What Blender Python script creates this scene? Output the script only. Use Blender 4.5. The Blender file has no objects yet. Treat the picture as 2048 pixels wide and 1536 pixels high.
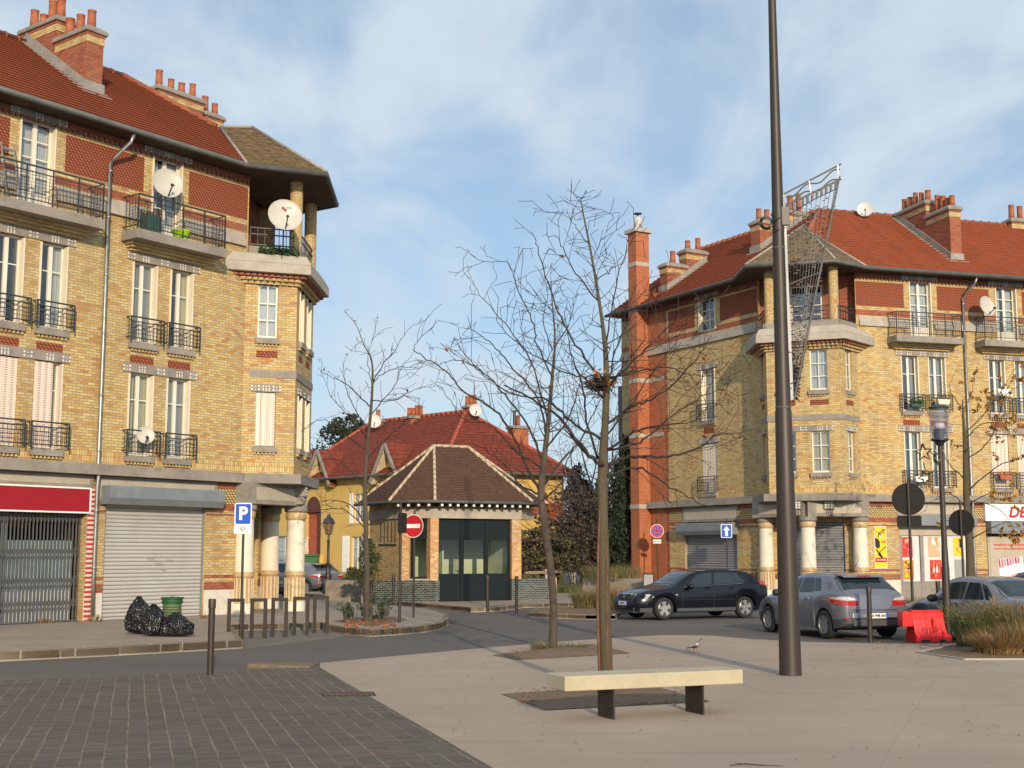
import bpy, bmesh, math, random
from mathutils import Vector
rad = math.radians
S = bpy.context.scene
COL = S.collection
# ---------------------------------------------------------------- camera
F_PX, HORIZON, EYE = 2590.0, 1108.0, 1.9        # focal length and horizon row in a 2048 x 1536 frame, eye height in m
PITCH = math.atan((HORIZON-768)/F_PX)
CP, SP = math.cos(PITCH), math.sin(PITCH)
EYEP = Vector((0, 0, EYE))
cam = bpy.data.cameras.new('camera')
cam.sensor_width = 36; cam.lens = F_PX/2048*36
cam.clip_start = .1; cam.clip_end = 3000
co = bpy.data.objects.new('camera', cam); COL.objects.link(co)
co.location = EYEP; co.rotation_euler = (rad(90)+PITCH, 0, 0)
S.camera = co
# ---------------------------------------------------------------- sun, sky, exposure
SUN_AZ, SUN_EL = 168.0, 17.0                     # azimuth clockwise from +Y (the view direction)
sl = bpy.data.lights.new('sun', 'SUN'); sl.energy = 4.15; sl.angle = rad(.6); sl.color = (1, .80, .55)
so = bpy.data.objects.new('sun', sl); COL.objects.link(so)
sd = Vector((math.sin(rad(SUN_AZ))*math.cos(rad(SUN_EL)), math.cos(rad(SUN_AZ))*math.cos(rad(SUN_EL)), math.sin(rad(SUN_EL))))
so.rotation_euler = sd.to_track_quat('Z', 'Y').to_euler(); so.location = (10, -30, 40)
W = bpy.data.worlds.new('World'); S.world = W; W.use_nodes = True
def build_world():
    nt = W.node_tree; N = nt.nodes; L = nt.links
    bg = N['Background']; bg.inputs['Strength'].default_value = .105
    sky = N.new('ShaderNodeTexSky'); sky.sky_type = 'NISHITA'; sky.sun_disc = False
    sky.sun_elevation = rad(SUN_EL); sky.sun_rotation = rad(SUN_AZ)
    sky.air_density = 1.0; sky.dust_density = .6; sky.ozone_density = 2.0
    tc = N.new('ShaderNodeTexCoord')
    sep = N.new('ShaderNodeSeparateXYZ'); L.new(tc.outputs['Generated'], sep.inputs[0])
    def math_(op, a, b=None, clamp=False):
        m = N.new('ShaderNodeMath'); m.operation = op; m.use_clamp = clamp
        for i, v in enumerate((a, b)):
            if v is None: continue
            if isinstance(v, (int, float)): m.inputs[i].default_value = v
            else: L.new(v, m.inputs[i])
        return m.outputs[0]
    zz = math_('MAXIMUM', sep.outputs['Z'], .0); zz = math_('ADD', zz, .16)
    u = math_('DIVIDE', sep.outputs['X'], zz); v = math_('DIVIDE', sep.outputs['Y'], zz)
    cb = N.new('ShaderNodeCombineXYZ'); L.new(u, cb.inputs[0]); L.new(v, cb.inputs[1])
    def noise(scale, sx, sy, rot, det, rough, dist, seed):
        mp = N.new('ShaderNodeMapping'); mp.inputs['Scale'].default_value = (sx, sy, 1); mp.inputs['Rotation'].default_value = (0, 0, rot)
        mp.inputs['Location'].default_value = (seed, seed*.7, 0)
        L.new(cb.outputs[0], mp.inputs[0])
        n = N.new('ShaderNodeTexNoise'); n.inputs['Scale'].default_value = scale; n.inputs['Detail'].default_value = det
        n.inputs['Roughness'].default_value = rough; n.inputs['Distortion'].default_value = dist
        L.new(mp.outputs[0], n.inputs[0]); return n.outputs['Fac']
    a = noise(1.9, 1.0, .60, rad(30), 5, .52, .9, 3.1)       # big soft banks of thin cloud
    b = noise(4.6, 1.0, .34, rad(-28), 7, .58, .7, 9.3)       # combed streaks
    s = math_('MULTIPLY', a, .68); s = math_('ADD', s, math_('MULTIPLY', b, .32))
    r = N.new('ShaderNodeMapRange'); L.new(s, r.inputs[0]); r.interpolation_type = 'SMOOTHSTEP'
    r.inputs[1].default_value = .36; r.inputs[2].default_value = .64; r.inputs[3].default_value = .40; r.inputs[4].default_value = .98
    # thicker, paler veil low in the sky
    hz = N.new('ShaderNodeMapRange'); L.new(sep.outputs['Z'], hz.inputs[0])
    hz.inputs[1].default_value = 0; hz.inputs[2].default_value = .34; hz.inputs[3].default_value = .97; hz.inputs[4].default_value = 0
    veil = math_('MAXIMUM', r.outputs[0], hz.outputs[0], True)
    mx = N.new('ShaderNodeMix'); mx.data_type = 'RGBA'
    tint = N.new('ShaderNodeMix'); tint.data_type = 'RGBA'; tint.blend_type = 'MULTIPLY'; tint.inputs[0].default_value = 1
    L.new(sky.outputs[0], tint.inputs[6]); tint.inputs[7].default_value = (.83, 1.09, 1.27, 1)
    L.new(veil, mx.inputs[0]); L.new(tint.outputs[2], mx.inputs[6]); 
    # thin cloud scatters sunlight forwards: brighter towards the unseen sun, added as fill
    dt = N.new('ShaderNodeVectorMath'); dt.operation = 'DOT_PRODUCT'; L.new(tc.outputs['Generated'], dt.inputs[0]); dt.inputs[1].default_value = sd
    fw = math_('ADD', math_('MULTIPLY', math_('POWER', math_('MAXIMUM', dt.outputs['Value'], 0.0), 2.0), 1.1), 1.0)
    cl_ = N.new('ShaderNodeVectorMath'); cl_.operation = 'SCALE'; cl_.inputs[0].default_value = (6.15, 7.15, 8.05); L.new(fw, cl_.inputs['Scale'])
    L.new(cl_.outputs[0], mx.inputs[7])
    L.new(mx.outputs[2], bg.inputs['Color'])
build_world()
S.view_settings.view_transform = 'Standard'; S.view_settings.look = 'None'; S.view_settings.gamma = 1
S.view_settings.exposure = 0.0
S.cycles.max_bounces = 6; S.cycles.transparent_max_bounces = 12; S.cycles.caustics_reflective = False; S.cycles.caustics_refractive = False

# ---------------------------------------------------------------- geometry helpers
def ray(x, y):
    a = (x-1024)/F_PX; b = (768-y)/F_PX
    return Vector((a, CP-b*SP, SP+b*CP))
def gnd(x, y, z=0.0):                           # where the line of sight through a photo pixel meets the level z
    d = ray(x, y); t = (z-EYE)/d.z; return EYEP+d*t
def at(x, y, Y):                                # ... or the vertical plane Y metres ahead
    d = ray(x, y); return EYEP+d*(Y/d.y)
def dv(az): return Vector((math.sin(rad(az)), math.cos(rad(az)), 0))
class Fr:
    """A facade: s runs along it from o, d outwards from it, z up."""
    def __init__(s, o, az, sg=1):
        s.o = Vector((o[0], o[1], 0)); s.u = dv(az)*sg; s.n = Vector((dv(az).y, -dv(az).x, 0)); s.az = az; s.sg = sg
    def __call__(s, u, d, z): return s.o+s.u*u+s.n*d+Vector((0, 0, z))
    def px(s, x, y, d=0.0):                     # photo pixel -> (s, z) on the plane d in front of the facade
        r = ray(x, y); t = (s.o+s.n*d-EYEP).dot(s.n)/r.dot(s.n); q = EYEP+r*t
        return (q-s.o).dot(s.u), q.z
def lerp(a, b, t): return a+(b-a)*t
def isect(p, d, q, e):                          # 2-D line intersection
    den = d.x*e.y-d.y*e.x; t = ((q.x-p.x)*e.y-(q.y-p.y)*e.x)/den
    return Vector((p.x+d.x*t, p.y+d.y*t, 0))
def offset_poly(pts, off):                      # open 2-D polyline moved sideways (to its right) by off
    out = []
    n = len(pts)
    for i in range(n):
        ds = []
        if i > 0: ds.append((pts[i]-pts[i-1]).normalized())
        if i < n-1: ds.append((pts[i+1]-pts[i]).normalized())
        ns = [Vector((d.y, -d.x, 0)) for d in ds]
        if len(ns) == 1: out.append(pts[i]+ns[0]*off)
        else:
            m = (ns[0]+ns[1]).normalized(); out.append(pts[i]+m*(off/max(.3, m.dot(ns[0]))))
    return out
ORG = {}
class MB:
    def __init__(s): s.v = []; s.f = []; s.m = []
    def face(s, pts, m=0):
        i = len(s.v); s.v += [Vector(p) for p in pts]; s.f.append(tuple(range(i, i+len(pts)))); s.m.append(m)
    def hexa(s, p, m=0, skip=()):               # p: 8 corners, bottom ring then top ring
        i = len(s.v); s.v += [Vector(q) for q in p]
        for k, f in enumerate(((0, 3, 2, 1), (4, 5, 6, 7), (0, 1, 5, 4), (1, 2, 6, 5), (2, 3, 7, 6), (3, 0, 4, 7))):
            if k in skip: continue
            s.f.append(tuple(i+j for j in f)); s.m.append(m)
    def box(s, a, b, m=0):
        (x0, y0, z0), (x1, y1, z1) = a, b
        s.hexa([(x0, y0, z0), (x1, y0, z0), (x1, y1, z0), (x0, y1, z0), (x0, y0, z1), (x1, y0, z1), (x1, y1, z1), (x0, y1, z1)], m)
    def fbox(s, fr, s0, s1, d0, d1, z0, z1, m=0):
        s.hexa([fr(s0, d0, z0), fr(s1, d0, z0), fr(s1, d1, z0), fr(s0, d1, z0), fr(s0, d0, z1), fr(s1, d0, z1), fr(s1, d1, z1), fr(s0, d1, z1)], m)
    def bar(s, a, b, w, h=None, m=0, up=(0, 0, 1)):     # square bar from a to b
        a, b = Vector(a), Vector(b); h = h or w; t = (b-a).normalized(); up = Vector(up)
        if abs(t.dot(up)) > .95: up = Vector((1, 0, 0))
        x = t.cross(up).normalized()*(w/2); y = x.cross(t).normalized()*(h/2)
        s.hexa([a-x-y, a+x-y, a+x+y, a-x+y, b-x-y, b+x-y, b+x+y, b-x+y], m)
    def tube(s, pts, rs, n=8, m=0, cap=True):
        pts = [Vector(p) for p in pts]
        if isinstance(rs, (int, float)): rs = [rs]*len(pts)
        base = len(s.v); up = Vector((.31, .17, .93)); k = len(pts)
        for i, p in enumerate(pts):
            t = (pts[min(i+1, k-1)]-pts[max(i-1, 0)])
            t = t.normalized() if t.length > 1e-9 else Vector((0, 0, 1))
            x = t.cross(up)
            x = x.normalized() if x.length > 1e-4 else t.orthogonal().normalized()
            y = t.cross(x).normalized(); up = -x.cross(t) if False else up
            for j in range(n):
                a = 2*math.pi*j/n; s.v.append(p+(x*math.cos(a)+y*math.sin(a))*rs[i])
        for i in range(k-1):
            for j in range(n):
                q = base+i*n; s.f.append((q+j, q+(j+1) % n, q+n+(j+1) % n, q+n+j)); s.m.append(m)
        if cap:
            s.f.append(tuple(base+j for j in range(n-1, -1, -1))); s.m.append(m)
            s.f.append(tuple(base+(k-1)*n+j for j in range(n))); s.m.append(m)
    def lathe(s, c, prof, n=20, m=0, cap=True, axis=None, ms=None):    # prof: (radius, height)
        c = Vector(c); base = len(s.v)
        ax = Vector(axis or (0, 0, 1)).normalized()
        x = ax.orthogonal().normalized() if axis else Vector((1, 0, 0)); y = ax.cross(x)
        for r, h in prof:
            for j in range(n):
                a = 2*math.pi*j/n; s.v.append(c+(x*math.cos(a)+y*math.sin(a))*r+ax*h)
        for i in range(len(prof)-1):
            for j in range(n):
                q = base+i*n; s.f.append((q+j, q+(j+1) % n, q+n+(j+1) % n, q+n+j)); s.m.append(ms[i] if ms else m)
        if cap:
            s.f.append(tuple(base+j for j in range(n-1, -1, -1))); s.m.append(ms[0] if ms else m)
            s.f.append(tuple(base+(len(prof)-1)*n+j for j in range(n))); s.m.append(ms[-1] if ms else m)
    def prism(s, poly, z0, z1, m=0, mt=None):   # vertical prism over a 2-D polygon
        n = len(poly); i = len(s.v)
        s.v += [Vector((p[0], p[1], z0)) for p in poly]+[Vector((p[0], p[1], z1)) for p in poly]
        s.f.append(tuple(i+j for j in range(n-1, -1, -1))); s.m.append(m)
        s.f.append(tuple(i+n+j for j in range(n))); s.m.append(m if mt is None else mt)
        for j in range(n):
            s.f.append((i+j, i+(j+1) % n, i+n+(j+1) % n, i+n+j)); s.m.append(m)
    def strip(s, lo, hi, m=0):                  # faces between two polylines of equal length
        i = len(s.v); n = len(lo); s.v += [Vector(p) for p in lo]+[Vector(p) for p in hi]
        for j in range(n-1): s.f.append((i+j, i+j+1, i+n+j+1, i+n+j)); s.m.append(m)
    def rows(s, eL, eR, rR, rL, pitch=.3, lift=.03, m=0):     # a roof slope laid in overlapping rows
        eL, eR, rR, rL = map(Vector, (eL, eR, rR, rL))
        ln = max((rL-eL).length, (rR-eR).length); nn = (eR-eL).cross(rL-eL if (rL-eL).length > .1 else rR-eL)
        if nn.length < 1e-6: nn = (eR-eL).cross(rR-eL)
        nn.normalize()
        if nn.z < 0: nn = -nn
        k = max(2, int(ln/pitch))
        for i in range(k):
            t0, t1 = i/k, (i+1)/k
            a, b, c, d = lerp(eL, rL, t0)+nn*lift, lerp(eR, rR, t0)+nn*lift, lerp(eR, rR, t1)+nn*.004, lerp(eL, rL, t1)+nn*.004
            s.face((a, b, c, d) if (c-d).length > .01 else (a, b, (c+d)/2), m)
            s.face((a-nn*lift, b-nn*lift, b, a), m)
    def build(s, name, mats, parent=None, smooth=False, local=False, weld=False, kind=None, org=None):
        if not isinstance(mats, (list, tuple)): mats = [mats]
        off = Vector((0, 0, 0))
        if not local:
            if parent is not None: off = ORG[parent.name]
            elif org is not None: off = Vector(org)
            elif s.v:
                zs = min(p.z for p in s.v); n = len(s.v)
                off = Vector((sum(p.x for p in s.v)/n, sum(p.y for p in s.v)/n, zs))
        me = bpy.data.meshes.new(name)
        me.from_pydata([p-off for p in s.v], [], s.f)
        for mt in mats: me.materials.append(mt)
        me.polygons.foreach_set('material_index', s.m)
        uv = me.uv_layers.new(name='UVMap').data
        for p in me.polygons:
            n = p.normal
            if abs(n.z) > .985: u, v = Vector((1, 0, 0)), Vector((0, 1, 0))
            else:
                u = Vector((-n.y, n.x, 0)).normalized(); v = n.cross(u)
                if v.z < 0: v = -v
                if abs(u.x) > abs(u.y) and u.x < 0 or abs(u.y) >= abs(u.x) and u.y < 0: u = -u
            for li in p.loop_indices:
                c = me.vertices[me.loops[li].vertex_index].co+off
                uv[li].uv = (c.dot(u), c.dot(v))
        if weld or smooth:
            bm = bmesh.new(); bm.from_mesh(me)
            if weld: bmesh.ops.remove_doubles(bm, verts=bm.verts, dist=1e-4)
            bmesh.ops.recalc_face_normals(bm, faces=bm.faces)
            bm.to_mesh(me); bm.free()
        if smooth: me.polygons.foreach_set('use_smooth', [True]*len(me.polygons))
        o = bpy.data.objects.new(name, me); COL.objects.link(o)
        if parent is not None: o.parent = parent; ORG[o.name] = ORG.get(parent.name, Vector((0, 0, 0)))
        else:
            if not local: o.location = off
            ORG[o.name] = off
        if kind: o['kind'] = kind
        return o
def smooth_by_angle(o, deg=40):
    me = o.data
    me.polygons.foreach_set('use_smooth', [True]*len(me.polygons))
    bm = bmesh.new(); bm.from_mesh(me)
    for e in bm.edges:
        if len(e.link_faces) == 2: e.smooth = e.calc_face_angle(0) < rad(deg)
    bm.to_mesh(me); bm.free()
def bevel(o, w=.01, seg=2):
    m = o.modifiers.new('bevel', 'BEVEL'); m.width = w; m.segments = seg; m.limit_method = 'ANGLE'; m.angle_limit = rad(35)
    return o
def tag(o, label, cat, group=None):
    o['label'] = label; o['category'] = cat
    if group: o['group'] = group
    return o
def thing(name, label, cat, loc=(0, 0, 0), rz=0.0, group=None):
    o = bpy.data.objects.new(name, None); COL.objects.link(o)
    o.location = loc; o.rotation_euler = (0, 0, rz); o.empty_display_size = .2
    ORG[o.name] = Vector(loc) if rz == 0 else Vector((0, 0, 0))
    return tag(o, label, cat, group)
def copy_tree(o, parent=None):
    c = o.copy(); COL.objects.link(c)
    if parent is not None: c.parent = parent
    for ch in list(o.children): copy_tree(ch, c)
    return c
def text(body, size, fr_loc, right, up, mat, parent=None, name='lettering', bold=0.0, shear=0.0, align='CENTER', thick=.003, local=False, sx=1.0):
    cu = bpy.data.curves.new('text', 'FONT'); cu.body = body; cu.size = size; cu.align_x = align; cu.align_y = 'CENTER'
    cu.offset = bold; cu.shear = shear; cu.resolution_u = 4
    to = bpy.data.objects.new('text', cu); COL.objects.link(to)
    bpy.context.view_layer.update()
    me = bpy.data.meshes.new_from_object(to)
    bpy.data.objects.remove(to); bpy.data.curves.remove(cu)
    right, up = Vector(right).normalized(), Vector(up).normalized(); nn = right.cross(up)
    mb = MB()
    vs = [Vector(fr_loc)+right*v.co.x*sx+up*v.co.y+nn*thick for v in me.vertices]
    mb.v = vs; mb.f = [tuple(p.vertices) for p in me.polygons]; mb.m = [0]*len(mb.f)
    bpy.data.meshes.remove(me)
    return mb.build(name, mat, parent, local=local)

# ---------------------------------------------------------------- materials
class NT:
    def __init__(s, name):
        s.mat = bpy.data.materials.new(name); s.mat.use_nodes = True
        s.t = s.mat.node_tree; s.n = s.t.nodes; s.b = s.n['Principled BSDF']
    def new(s, typ, **kw):
        n = s.n.new('ShaderNode'+typ)
        for k, v in kw.items(): setattr(n, k, v)
        return n
    def link(s, a, b): s.t.links.new(a, b)
    def inp(s, node, i, v):
        if hasattr(v, 'is_linked') or hasattr(v, 'links'): s.link(v, node.inputs[i])
        else: node.inputs[i].default_value = v
    def uv(s):
        if not hasattr(s, '_uv'): s._uv = s.new('TexCoord')
        return s._uv.outputs['UV']
    def obj(s):
        s.uv(); return s._uv.outputs['Object']
    def noise(s, scale, det=4, rough=.6, vec=None, dist=0.0, out='Fac'):
        n = s.new('TexNoise'); n.inputs['Scale'].default_value = scale; n.inputs['Detail'].default_value = det
        n.inputs['Roughness'].default_value = rough; n.inputs['Distortion'].default_value = dist
        s.link(vec if vec is not None else s.obj(), n.inputs['Vector']); return n.outputs[out]
    def ramp(s, fac, stops, const=False):
        r = s.new('ValToRGB'); e = r.color_ramp.elements
        if const: r.color_ramp.interpolation = 'CONSTANT'
        while len(e) < len(stops): e.new(.5)
        for x, (p, c) in zip(e, stops): x.position = p; x.color = (*c, 1) if len(c) == 3 else c
        s.link(fac, r.inputs[0]); return r.outputs[0]
    def mix(s, fac, a, b, mode='MIX'):
        m = s.new('Mix', data_type='RGBA', blend_type=mode)
        for i, v in ((0, fac), (6, a), (7, b)):
            if isinstance(v, tuple): v = (*v, 1) if len(v) == 3 else v
            s.inp(m, i, v)
        return m.outputs[2]
    def math(s, op, a, b=0.0, clamp=False):
        m = s.new('Math', operation=op, use_clamp=clamp); s.inp(m, 0, a); s.inp(m, 1, b); return m.outputs[0]
    def bump(s, h, strength=.3, dist=.01):
        b = s.new('Bump'); b.inputs['Strength'].default_value = strength; b.inputs['Distance'].default_value = dist
        s.link(h, b.inputs['Height']); s.link(b.outputs[0], s.b.inputs['Normal'])
    def map(s, vec, scale=(1, 1, 1), rot=(0, 0, 0), loc=(0, 0, 0)):
        m = s.new('Mapping'); m.inputs['Scale'].default_value = scale; m.inputs['Rotation'].default_value = rot; m.inputs['Location'].default_value = loc
        s.link(vec, m.inputs[0]); return m.outputs[0]
    def brick(s, w, h, mortar=.01, vec=None, off=.5, sm=.1):
        b = s.new('TexBrick'); b.offset = off
        for k, v in (('Scale', 1.0), ('Brick Width', w), ('Row Height', h), ('Mortar Size', mortar), ('Mortar Smooth', sm), ('Bias', 0.0)): b.inputs[k].default_value = v
        b.inputs['Color1'].default_value = (0, 0, 0, 1); b.inputs['Color2'].default_value = (1, 1, 1, 1); b.inputs['Mortar'].default_value = (.5, .5, .5, 1)
        s.link(vec if vec is not None else s.uv(), b.inputs['Vector']); return b.outputs['Color'], b.outputs['Fac']
    def done(s, col=None, rough=.7, metal=0.0, spec=None):
        if col is not None:
            if isinstance(col, tuple): s.b.inputs['Base Color'].default_value = (*col, 1)
            else: s.link(col, s.b.inputs['Base Color'])
        s.inp(s.b, 'Roughness', rough); s.inp(s.b, 'Metallic', metal)
        if spec is not None: s.b.inputs['Specular IOR Level'].default_value = spec
        return s.mat
def pm(name, col, rough=.6, metal=0.0, var=.18, vs=3.0, bump=0.0, bs=60.0, spec=None, dirt=0.0, coat=0.0):
    t = NT(name)
    n = t.noise(vs, 5, .62)
    lo = tuple(c*(1-var) for c in col); hi = tuple(min(1, c*(1+var)) for c in col)
    c = t.ramp(n, [(.3, lo), (.7, hi)])
    if dirt:
        d = t.noise(vs*3.1, 6, .7); c = t.mix(t.math('MULTIPLY', t.ramp(d, [(.5, (0, 0, 0)), (.72, (1, 1, 1))]), dirt), c, tuple(x*.4 for x in col))
    if bump: t.bump(t.noise(bs, 5, .65), bump, .004)
    if coat: t.b.inputs['Coat Weight'].default_value = coat; t.b.inputs['Coat Roughness'].default_value = .04
    return t.done(c, rough, metal, spec)
M = {}
def brick_mat(name, stops, mortar, patch=.35, w=.232, h=.076):
    t = NT(name)
    v, f = t.brick(w, h, .010)
    big = t.noise(.55, 3, .55, vec=t.uv())
    val = t.math('ADD', t.math('MULTIPLY', v, 1-patch*.6), t.math('MULTIPLY', t.math('SUBTRACT', big, .40), patch*2))
    c = t.ramp(val, stops)
    st = t.noise(1.1, 6, .7, vec=t.map(t.uv(), (2.6, .22, 1)))
    c = t.mix(t.ramp(st, [(.48, (0, 0, 0)), (.76, (.50, .50, .50))]), c, (.17, .135, .09))
    gr = t.noise(.35, 5, .7, vec=t.map(t.uv(), (1, .8, 1), loc=(7, 3, 0)))
    c = t.mix(t.ramp(gr, [(.50, (0, 0, 0)), (.75, (.35, .35, .35))]), c, (.36, .27, .17))
    c = t.mix(f, c, mortar)
    h_ = t.math('SUBTRACT', t.math('MULTIPLY', t.noise(90, 3, .6, vec=t.uv()), .35), f)
    t.bump(h_, .5, .008)
    return t.done(c, .82)
M['brick'] = brick_mat('yellow_brick', [(.0, (.62, .485, .225)), (.34, (.56, .41, .16)), (.62, (.52, .345, .125)), (.80, (.475, .27, .092)), (.95, (.43, .165, .055))], (.28, .23, .145), .30)
M['brick_red'] = brick_mat('red_brick', [(.0, (.40, .115, .05)), (.5, (.33, .085, .037)), (1., (.22, .05, .025))], (.17, .08, .048), .2)
M['brick_orange'] = brick_mat('orange_brick', [(.0, (.46, .142, .055)), (.5, (.415, .116, .043)), (1., (.34, .085, .033))], (.33, .125, .06), .2)
M['brick_kiosk'] = brick_mat('rosy_brick', [(.0, (.68, .48, .24)), (.4, (.60, .35, .15)), (1., (.50, .20, .08))], (.40, .28, .17), .2)
def lattice_mat(name, a, b, c):
    # bricks set on the skew: a diagonal relief of raised ends and deep notches
    t = NT(name)
    m = t.map(t.uv(), (1/.115, 1/.076, 1))
    w = t.new('TexChecker'); w.inputs['Scale'].default_value = 1.0
    sx = t.new('SeparateXYZ'); t.link(m, sx.inputs[0])
    p = t.math('ADD', sx.outputs[0], t.math('MULTIPLY', sx.outputs[1], .5))
    fr1 = t.math('FRACT', p); fr2 = t.math('FRACT', sx.outputs[1])
    d1 = t.math('ABSOLUTE', t.math('SUBTRACT', fr1, .5)); d2 = t.math('ABSOLUTE', t.math('SUBTRACT', fr2, .5))
    h = t.math('MULTIPLY', t.math('SUBTRACT', .5, d1), t.math('SUBTRACT', .56, d2))
    v, f = t.brick(.115, .076, .012)
    col = t.mix(t.ramp(h, [(.03, (0, 0, 0)), (.13, (1, 1, 1))]), c, t.mix(t.math('MULTIPLY', v, .45), a, b))
    t.bump(h, 1.0, .06)
    return t.done(col, .85)
M['lat_red'] = lattice_mat('skewed_red_brick', (.42, .115, .045), (.30, .075, .035), (.11, .026, .014))
M['lat_yel'] = lattice_mat('skewed_yellow_brick', (.66, .52, .24), (.54, .36, .14), (.12, .075, .03))
def soldier_mat():
    t = NT('standing_yellow_brick')
    v, f = t.brick(.076, .30, .009, off=0.0)
    c = t.ramp(v, [(.0, (.64, .48, .20)), (.5, (.56, .38, .14)), (1., (.48, .24, .08))])
    return t.done(t.mix(f, c, (.25, .2, .12)), .82)
M['soldier'] = soldier_mat()
M['conc'] = pm('weathered_concrete', (.265, .235, .20), .88, var=.2, vs=1.2, bump=.4, bs=35, dirt=.55)
M['conc_pale'] = pm('pale_concrete', (.40, .36, .30), .88, var=.15, vs=2, bump=.3, bs=35, dirt=.3)
M['conc_dark'] = pm('dark_concrete', (.12, .11, .10), .9, var=.25, vs=1.5, dirt=.5)
M['plinth'] = pm('white_rendered_plinth', (.62, .57, .49), .85, var=.1, vs=1.5, bump=.25, bs=25, dirt=.45)
M['tile_white'] = pm('white_glazed_tile', (.70, .68, .62), .35, var=.1)
M['white'] = pm('white_painted_wood', (.74, .69, .58), .45, var=.06, vs=2)
M['cream'] = pm('cream_painted_metal', (.72, .64, .49), .5, var=.07, vs=2)
def louvre_mat():
    t = NT('cream_louvred_shutter')
    sx = t.new('SeparateXYZ'); t.link(t.uv(), sx.inputs[0])
    fy = t.math('FRACT', t.math('MULTIPLY', sx.outputs[1], 1/.062)); fx = t.math('FRACT', t.math('MULTIPLY', sx.outputs[0], 1/.19))
    a = t.math('LESS_THAN', fy, .38); b = t.math('MULTIPLY', t.math('GREATER_THAN', fx, .28), t.math('LESS_THAN', fx, .72))
    k = t.math('MULTIPLY', a, b)
    t.bump(t.math('SUBTRACT', 1.0, k), .6, .01)
    return t.done(t.mix(k, (.72, .60, .50), (.40, .30, .25)), .5)
M['louvre'] = louvre_mat()
M['iron'] = pm('black_painted_iron', (.028, .028, .032), .45, var=.3, vs=6)
M['brown_metal'] = pm('dark_brown_painted_steel', (.040, .030, .024), .48, .2, var=.12, vs=2)
M['zinc'] = pm('weathered_zinc', (.30, .31, .31), .42, .75, var=.25, vs=4, dirt=.2)
M['gutter'] = pm('dull_zinc_gutter', (.095, .10, .095), .6, .2, var=.25, vs=3)
M['soffit'] = pm('dark_timber_soffit', (.075, .05, .035), .85, var=.3, vs=4)
M['clay'] = pm('terracotta_clay', (.37, .115, .048), .8, var=.25, vs=7, bump=.2, bs=40, dirt=.35)
M['lead'] = pm('grey_lead_flashing', (.30, .28, .25), .65, .2, var=.2, vs=3, dirt=.4)
def tile_mat(name, stops, w=.21, h=.30, stain=(.10, .05, .03), amount=.45, moss=None):
    t = NT(name)
    v, f = t.brick(w, h, .012)
    c = t.ramp(v, stops)
    n1 = t.noise(.7, 6, .68, vec=t.uv())
    c = t.mix(t.math('MULTIPLY', t.ramp(n1, [(.45, (0, 0, 0)), (.72, (1, 1, 1))]), amount), c, stain)
    if moss:
        n2 = t.noise(2.6, 8, .78, vec=t.uv()); n3 = t.noise(14, 4, .7, vec=t.uv())
        k = t.ramp(t.math('ADD', t.math('MULTIPLY', n2, .7), t.math('MULTIPLY', n3, .3)), [(.47, (0, 0, 0)), (.60, (1, 1, 1))])
        c = t.mix(t.math('MULTIPLY', k, .85), c, moss)
    v2, f2 = t.brick(60.0, h, .014)
    c = t.mix(t.math('ADD', t.math('MULTIPLY', f2, .60), t.math('MULTIPLY', f, .18), True), c, (.05, .02, .012))
    f = f2
    t.bump(t.math('SUBTRACT', t.math('MULTIPLY', v, .4), f), .5, .012)
    return t.done(c, .92, spec=.2)
M['tile'] = tile_mat('red_clay_roof_tile', [(.0, (.32, .084, .034)), (.5, (.29, .072, .030)), (1., (.25, .060, .026))], amount=.35)
M['tile_far'] = tile_mat('crimson_clay_roof_tile', [(.0, (.24, .056, .036)), (.5, (.20, .045, .030)), (1., (.16, .035, .025))], amount=.35)
M['tile_moss'] = tile_mat('lichened_brown_shingle', [(.0, (.15, .11, .075)), (.5, (.11, .08, .055)), (1., (.075, .055, .04))], .14, .115, (.06, .045, .035), .4, (.34, .225, .055))
M['tile_grey'] = tile_mat('weathered_grey_shingle', [(.0, (.26, .20, .135)), (.5, (.18, .135, .09)), (1., (.10, .075, .052))], .14, .115, (.07, .055, .04), .4, (.25, .20, .10))
M['tile_brown'] = tile_mat('brown_flat_tile', [(.0, (.125, .072, .05)), (.5, (.11, .062, .043)), (1., (.09, .052, .037))], .17, .11, (.08, .05, .04), .3)
M['ridge'] = pm('clay_ridge_tile', (.27, .082, .038), .8, var=.3, vs=5, dirt=.3)
def glass_mat(name, tint, gloss):
    t = NT(name)
    t.n.remove(t.b)
    tr = t.new('BsdfTransparent'); tr.inputs[0].default_value = (*tint, 1)
    gl = t.new('BsdfGlossy'); gl.inputs['Roughness'].default_value = .02; gl.inputs[0].default_value = (.95, .97, 1, 1)
    fr = t.new('LayerWeight'); fr.inputs['Blend'].default_value = .5
    mx = t.new('MixShader'); k = t.math('ADD', t.math('MULTIPLY', t.math('POWER', fr.outputs['Facing'], 4.0), .75), gloss, True)
    t.link(k, mx.inputs[0]); t.link(tr.outputs[0], mx.inputs[1]); t.link(gl.outputs[0], mx.inputs[2])
    t.link(mx.outputs[0], t.n['Material Output'].inputs[0])
    return t.mat
M['glass'] = glass_mat('window_glass', (.80, .84, .84), .13)
M['glass_clear'] = glass_mat('clear_shop_glass', (.86, .90, .86), .03)
M['lampglass'] = glass_mat('lamp_glass', (.74, .68, .70), .10)
def curtain_mat(name, col):
    t = NT(name)
    sx = t.new('SeparateXYZ'); t.link(t.uv(), sx.inputs[0])
    t.bump(t.noise(14, 3, .5, vec=t.map(t.uv(), (1, .05, 1))), .6, .03)
    return t.done(t.ramp(t.noise(6, 2, .5, vec=t.map(t.uv(), (1, .06, 1))), [(.3, tuple(c*.75 for c in col)), (.7, col)]), .9)
M['curtain'] = curtain_mat('white_net_curtain', (.62, .62, .60))
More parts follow.
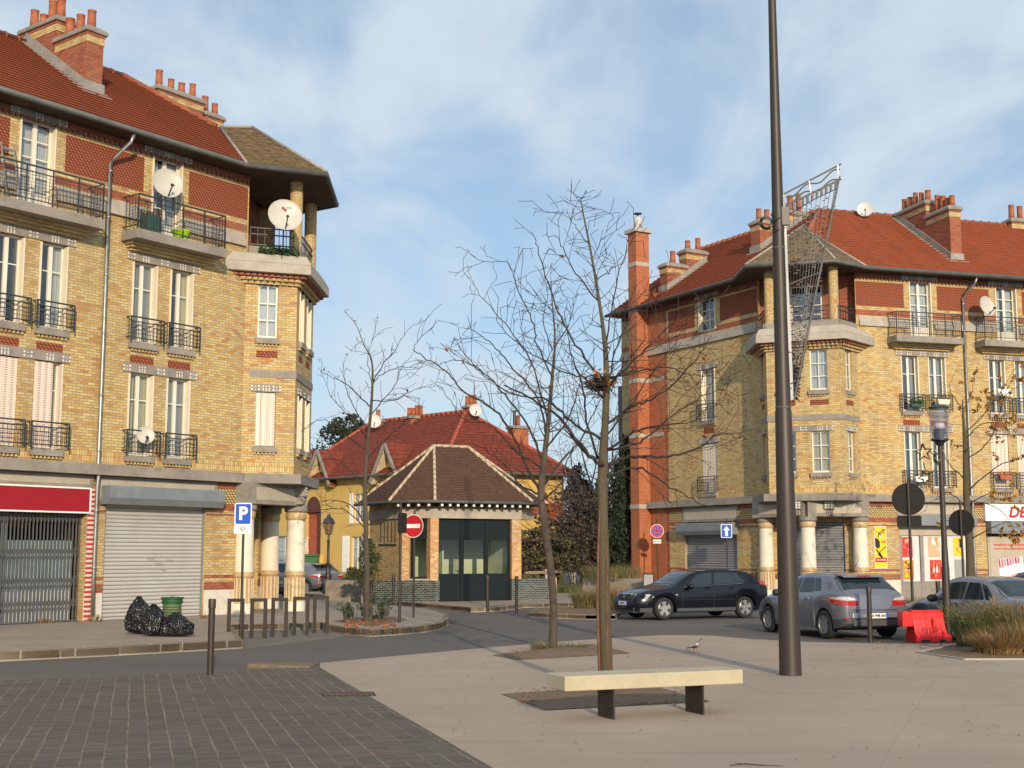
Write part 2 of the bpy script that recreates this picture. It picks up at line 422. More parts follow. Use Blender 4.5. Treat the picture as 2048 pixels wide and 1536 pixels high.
M['curtain_grey'] = curtain_mat('grey_net_curtain', (.30, .30, .30))
M['curtain_yellow'] = curtain_mat('yellowish_curtain', (.55, .47, .26))
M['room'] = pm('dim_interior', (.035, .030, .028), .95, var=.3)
def slat_mat(name, col, pitch, rough=.45, metal=.35, grime=.3):
    t = NT(name)
    sx = t.new('SeparateXYZ'); t.link(t.uv(), sx.inputs[0])
    f = t.math('FRACT', t.math('MULTIPLY', sx.outputs[1], 1/pitch))
    n = t.noise(1.2, 6, .65, vec=t.uv())
    c = t.mix(t.math('MULTIPLY', t.ramp(n, [(.42, (0, 0, 0)), (.75, (1, 1, 1))]), grime), col, tuple(x*.45 for x in col))
    c = t.mix(t.math('LESS_THAN', f, .10), c, tuple(x*.28 for x in col))
    t.bump(t.math('SINE', t.math('MULTIPLY', f, math.pi)), .8, .03)
    return t.done(c, rough, metal)
M['roller'] = slat_mat('pale_roller_shutter', (.50, .48, .45), .105, .5, .15)
M['roller_grey'] = slat_mat('grey_roller_shutter', (.26, .26, .27), .105, .5, .15)
M['box_grey'] = pm('grey_painted_box', (.20, .225, .24), .5, .1, var=.12, vs=3, dirt=.25)
M['panel_white'] = pm('white_shop_panel', (.58, .59, .57), .4, var=.06, vs=2)
M['panel_cream'] = pm('cream_stone_panel', (.42, .37, .29), .75, var=.12, vs=2, dirt=.2)
# flat paints
for k, c, r in (('p_red', (.50, .012, .018), .35), ('p_blue', (.012, .09, .52), .35), ('p_white', (.80, .80, .78), .35), ('p_black', (.012, .012, .014), .45),
                ('p_yellow', (.78, .55, .01), .5), ('p_orange', (.70, .22, .03), .5), ('p_scarlet', (.62, .03, .02), .5), ('p_pink', (.62, .10, .16), .5), ('p_grey', (.30, .30, .29), .5), ('p_tan', (.60, .38, .20), .5),
                ('p_lilac', (.60, .50, .58), .5), ('p_green', (.014, .095, .028), .5), ('sign_back', (.016, .013, .012), .9), ('shop_red', (.30, .004, .010), .5), ('p_lime', (.42, .72, .01), .5), ('p_darkgreen', (.03, .09, .07), .45)):
    M[k] = pm(k.replace('p_', 'paint_'), c, r, var=.05, vs=4)
M['dish'] = pm('off_white_dish_enamel', (.50, .47, .41), .4, var=.06, vs=2)
M['dish_grey'] = pm('pale_grey_dish_enamel', (.55, .54, .51), .4, var=.05, vs=2)
M['barrier'] = pm('red_moulded_plastic', (.66, .018, .02), .38, var=.1, vs=3)
# ================================================================ the two corner buildings
Z_BAND0, Z_BAND1 = 3.99, 4.28
Z_EAVE, Z_RIDGE, D_EAVE, D_RIDGE = 13.45, 17.4, .65, -5.0
G = .157                                        # pavement level
def wall(mb, fr, s0, s1, z0, z1, holes=(), regs=(), m=0, depth=.24, rm=None, d=0.0):
    xs = sorted({s0, s1, *[min(max(v, s0), s1) for h in list(holes)+list(regs) for v in h[:2]]})
    zs = sorted({z0, z1, *[min(max(v, z0), z1) for h in list(holes)+list(regs) for v in h[2:4]]})
    for a, b in zip(xs, xs[1:]):
        if b-a < 1e-5: continue
        for c, e in zip(zs, zs[1:]):
            if e-c < 1e-5: continue
            x, z = (a+b)/2, (c+e)/2
            if any(h[0] < x < h[1] and h[2] < z < h[3] for h in holes): continue
            k = m
            for r in regs:
                if r[0] < x < r[1] and r[2] < z < r[3]: k = r[4]
            mb.face([fr(a, d, c), fr(b, d, c), fr(b, d, e), fr(a, d, e)], k)
    r = m if rm is None else rm
    for h in holes:
        a, b, c, e = h[:4]; q = d-depth
        mb.face([fr(a, d, c), fr(a, q, c), fr(a, q, e), fr(a, d, e)], r); mb.face([fr(b, d, c), fr(b, q, c), fr(b, q, e), fr(b, d, e)], r)
        mb.face([fr(a, d, c), fr(b, d, c), fr(b, q, c), fr(a, q, c)], r); mb.face([fr(a, d, e), fr(b, d, e), fr(b, q, e), fr(a, q, e)], r)
def window(root, fr, s0, s1, z0, z1, kind='pair', d=-.15, curtain='curtain', shut=None, lab=None, half=.6):
    """A casement window in its opening: frame > pane, curtain, shutters."""
    f = MB(); w = .055
    f.fbox(fr, s0, s0+w, d-.06, d, z0, z1); f.fbox(fr, s1-w, s1, d-.06, d, z0, z1)
    f.fbox(fr, s0+w, s1-w, d-.06, d, z0, z0+w+.03); f.fbox(fr, s0+w, s1-w, d-.06, d, z1-w, z1)
    mid = (s0+s1)/2
    def hb(z, t=.028): f.fbox(fr, s0+w, s1-w, d-.05, d-.012, z-t/2, z+t/2)
    if kind == 'pair':
        f.fbox(fr, mid-.055, mid+.055, d-.055, d+.012, z0+w+.03, z1-w)
        for x in (s0+w, s1-w-.04): f.fbox(fr, x, x+.04, d-.05, d+.006, z0+w+.03, z1-w)
        hb(lerp(z0, z1, .68))
    elif kind == 'grid':
        f.fbox(fr, mid-.018, mid+.018, d-.055, d+.004, z0+w+.03, z1-w)
        for k in (1, 2): hb(lerp(z0+w, z1-w, k/3), .034)
    elif kind == 'door':
        f.fbox(fr, mid-.06, mid+.06, d-.055, d+.012, z0+w+.03, z1-w)
        for x in (s0+w, s1-w-.045): f.fbox(fr, x, x+.045, d-.05, d+.006, z0+w+.03, z1-w)
        f.fbox(fr, s0+w, s1-w, d-.05, d-.004, z0+w+.03, z0+.52)
        for k in (1, 2, 3): hb(lerp(z0+.52, z1-w, k/4), .034)
    o = f.build('window', M['white'], root)
    if lab: o['label'] = lab
    p = MB(); p.face([fr(s0+w, d-.03, z0+w), fr(s1-w, d-.03, z0+w), fr(s1-w, d-.03, z1-w), fr(s0+w, d-.03, z1-w)])
    p.build('pane', M['glass'], o)
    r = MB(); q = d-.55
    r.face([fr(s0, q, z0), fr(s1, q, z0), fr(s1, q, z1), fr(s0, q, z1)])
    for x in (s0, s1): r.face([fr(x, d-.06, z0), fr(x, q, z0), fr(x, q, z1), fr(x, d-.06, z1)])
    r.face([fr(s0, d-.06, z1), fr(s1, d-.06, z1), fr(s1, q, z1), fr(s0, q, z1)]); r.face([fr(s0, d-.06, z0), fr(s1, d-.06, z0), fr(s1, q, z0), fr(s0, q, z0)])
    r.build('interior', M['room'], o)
    if curtain:
        c = MB(); n = 22
        for a, b in ((s0+w*.6, lerp(s0, mid, half*1.5)), (lerp(s1, mid, half*1.5), s1-w*.6)):
            lo = []; hi = []
            for i in range(n+1):
                x = lerp(a, b, i/n); q = d-.13+.022*math.sin(i*1.9+s0*7)+.01*math.sin(i*.7)
                lo.append(fr(x, q, z0+.10)); hi.append(fr(x, q, z1-w))
            c.strip(lo, hi)
        c.build('curtain', M[curtain], o, smooth=True)
    if shut == 'open':                          # metal shutters folded back against the reveals
        for x, y in ((s0-.002, s0+.045), (s1-.045, s1+.002)):
            k = MB(); k.fbox(fr, x, y, d+.015, .035, z0+.03, z1-.03); k.build('shutter', M['cream'], o)
    elif shut:
        a, b = (s0+.01, s1-.01)
        if shut == 'ajar': a = s0+.26
        k = MB(); n = 4 if shut == 'closed' else 3
        for i in range(n):
            x, y = lerp(a, b, i/n), lerp(a, b, (i+1)/n)
            k.fbox(fr, x+.004, y-.004, -.06, -.03+.008*(i % 2), z0+.03, z1-.03)
        k.build('shutter', M['louvre'], o)
        if shut == 'ajar':
            k = MB(); k.fbox(fr, s0-.0, s0+.05, d+.015, .03, z0+.03, z1-.03); k.build('shutter', M['louvre'], o)
    return o
def dots(mb, fr, s, z, d, kind, m=1):           # white tile inlay on the concrete lintels
    if kind == 'end':
        for i in range(3):
            for j in range(2):
                a = .05 if i != 1 else .03
                mb.fbox(fr, s-.10+i*.10-a/2, s-.10+i*.10+a/2, d, d+.006, z+.04+j*.10, z+.04+j*.10+a, m)
    else:
        for i in range(3):
            mb.fbox(fr, s-.09+i*.09-.014, s-.09+i*.09+.014, d, d+.006, z+.02, z+.12, m)
            mb.fbox(fr, s-.09+i*.09-.018, s-.09+i*.09+.018, d, d+.006, z+.15, z+.19, m)
def lintel(root, fr, spans, z, h=.24, end=.16, d=.035):
    mb = MB(); a, b = spans[0][0]-end, spans[-1][1]+end
    mb.fbox(fr, a, b, -.05, d, z, z+h, 0)
    for s0, s1 in spans: dots(mb, fr, (s0+s1)/2, z, d, 'mid')
    ends = [a+.12, b-.12]+[(spans[i][1]+spans[i+1][0])/2 for i in range(len(spans)-1)]
    for e in ends: dots(mb, fr, e, z, d, 'end')
    return mb.build('lintel', [M['conc'], M['tile_white']], root)
def sill(root, fr, s0, s1, z, h=.17):
    mb = MB(); mb.fbox(fr, s0-.06, s1+.06, -.15, .12, z-h, z, 0)
    n = int((s1-s0+.1)/.115)
    for i in range(n): mb.fbox(fr, s0-.04+i*.115, s0+.02+i*.115, -.01, .075, z-h-.075, z-h, 1)
    return mb.build('sill', [M['conc'], M['brick']], root)
def railing(root, fr, s0, s1, z0, z1, d, name='railing', nx=9, nz=4, side=True, wall_d=0.0, top_gap=.13, r=.012):
    mb = MB()
    def H(z, w=.03): mb.fbox(fr, s0, s1, d-w/2, d+w/2, z-w/2, z+w/2)
    H(z1, .038); H(z1-top_gap, .026); H(z0, .026)
    for x in (s0, s1): mb.fbox(fr, x-.016, x+.016, d-.016, d+.016, z0-.10, z1)
    za = z1-top_gap
    for i in range(1, nx): x = lerp(s0, s1, i/nx); mb.fbox(fr, x-r*.5, x+r*.5, d-.005, d+.005, z0, za)
    for j in range(1, nz): z = lerp(z0, za, j/nz); mb.fbox(fr, s0, s1, d-.004, d+.004, z-r*.5, z+r*.5)
    if side:
        for x in (s0, s1):
            for z in (z1, z0+.02): mb.fbox(fr, x-.013, x+.013, wall_d, d, z-.013, z+.013)
            k = max(2, int(abs(d-wall_d)/.12))
            for i in range(1, k): q = lerp(wall_d, d, i/k); mb.fbox(fr, x-.006, x+.006, q-.006, q+.006, z0, z1)
            if nz > 2:
                for j in range(1, nz): z = lerp(z0, za, j/nz); mb.fbox(fr, x-.004, x+.004, wall_d, d, z-r*.4, z+r*.4)
    return mb.build(name, M['iron'], root)
def balcony(root, fr, s0, s1, z=10.75, p=.74):
    mb = MB(); mb.fbox(fr, s0, s1, -.05, p, z-.27, z, 0)
    for i in range(3):                          # stepped brick corbels carrying the slab
        mb.fbox(fr, s0+.12+.07*i, s1-.12-.07*i, -.02, p*.50-.11*i, z-.27-.072*(i+1), z-.27-.072*i, 1)
    o = mb.build('balcony', [M['conc'], M['brick']], root)
    bevel(o, .012, 2)
    r = railing(o, fr, s0+.05, s1-.05, z+.10, z+.98, p-.06, nx=int((s1-s0)/.105), nz=8, top_gap=.16, r=.008)
    n = 4
    for i in range(n+1): k = MB(); x = lerp(s0+.05, s1-.05, i/n); k.fbox(fr, x-.015, x+.015, p-.07, p-.04, z, z+.98); k.build('baluster', M['iron'], o)
    return o
def roller(root, fr, s0, s1, z0, z1, box=None, mat='roller', d=-.12, frame=True):
    mb = MB(); n = int((z1-z0)/.105)
    mb.fbox(fr, s0, s1, d-.04, d, z0, z1, 0)
    o = mb.build('roller_shutter', M[mat], root)
    if frame:
        for x in (s0, s1): g = MB(); g.fbox(fr, x-.035, x+.035, d, d+.05, z0, z1); g.build('guide_rail', M['box_grey'], o)
    if box:
        b = MB(); a, c, y0, y1, p = box
        for q0, q1 in ((0, 1),):
            pts = [(0.0, y0), (p*.75, y0), (p, y0+(y1-y0)*.35), (p, y1-.03), (p-.03, y1), (0.0, y1)]
            i = len(b.v)
            for x in (a, c):
                for dd, zz in pts: b.v.append(fr(x, dd, zz))
            k = len(pts)
            b.f.append(tuple(range(i, i+k))); b.f.append(tuple(range(i+2*k-1, i+k-1, -1))); b.m += [0, 0]
            for j in range(k): b.f.append((i+j, i+(j+1) % k, i+k+(j+1) % k, i+k+j)); b.m.append(0)
        b.build('shutter_box', M['box_grey'], o)
    return o
def pot_group(root, pts, rnd):
    for p, h, r in pts:
        mb = MB(); mb.lathe(p, [(r*1.05, 0), (r*.96, h*.5), (r*.90, h*.93), (r*1.0, h*.95), (r*1.0, h), (r*.72, h), (r*.70, h*.6)], 12)
        mb.build('chimney_pot', M['clay'], root, smooth=True)
def chimney(root, fr, s0, s1, d0, d1, zb, z1, n_pots=4, seed=1, cap=.24, mat='brick_red', band=True, along='d', steps=None, pot_h=(.35, .75), wlab=None):
    """Brick stack from zb to z1 over the rectangle s0..s1, d0..d1 of a facade frame > cap, pots."""
    rnd = random.Random(seed); mb = MB()
    mb.fbox(fr, s0, s1, d0, d1, zb, z1-.30 if band else z1, 0)
    if band:
        mb.fbox(fr, s0-.02, s1+.02, d0-.02, d1+.02, z1-.30, z1-.08, 1); mb.fbox(fr, s0-.035, s1+.035, d0-.035, d1+.035, z1-.08, z1, 0)
    o = mb.build('chimney', [M[mat], M['brick']], root)
    c = MB(); e = .10
    a0, a1, b0, b1 = s0-e, s1+e, d0-e, d1+e
    lo = [(a0, b0), (a1, b0), (a1, b1), (a0, b1)]
    i = len(c.v); t = .16
    ring = [[(x, y, z1) for x, y in lo], [(x, y, z1+.13) for x, y in lo], [(a0+t, b0+t, z1+cap), (a1-t, b0+t, z1+cap), (a1-t, b1-t, z1+cap), (a0+t, b1-t, z1+cap)]]
    for r in ring:
        for x, y, z in r: c.v.append(fr(x, y, z))
    c.f.append((3, 2, 1, 0)); c.f.append((8, 9, 10, 11)); c.m += [0, 0]
    for k in range(2):
        for j in range(4): q = k*4; c.f.append((q+j, q+(j+1) % 4, q+4+(j+1) % 4, q+4+j)); c.m.append(0)
    bevel(c.build('chimney_cap', M['conc'], o), .03, 2)
    pts = []
    for k in range(n_pots):
        t = (k+.5)/n_pots
        if along == 'd': p = fr((s0+s1)/2+rnd.uniform(-.03, .03), lerp(d0, d1, t), z1+cap-.01)
        else: p = fr(lerp(s0, s1, t), (d0+d1)/2+rnd.uniform(-.03, .03), z1+cap-.01)
        pts.append((p, rnd.uniform(*pot_h), rnd.uniform(.12, .14)))
    pot_group(o, pts, rnd)
    return o
def roof_z(d): return lerp(Z_EAVE, Z_RIDGE, (D_EAVE-d)/(D_EAVE-D_RIDGE))
def gutter_tube(root, pts, r=.085):
    mb = MB(); mb.tube(pts, r, 10); return mb.build('gutter', M['gutter'], root, smooth=True)

def corner_building(name, label, e1, cl, azA, azF, azB, azL, azR, flen, side, lenL, lenR, winL, winR, roofmat, seed, open_corner=False):
    """winL / winR: description of each main facade, s measured away from the bay."""
    rnd = random.Random(seed)
    e1 = Vector((e1[0], e1[1], 0)); cl = Vector((cl[0], cl[1], 0))
    cr = cl+dv(azF)*flen; e2 = cr+dv(azB)*side
    frL, frA, frF, frB, frR = Fr(e1, azL, -1), Fr(e1, azA), Fr(cl, azF), Fr(cr, azB), Fr(e2, azR)
    root = thing(name, label, 'building', (e1+e2)/2)
    la = (cl-e1).length; lb = (e2-cr).length
    # ---- walls
    mb = MB()                                   # 0 yellow, 1 red, 2 red lattice, 3 yellow lattice, 4 plinth, 5 soldier course, 6 cream reveal, 7 dark
    for fr, ln, wd in ((frL, lenL, winL), (frR, lenR, winR)):
        holes = list(wd['holes']); up = [h for h in holes if h[2] > 4]; gh = [h for h in holes if h[2] <= 4]
        regs = [(-.1, ln, 4.28, 4.42, 0), (-.1, ln, 4.36, 4.62, 5), (-.1, ln, 11.63, 11.86, 1), (-.1, ln, 13.19, 13.6, 1)]
        regs += [(a, b, 12.02, 13.04, 2) for a, b in wd['lattice']]
        regs += [(a, b, c, e, 0) for a, b, c, e in wd.get('plain', ())]
        regs += [(a, b, c, e, 2) for a, b, c, e in wd.get('patch', ())]
        if wd.get('red'): regs += [(*wd['red'], 0, 14, 1)]
        wall(mb, fr, 0, ln, Z_BAND0, Z_EAVE+.1, up, regs, 0)
        gr = [(-.1, ln, 3.16, 3.36, 1), (-.1, ln, 3.80, 3.99, 1), (-.1, ln, 3.00, 3.07, 1), (-.1, ln, .87, 1.10, 1), (-.1, ln, 1.20, 1.30, 1), (-.1, ln, 0, .87, 4), (-.1, ln, 3.36, 3.80, 3)]
        if wd.get('red'): gr += [(*wd['red'], 0, 4, 1)]
        wall(mb, fr, 0, ln, 0, Z_BAND0, gh, gr, 0, depth=.35)
    for fr, ln, hs, pt in ((frA, la, [(.38, .98)], [(.36, 1.0)]), (frF, flen, [(.42, 1.10), (1.72, 2.42)], [(.40, 1.12), (1.70, 2.44)]), (frB, lb, [(.50, 1.08)], [(.48, 1.10)])):
        holes = [(a, b, z, z+1.66) for a, b in hs for z in (5.10, 8.40)]
        regs = [(-.1, ln, 4.36, 4.62, 5)]+[(a, b, 7.80, 8.02, 2) for a, b in pt]
        wall(mb, fr, 0, ln, Z_BAND0, 10.36, holes, regs, 0)
    # chamfer wall under the bay and behind the loggia
    ch = e2-e1; azC = math.degrees(math.atan2(ch.x, ch.y)); frC = Fr(e1, azC); lc = ch.length
    a, b = (.95, lc-.75)
    wall(mb, frC, 0, lc, 0, Z_BAND0, [(a, b, G, 3.2)], [(-.1, lc, 3.0, 3.07, 1), (-.1, lc, .87, 1.10, 1), (-.1, lc, 1.2, 1.3, 1), (-.1, lc, 0, .87, 4)], 0, d=-.12, depth=.2)
    mid = lc/2
    hole = (mid-.75, mid+.62, 10.95, 13.1)
    wall(mb, frC, -.1, lc+.1, 10.9, Z_EAVE+.1, [hole, (mid+1.0, mid+1.3, 11.7, 12.9)], [(-.2, lc+.2, 10.9, 14, 1)], 1, d=-.55, depth=.15)
    for x in (0, lc):                           # short returns of the loggia
        mb.face([frC(x, -.55, 10.9), frC(x, .02, 10.9), frC(x, .02, Z_EAVE+.1), frC(x, -.55, Z_EAVE+.1)], 0)
    for fr, ln in ((frL, lenL), (frR, lenR)):   # far gable ends
        mb.face([fr(ln, 0, 0), fr(ln, -10, 0), fr(ln, -10, Z_EAVE), fr(ln, D_RIDGE, Z_RIDGE), fr(ln, 0, Z_EAVE+.1)], 0)
        q = isect(fr(0, -10, 0), fr.u, e1, (dv(azF-90)))
        mb.face([fr(ln, -10, 0), q, q+Vector((0, 0, Z_EAVE)), fr(ln, -10, Z_EAVE)], 0)
    mb.build('wall', [M['brick'], M['brick_red'], M['lat_red'], M['lat_yel'], M['plinth'], M['soldier'], M['white'], M['room']], root)
    # ---- concrete string course, loggia slab, floor and corbels
    path = [frL(lenL, 0, 0), e1, cl, cr, e2, frR(lenR, 0, 0)]
    o1 = offset_poly(path, .27); o0 = offset_poly(path, -.3)
    mb = MB()
    for i in range(len(path)-1):
        a, b, c, e = o0[i], o0[i+1], o1[i+1], o1[i]
        mb.hexa([v+Vector((0, 0, Z_BAND0)) for v in (a, b, c, e)]+[v+Vector((0, 0, Z_BAND1)) for v in (a, b, c, e)])
    bp = [e1, cl, cr, e2]
    mb.prism([e1, cl, cr, e2], Z_BAND0+.02, Z_BAND0+.10)
    mb.build('string_course', M['conc'], root)
    for fr, ln, wd in ((frL, lenL, winL), (frR, lenR, winR)):     # narrow ledge below the top storey, broken by the window doors
        mb = MB(); cuts = sorted([h[:2] for h in wd['holes'] if h[2] > 10.5 and h[3]-h[2] > 2]); x = .12
        for a, b in cuts+[(ln, ln)]:
            if a-.1 > x: mb.fbox(fr, x, a-.08 if a < ln else ln, -.05, .10, 11.18, 11.40); mb.fbox(fr, x, a-.08 if a < ln else ln, -.05, .04, 11.40, 11.58)
            x = b+.08
        mb.build('ledge', M['conc_pale'], root)
    mb = MB(); so_ = offset_poly(bp, .46); si = offset_poly(bp, .30)
    def ext(p, off): # close the slab back onto the main facades
        return [isect(frL.o, frL.u, p[0], p[1]-p[0])]+p[1:-1]+[isect(frR.o, frR.u, p[-1], p[-2]-p[-1])]
    so_ = ext(so_, .46); si = ext(si, .30); base = ext(offset_poly(bp, .05), .05)
    ctr = (e1+e2)/2+dv(azF-90)*.8
    mb.prism(so_+[ctr], 10.36, 10.66)
    n = len(so_); lo = [v+Vector((0, 0, 10.66)) for v in so_]; hi = [v+Vector((0, 0, 10.95)) for v in si]
    mb.strip(lo, hi); mb.face(hi+[ctr+Vector((0, 0, 10.95))])
    bevel(mb.build('loggia_slab', M['conc_pale'], root), .02, 2)
    mb = MB()
    for k, (o_, z0, z1, m_) in enumerate(((.10, 10.06, 10.16, 0), (.20, 10.16, 10.26, 0), (.30, 10.26, 10.36, 1))):
        p0, p1 = ext(offset_poly(bp, -.02), 0), ext(offset_poly(bp, o_-.06), 0)
        mb.prism(p1+[ctr], z0, z1, m_)
        p2 = ext(offset_poly(bp, o_), 0)
        for a, b, c, e in zip(p1, p1[1:], p2, p2[1:]):             # round-nosed brick dentils
            ln = (b-a).length; nn = int(ln/.17)
            for i in range(nn):
                t0, t1 = (i+.15+.5*(k % 2))/nn, (i+.80+.5*(k % 2))/nn
                if t1 > 1: continue
                q = [lerp(a, b, t0), lerp(a, b, t1), lerp(c, e, t1), lerp(c, e, t0)]
                mb.hexa([v+Vector((0, 0, z0)) for v in q]+[v+Vector((0, 0, z1-.01)) for v in q], m_)
    mb.build('corbel_course', [M['brick'], M['brick_red']], root)
    # narrow band between the bay windows
    mb = MB(); p1 = offset_poly(bp, .03); p0 = offset_poly(bp, -.1)
    p1[0] = lerp(e1, cl, .12)+(p1[1]-cl)*.4; 
    for i in range(3):
        q = (p0[i], p0[i+1], p1[i+1], p1[i]); mb.hexa([v+Vector((0, 0, 7.20)) for v in q]+[v+Vector((0, 0, 7.42)) for v in q])
    mb.build('bay_band', M['conc'], root)
    # ---- bay windows
    for fr, hs in ((frA, [(.38, .98)]), (frF, [(.42, 1.10), (1.72, 2.42)]), (frB, [(.50, 1.08)])):
        for z in (5.10, 8.40):
            for a, b in hs:
                sh = 'closed' if (open_corner and fr is frA and z < 6) else ('open' if open_corner and fr is frF else None)
                window(root, fr, a, b, z, z+1.66, 'grid', d=-.09, curtain=None if (fr is frF and a < 1 and z < 6) else ('curtain_yellow' if z < 6 and fr is frF else 'curtain'), shut=sh, half=.66)
                sill(root, fr, a, b, z)
            lintel(root, fr, hs, z+1.66, .22, .14)
    # ---- main facades
    for fr, wd in ((frL, winL), (frR, winR)):
        for w in wd['win']:
            window(root, fr, *w[:4], kind=w[4], shut=w[5], curtain=w[6], half=rnd.choice((.40, .5, .64, .66)))
        for l in wd['lintels']: lintel(root, fr, l[0], l[1], *l[2:])
        for s in wd['sills']: sill(root, fr, *s)
        for r in wd['rails']: railing(root, fr, *r)
        for b in wd['balconies']: balcony(root, fr, *b)
        for p in wd['pipes']:
            pb = MB(); g_ = fr.sg; pb.tube([fr(p+.34*g_, D_EAVE, Z_EAVE-.08), fr(p+.30*g_, D_EAVE-.08, Z_EAVE-.30), fr(p+.06*g_, .22, 12.75), fr(p, .11, 12.55), fr(p, .11, 8), fr(p, .11, 4.3), fr(p, .16, 4.05), fr(p, .11, 3.7), fr(p, .11, 1.4), fr(p, .13, .3)], .052, 10)
            for z in (12.3, 11, 9.4, 7.8, 6.1, 4.6, 3, 1.5): pb.lathe(fr(p, .11, z), [(.06, 0), (.066, .02), (.066, .05), (.06, .07)], 10)
            pb.build('drainpipe', M['zinc'], root, smooth=True)
    # ---- ground floor of the corner: three painted columns carrying concrete beams
    if True:
        s_ = roller(root, frC, a if False else .95, lc-.75, G, 3.2, None, 'roller_grey', d=-.25, frame=False)
    cm = (cl+cr)/2-dv(azF+90)*.16
    pos = [e1+dv(azC+90)*.12+dv(azC)*.12, cm, e2+dv(azC+90)*.12-dv(azC)*.12]
    for p in pos:
        c = MB()
        c.lathe((p.x, p.y, G), [(.34, 0), (.34, .27), (.31, .30)], 24, 0)
        c.lathe((p.x, p.y, G), [(.305, .28), (.30, 1.06), (.325, 1.09), (.325, 1.20), (.30, 1.22), (.275, 2.78), (.30, 2.80), (.32, 2.86), (.32, 2.98), (.30, 3.02), (.36, 3.06), (.36, 3.22)], 24, ms=[1, 2, 2, 2, 0, 2, 2, 2, 2, 3, 3])
        for k in range(16):                     # flutes of the tiled foot
            an = 2*math.pi*k/16; q = p+Vector((math.cos(an), math.sin(an), 0))*.303
            c.bar((q.x, q.y, G+.32), (q.x, q.y, G+1.02), .05, .03, 4, up=(math.cos(an), math.sin(an), 0))
        o = c.build('column', [M['colwhite'], M['coltan'], M['coltan2'], M['conc'], M['colpale']], root)
        smooth_by_angle(o, 35)
    mb = MB()
    for i, (p, q) in enumerate(((pos[0]-dv(azC)*.28, pos[1]), (pos[1], pos[2]+dv(azC)*.28))):
        t = (q-p).normalized(); nn = Vector((t.y, -t.x, 0))
        if nn.dot(dv(azF+90)) < 0: nn = -nn
        def bx(a, b, w0, w1, z0, z1, m): mb.hexa([v+Vector((0, 0, z)) for z in (z0, z1) for v in (p+t*a+nn*w0, p+t*b+nn*w0, p+t*b+nn*w1, p+t*a+nn*w1)], m)
        ln = (q-p).length
        bx(-.1, ln, -.30, .30, 3.38, Z_BAND0+.03, 0)
        bx(.25, ln-.35, .29, .315, 3.50, 3.88, 1)
    mb.build('corner_beam', [M['conc'], M['panel_cream']], root)
    for p in (lerp(pos[0], pos[1], .80), lerp(pos[1], pos[2], .45)):
        b = MB(); n = dv(azF+90)
        if p.y > pos[1].y+5: continue
        frk = Fr(p, azF)
        b.fbox(frk, -.19, .19, 0, .62, 3.66, 3.98, 0); b.fbox(frk, -.13, .13, 0, .50, 3.42, 3.66, 0)
        for i in range(3):
            for j in range(3): b.fbox(frk, -.14+i*.11, -.08+i*.11, .62, .627, 3.70+j*.095, 3.76+j*.095, 1)
        for i in range(3): b.tube([frk(-.09+i*.09, .50, 3.66), frk(-.09+i*.09, .56, 3.55), frk(-.09+i*.09, .50, 3.44)], .025, 6, 2)
        bevel(b.build('bracket', [M['conc'], M['tile_white'], M['conc_pale']], root), .015, 2)
    # ---- loggia: brick posts, railing, door, parapet
    for p in (cl, cr):
        q = p-(dv(azF+90))*.12+((cr-cl).normalized()*.16 if p is cl else (cl-cr).normalized()*.16)
        c = MB(); c.lathe((q.x, q.y, 10.93), [(.20, 0), (.20, Z_EAVE-10.93)], 18)
        smooth_by_angle(c.build('loggia_post', M['brick'], root))
    window(root, frC, *hole, kind='door', d=-.62, curtain=None)
    window(root, frC, mid+1.0, mid+1.3, 11.7, 12.9, kind='grid', d=-.62, curtain='curtain')
    mb = MB()
    pp = ext(offset_poly(bp, -.02), 0)
    for i in range(3):
        a, b = pp[i], pp[i+1]; fr = Fr(a, math.degrees(math.atan2((b-a).x, (b-a).y))); ln = (b-a).length
        for z in (11.3, 11.62, 11.82): mb.fbox(fr, .05, ln-.05, -.02, .02, z-.018, z+.018)
        for k in range(int(ln/.22)+1): mb.fbox(fr, .05+k*.22, .07+k*.22, -.01, .01, 11.25, 11.82)
    mb.build('railing', M['iron'], root)
    mb = MB()
    for i in range(3):
        a, b = pp[i], pp[i+1]; fr = Fr(a, math.degrees(math.atan2((b-a).x, (b-a).y))); ln = (b-a).length
        mb.fbox(fr, 0, ln, -.16, .10, 10.94, 11.22)
    mb.build('parapet', M['conc'], root)
    # ---- roofs
    def corner(off): return isect(frL.o+frL.n*off, frL.u, frR.o+frR.n*off, frR.u)
    Z = lambda v, z: Vector((v.x, v.y, z))
    E_, R_, B_ = corner(D_EAVE), corner(D_RIDGE), corner(2*D_RIDGE-D_EAVE)
    mb = MB()
    for fr, ln in ((frL, lenL), (frR, lenR)):
        x = ln+.3
        mb.rows(fr(x, D_EAVE, Z_EAVE+.05), Z(E_, Z_EAVE+.05), Z(R_, Z_RIDGE), fr(x, D_RIDGE, Z_RIDGE), .33, .05)
        mb.rows(fr(x, 2*D_RIDGE-D_EAVE, Z_EAVE+.05), Z(B_, Z_EAVE+.05), Z(R_, Z_RIDGE), fr(x, D_RIDGE, Z_RIDGE), .33, .05)
    mb.build('roof', M['tile'], root)
    mb = MB()
    for fr, ln in ((frL, lenL), (frR, lenR)):
        far = fr(ln+.3, D_RIDGE, 0); n = int((far-R_).length/.42)
        for i in range(n):
            a, b = lerp(Z(R_, Z_RIDGE+.02), Z(far, Z_RIDGE+.02), i/n), lerp(Z(R_, Z_RIDGE+.02), Z(far, Z_RIDGE+.02), (i+1.06)/n)
            mb.tube([a, lerp(a, b, .85), lerp(a, b, .86), b], [.115, .10, .135, .14], 8)
    hipL = Z(E_, Z_EAVE); top = Z(R_, Z_RIDGE)
    mb.tube([lerp(hipL, top, .55)+Vector((0, 0, .05)), top+Vector((0, 0, .05))], .11, 8)
    mb.build('ridge', M['ridge'], root, smooth=True)
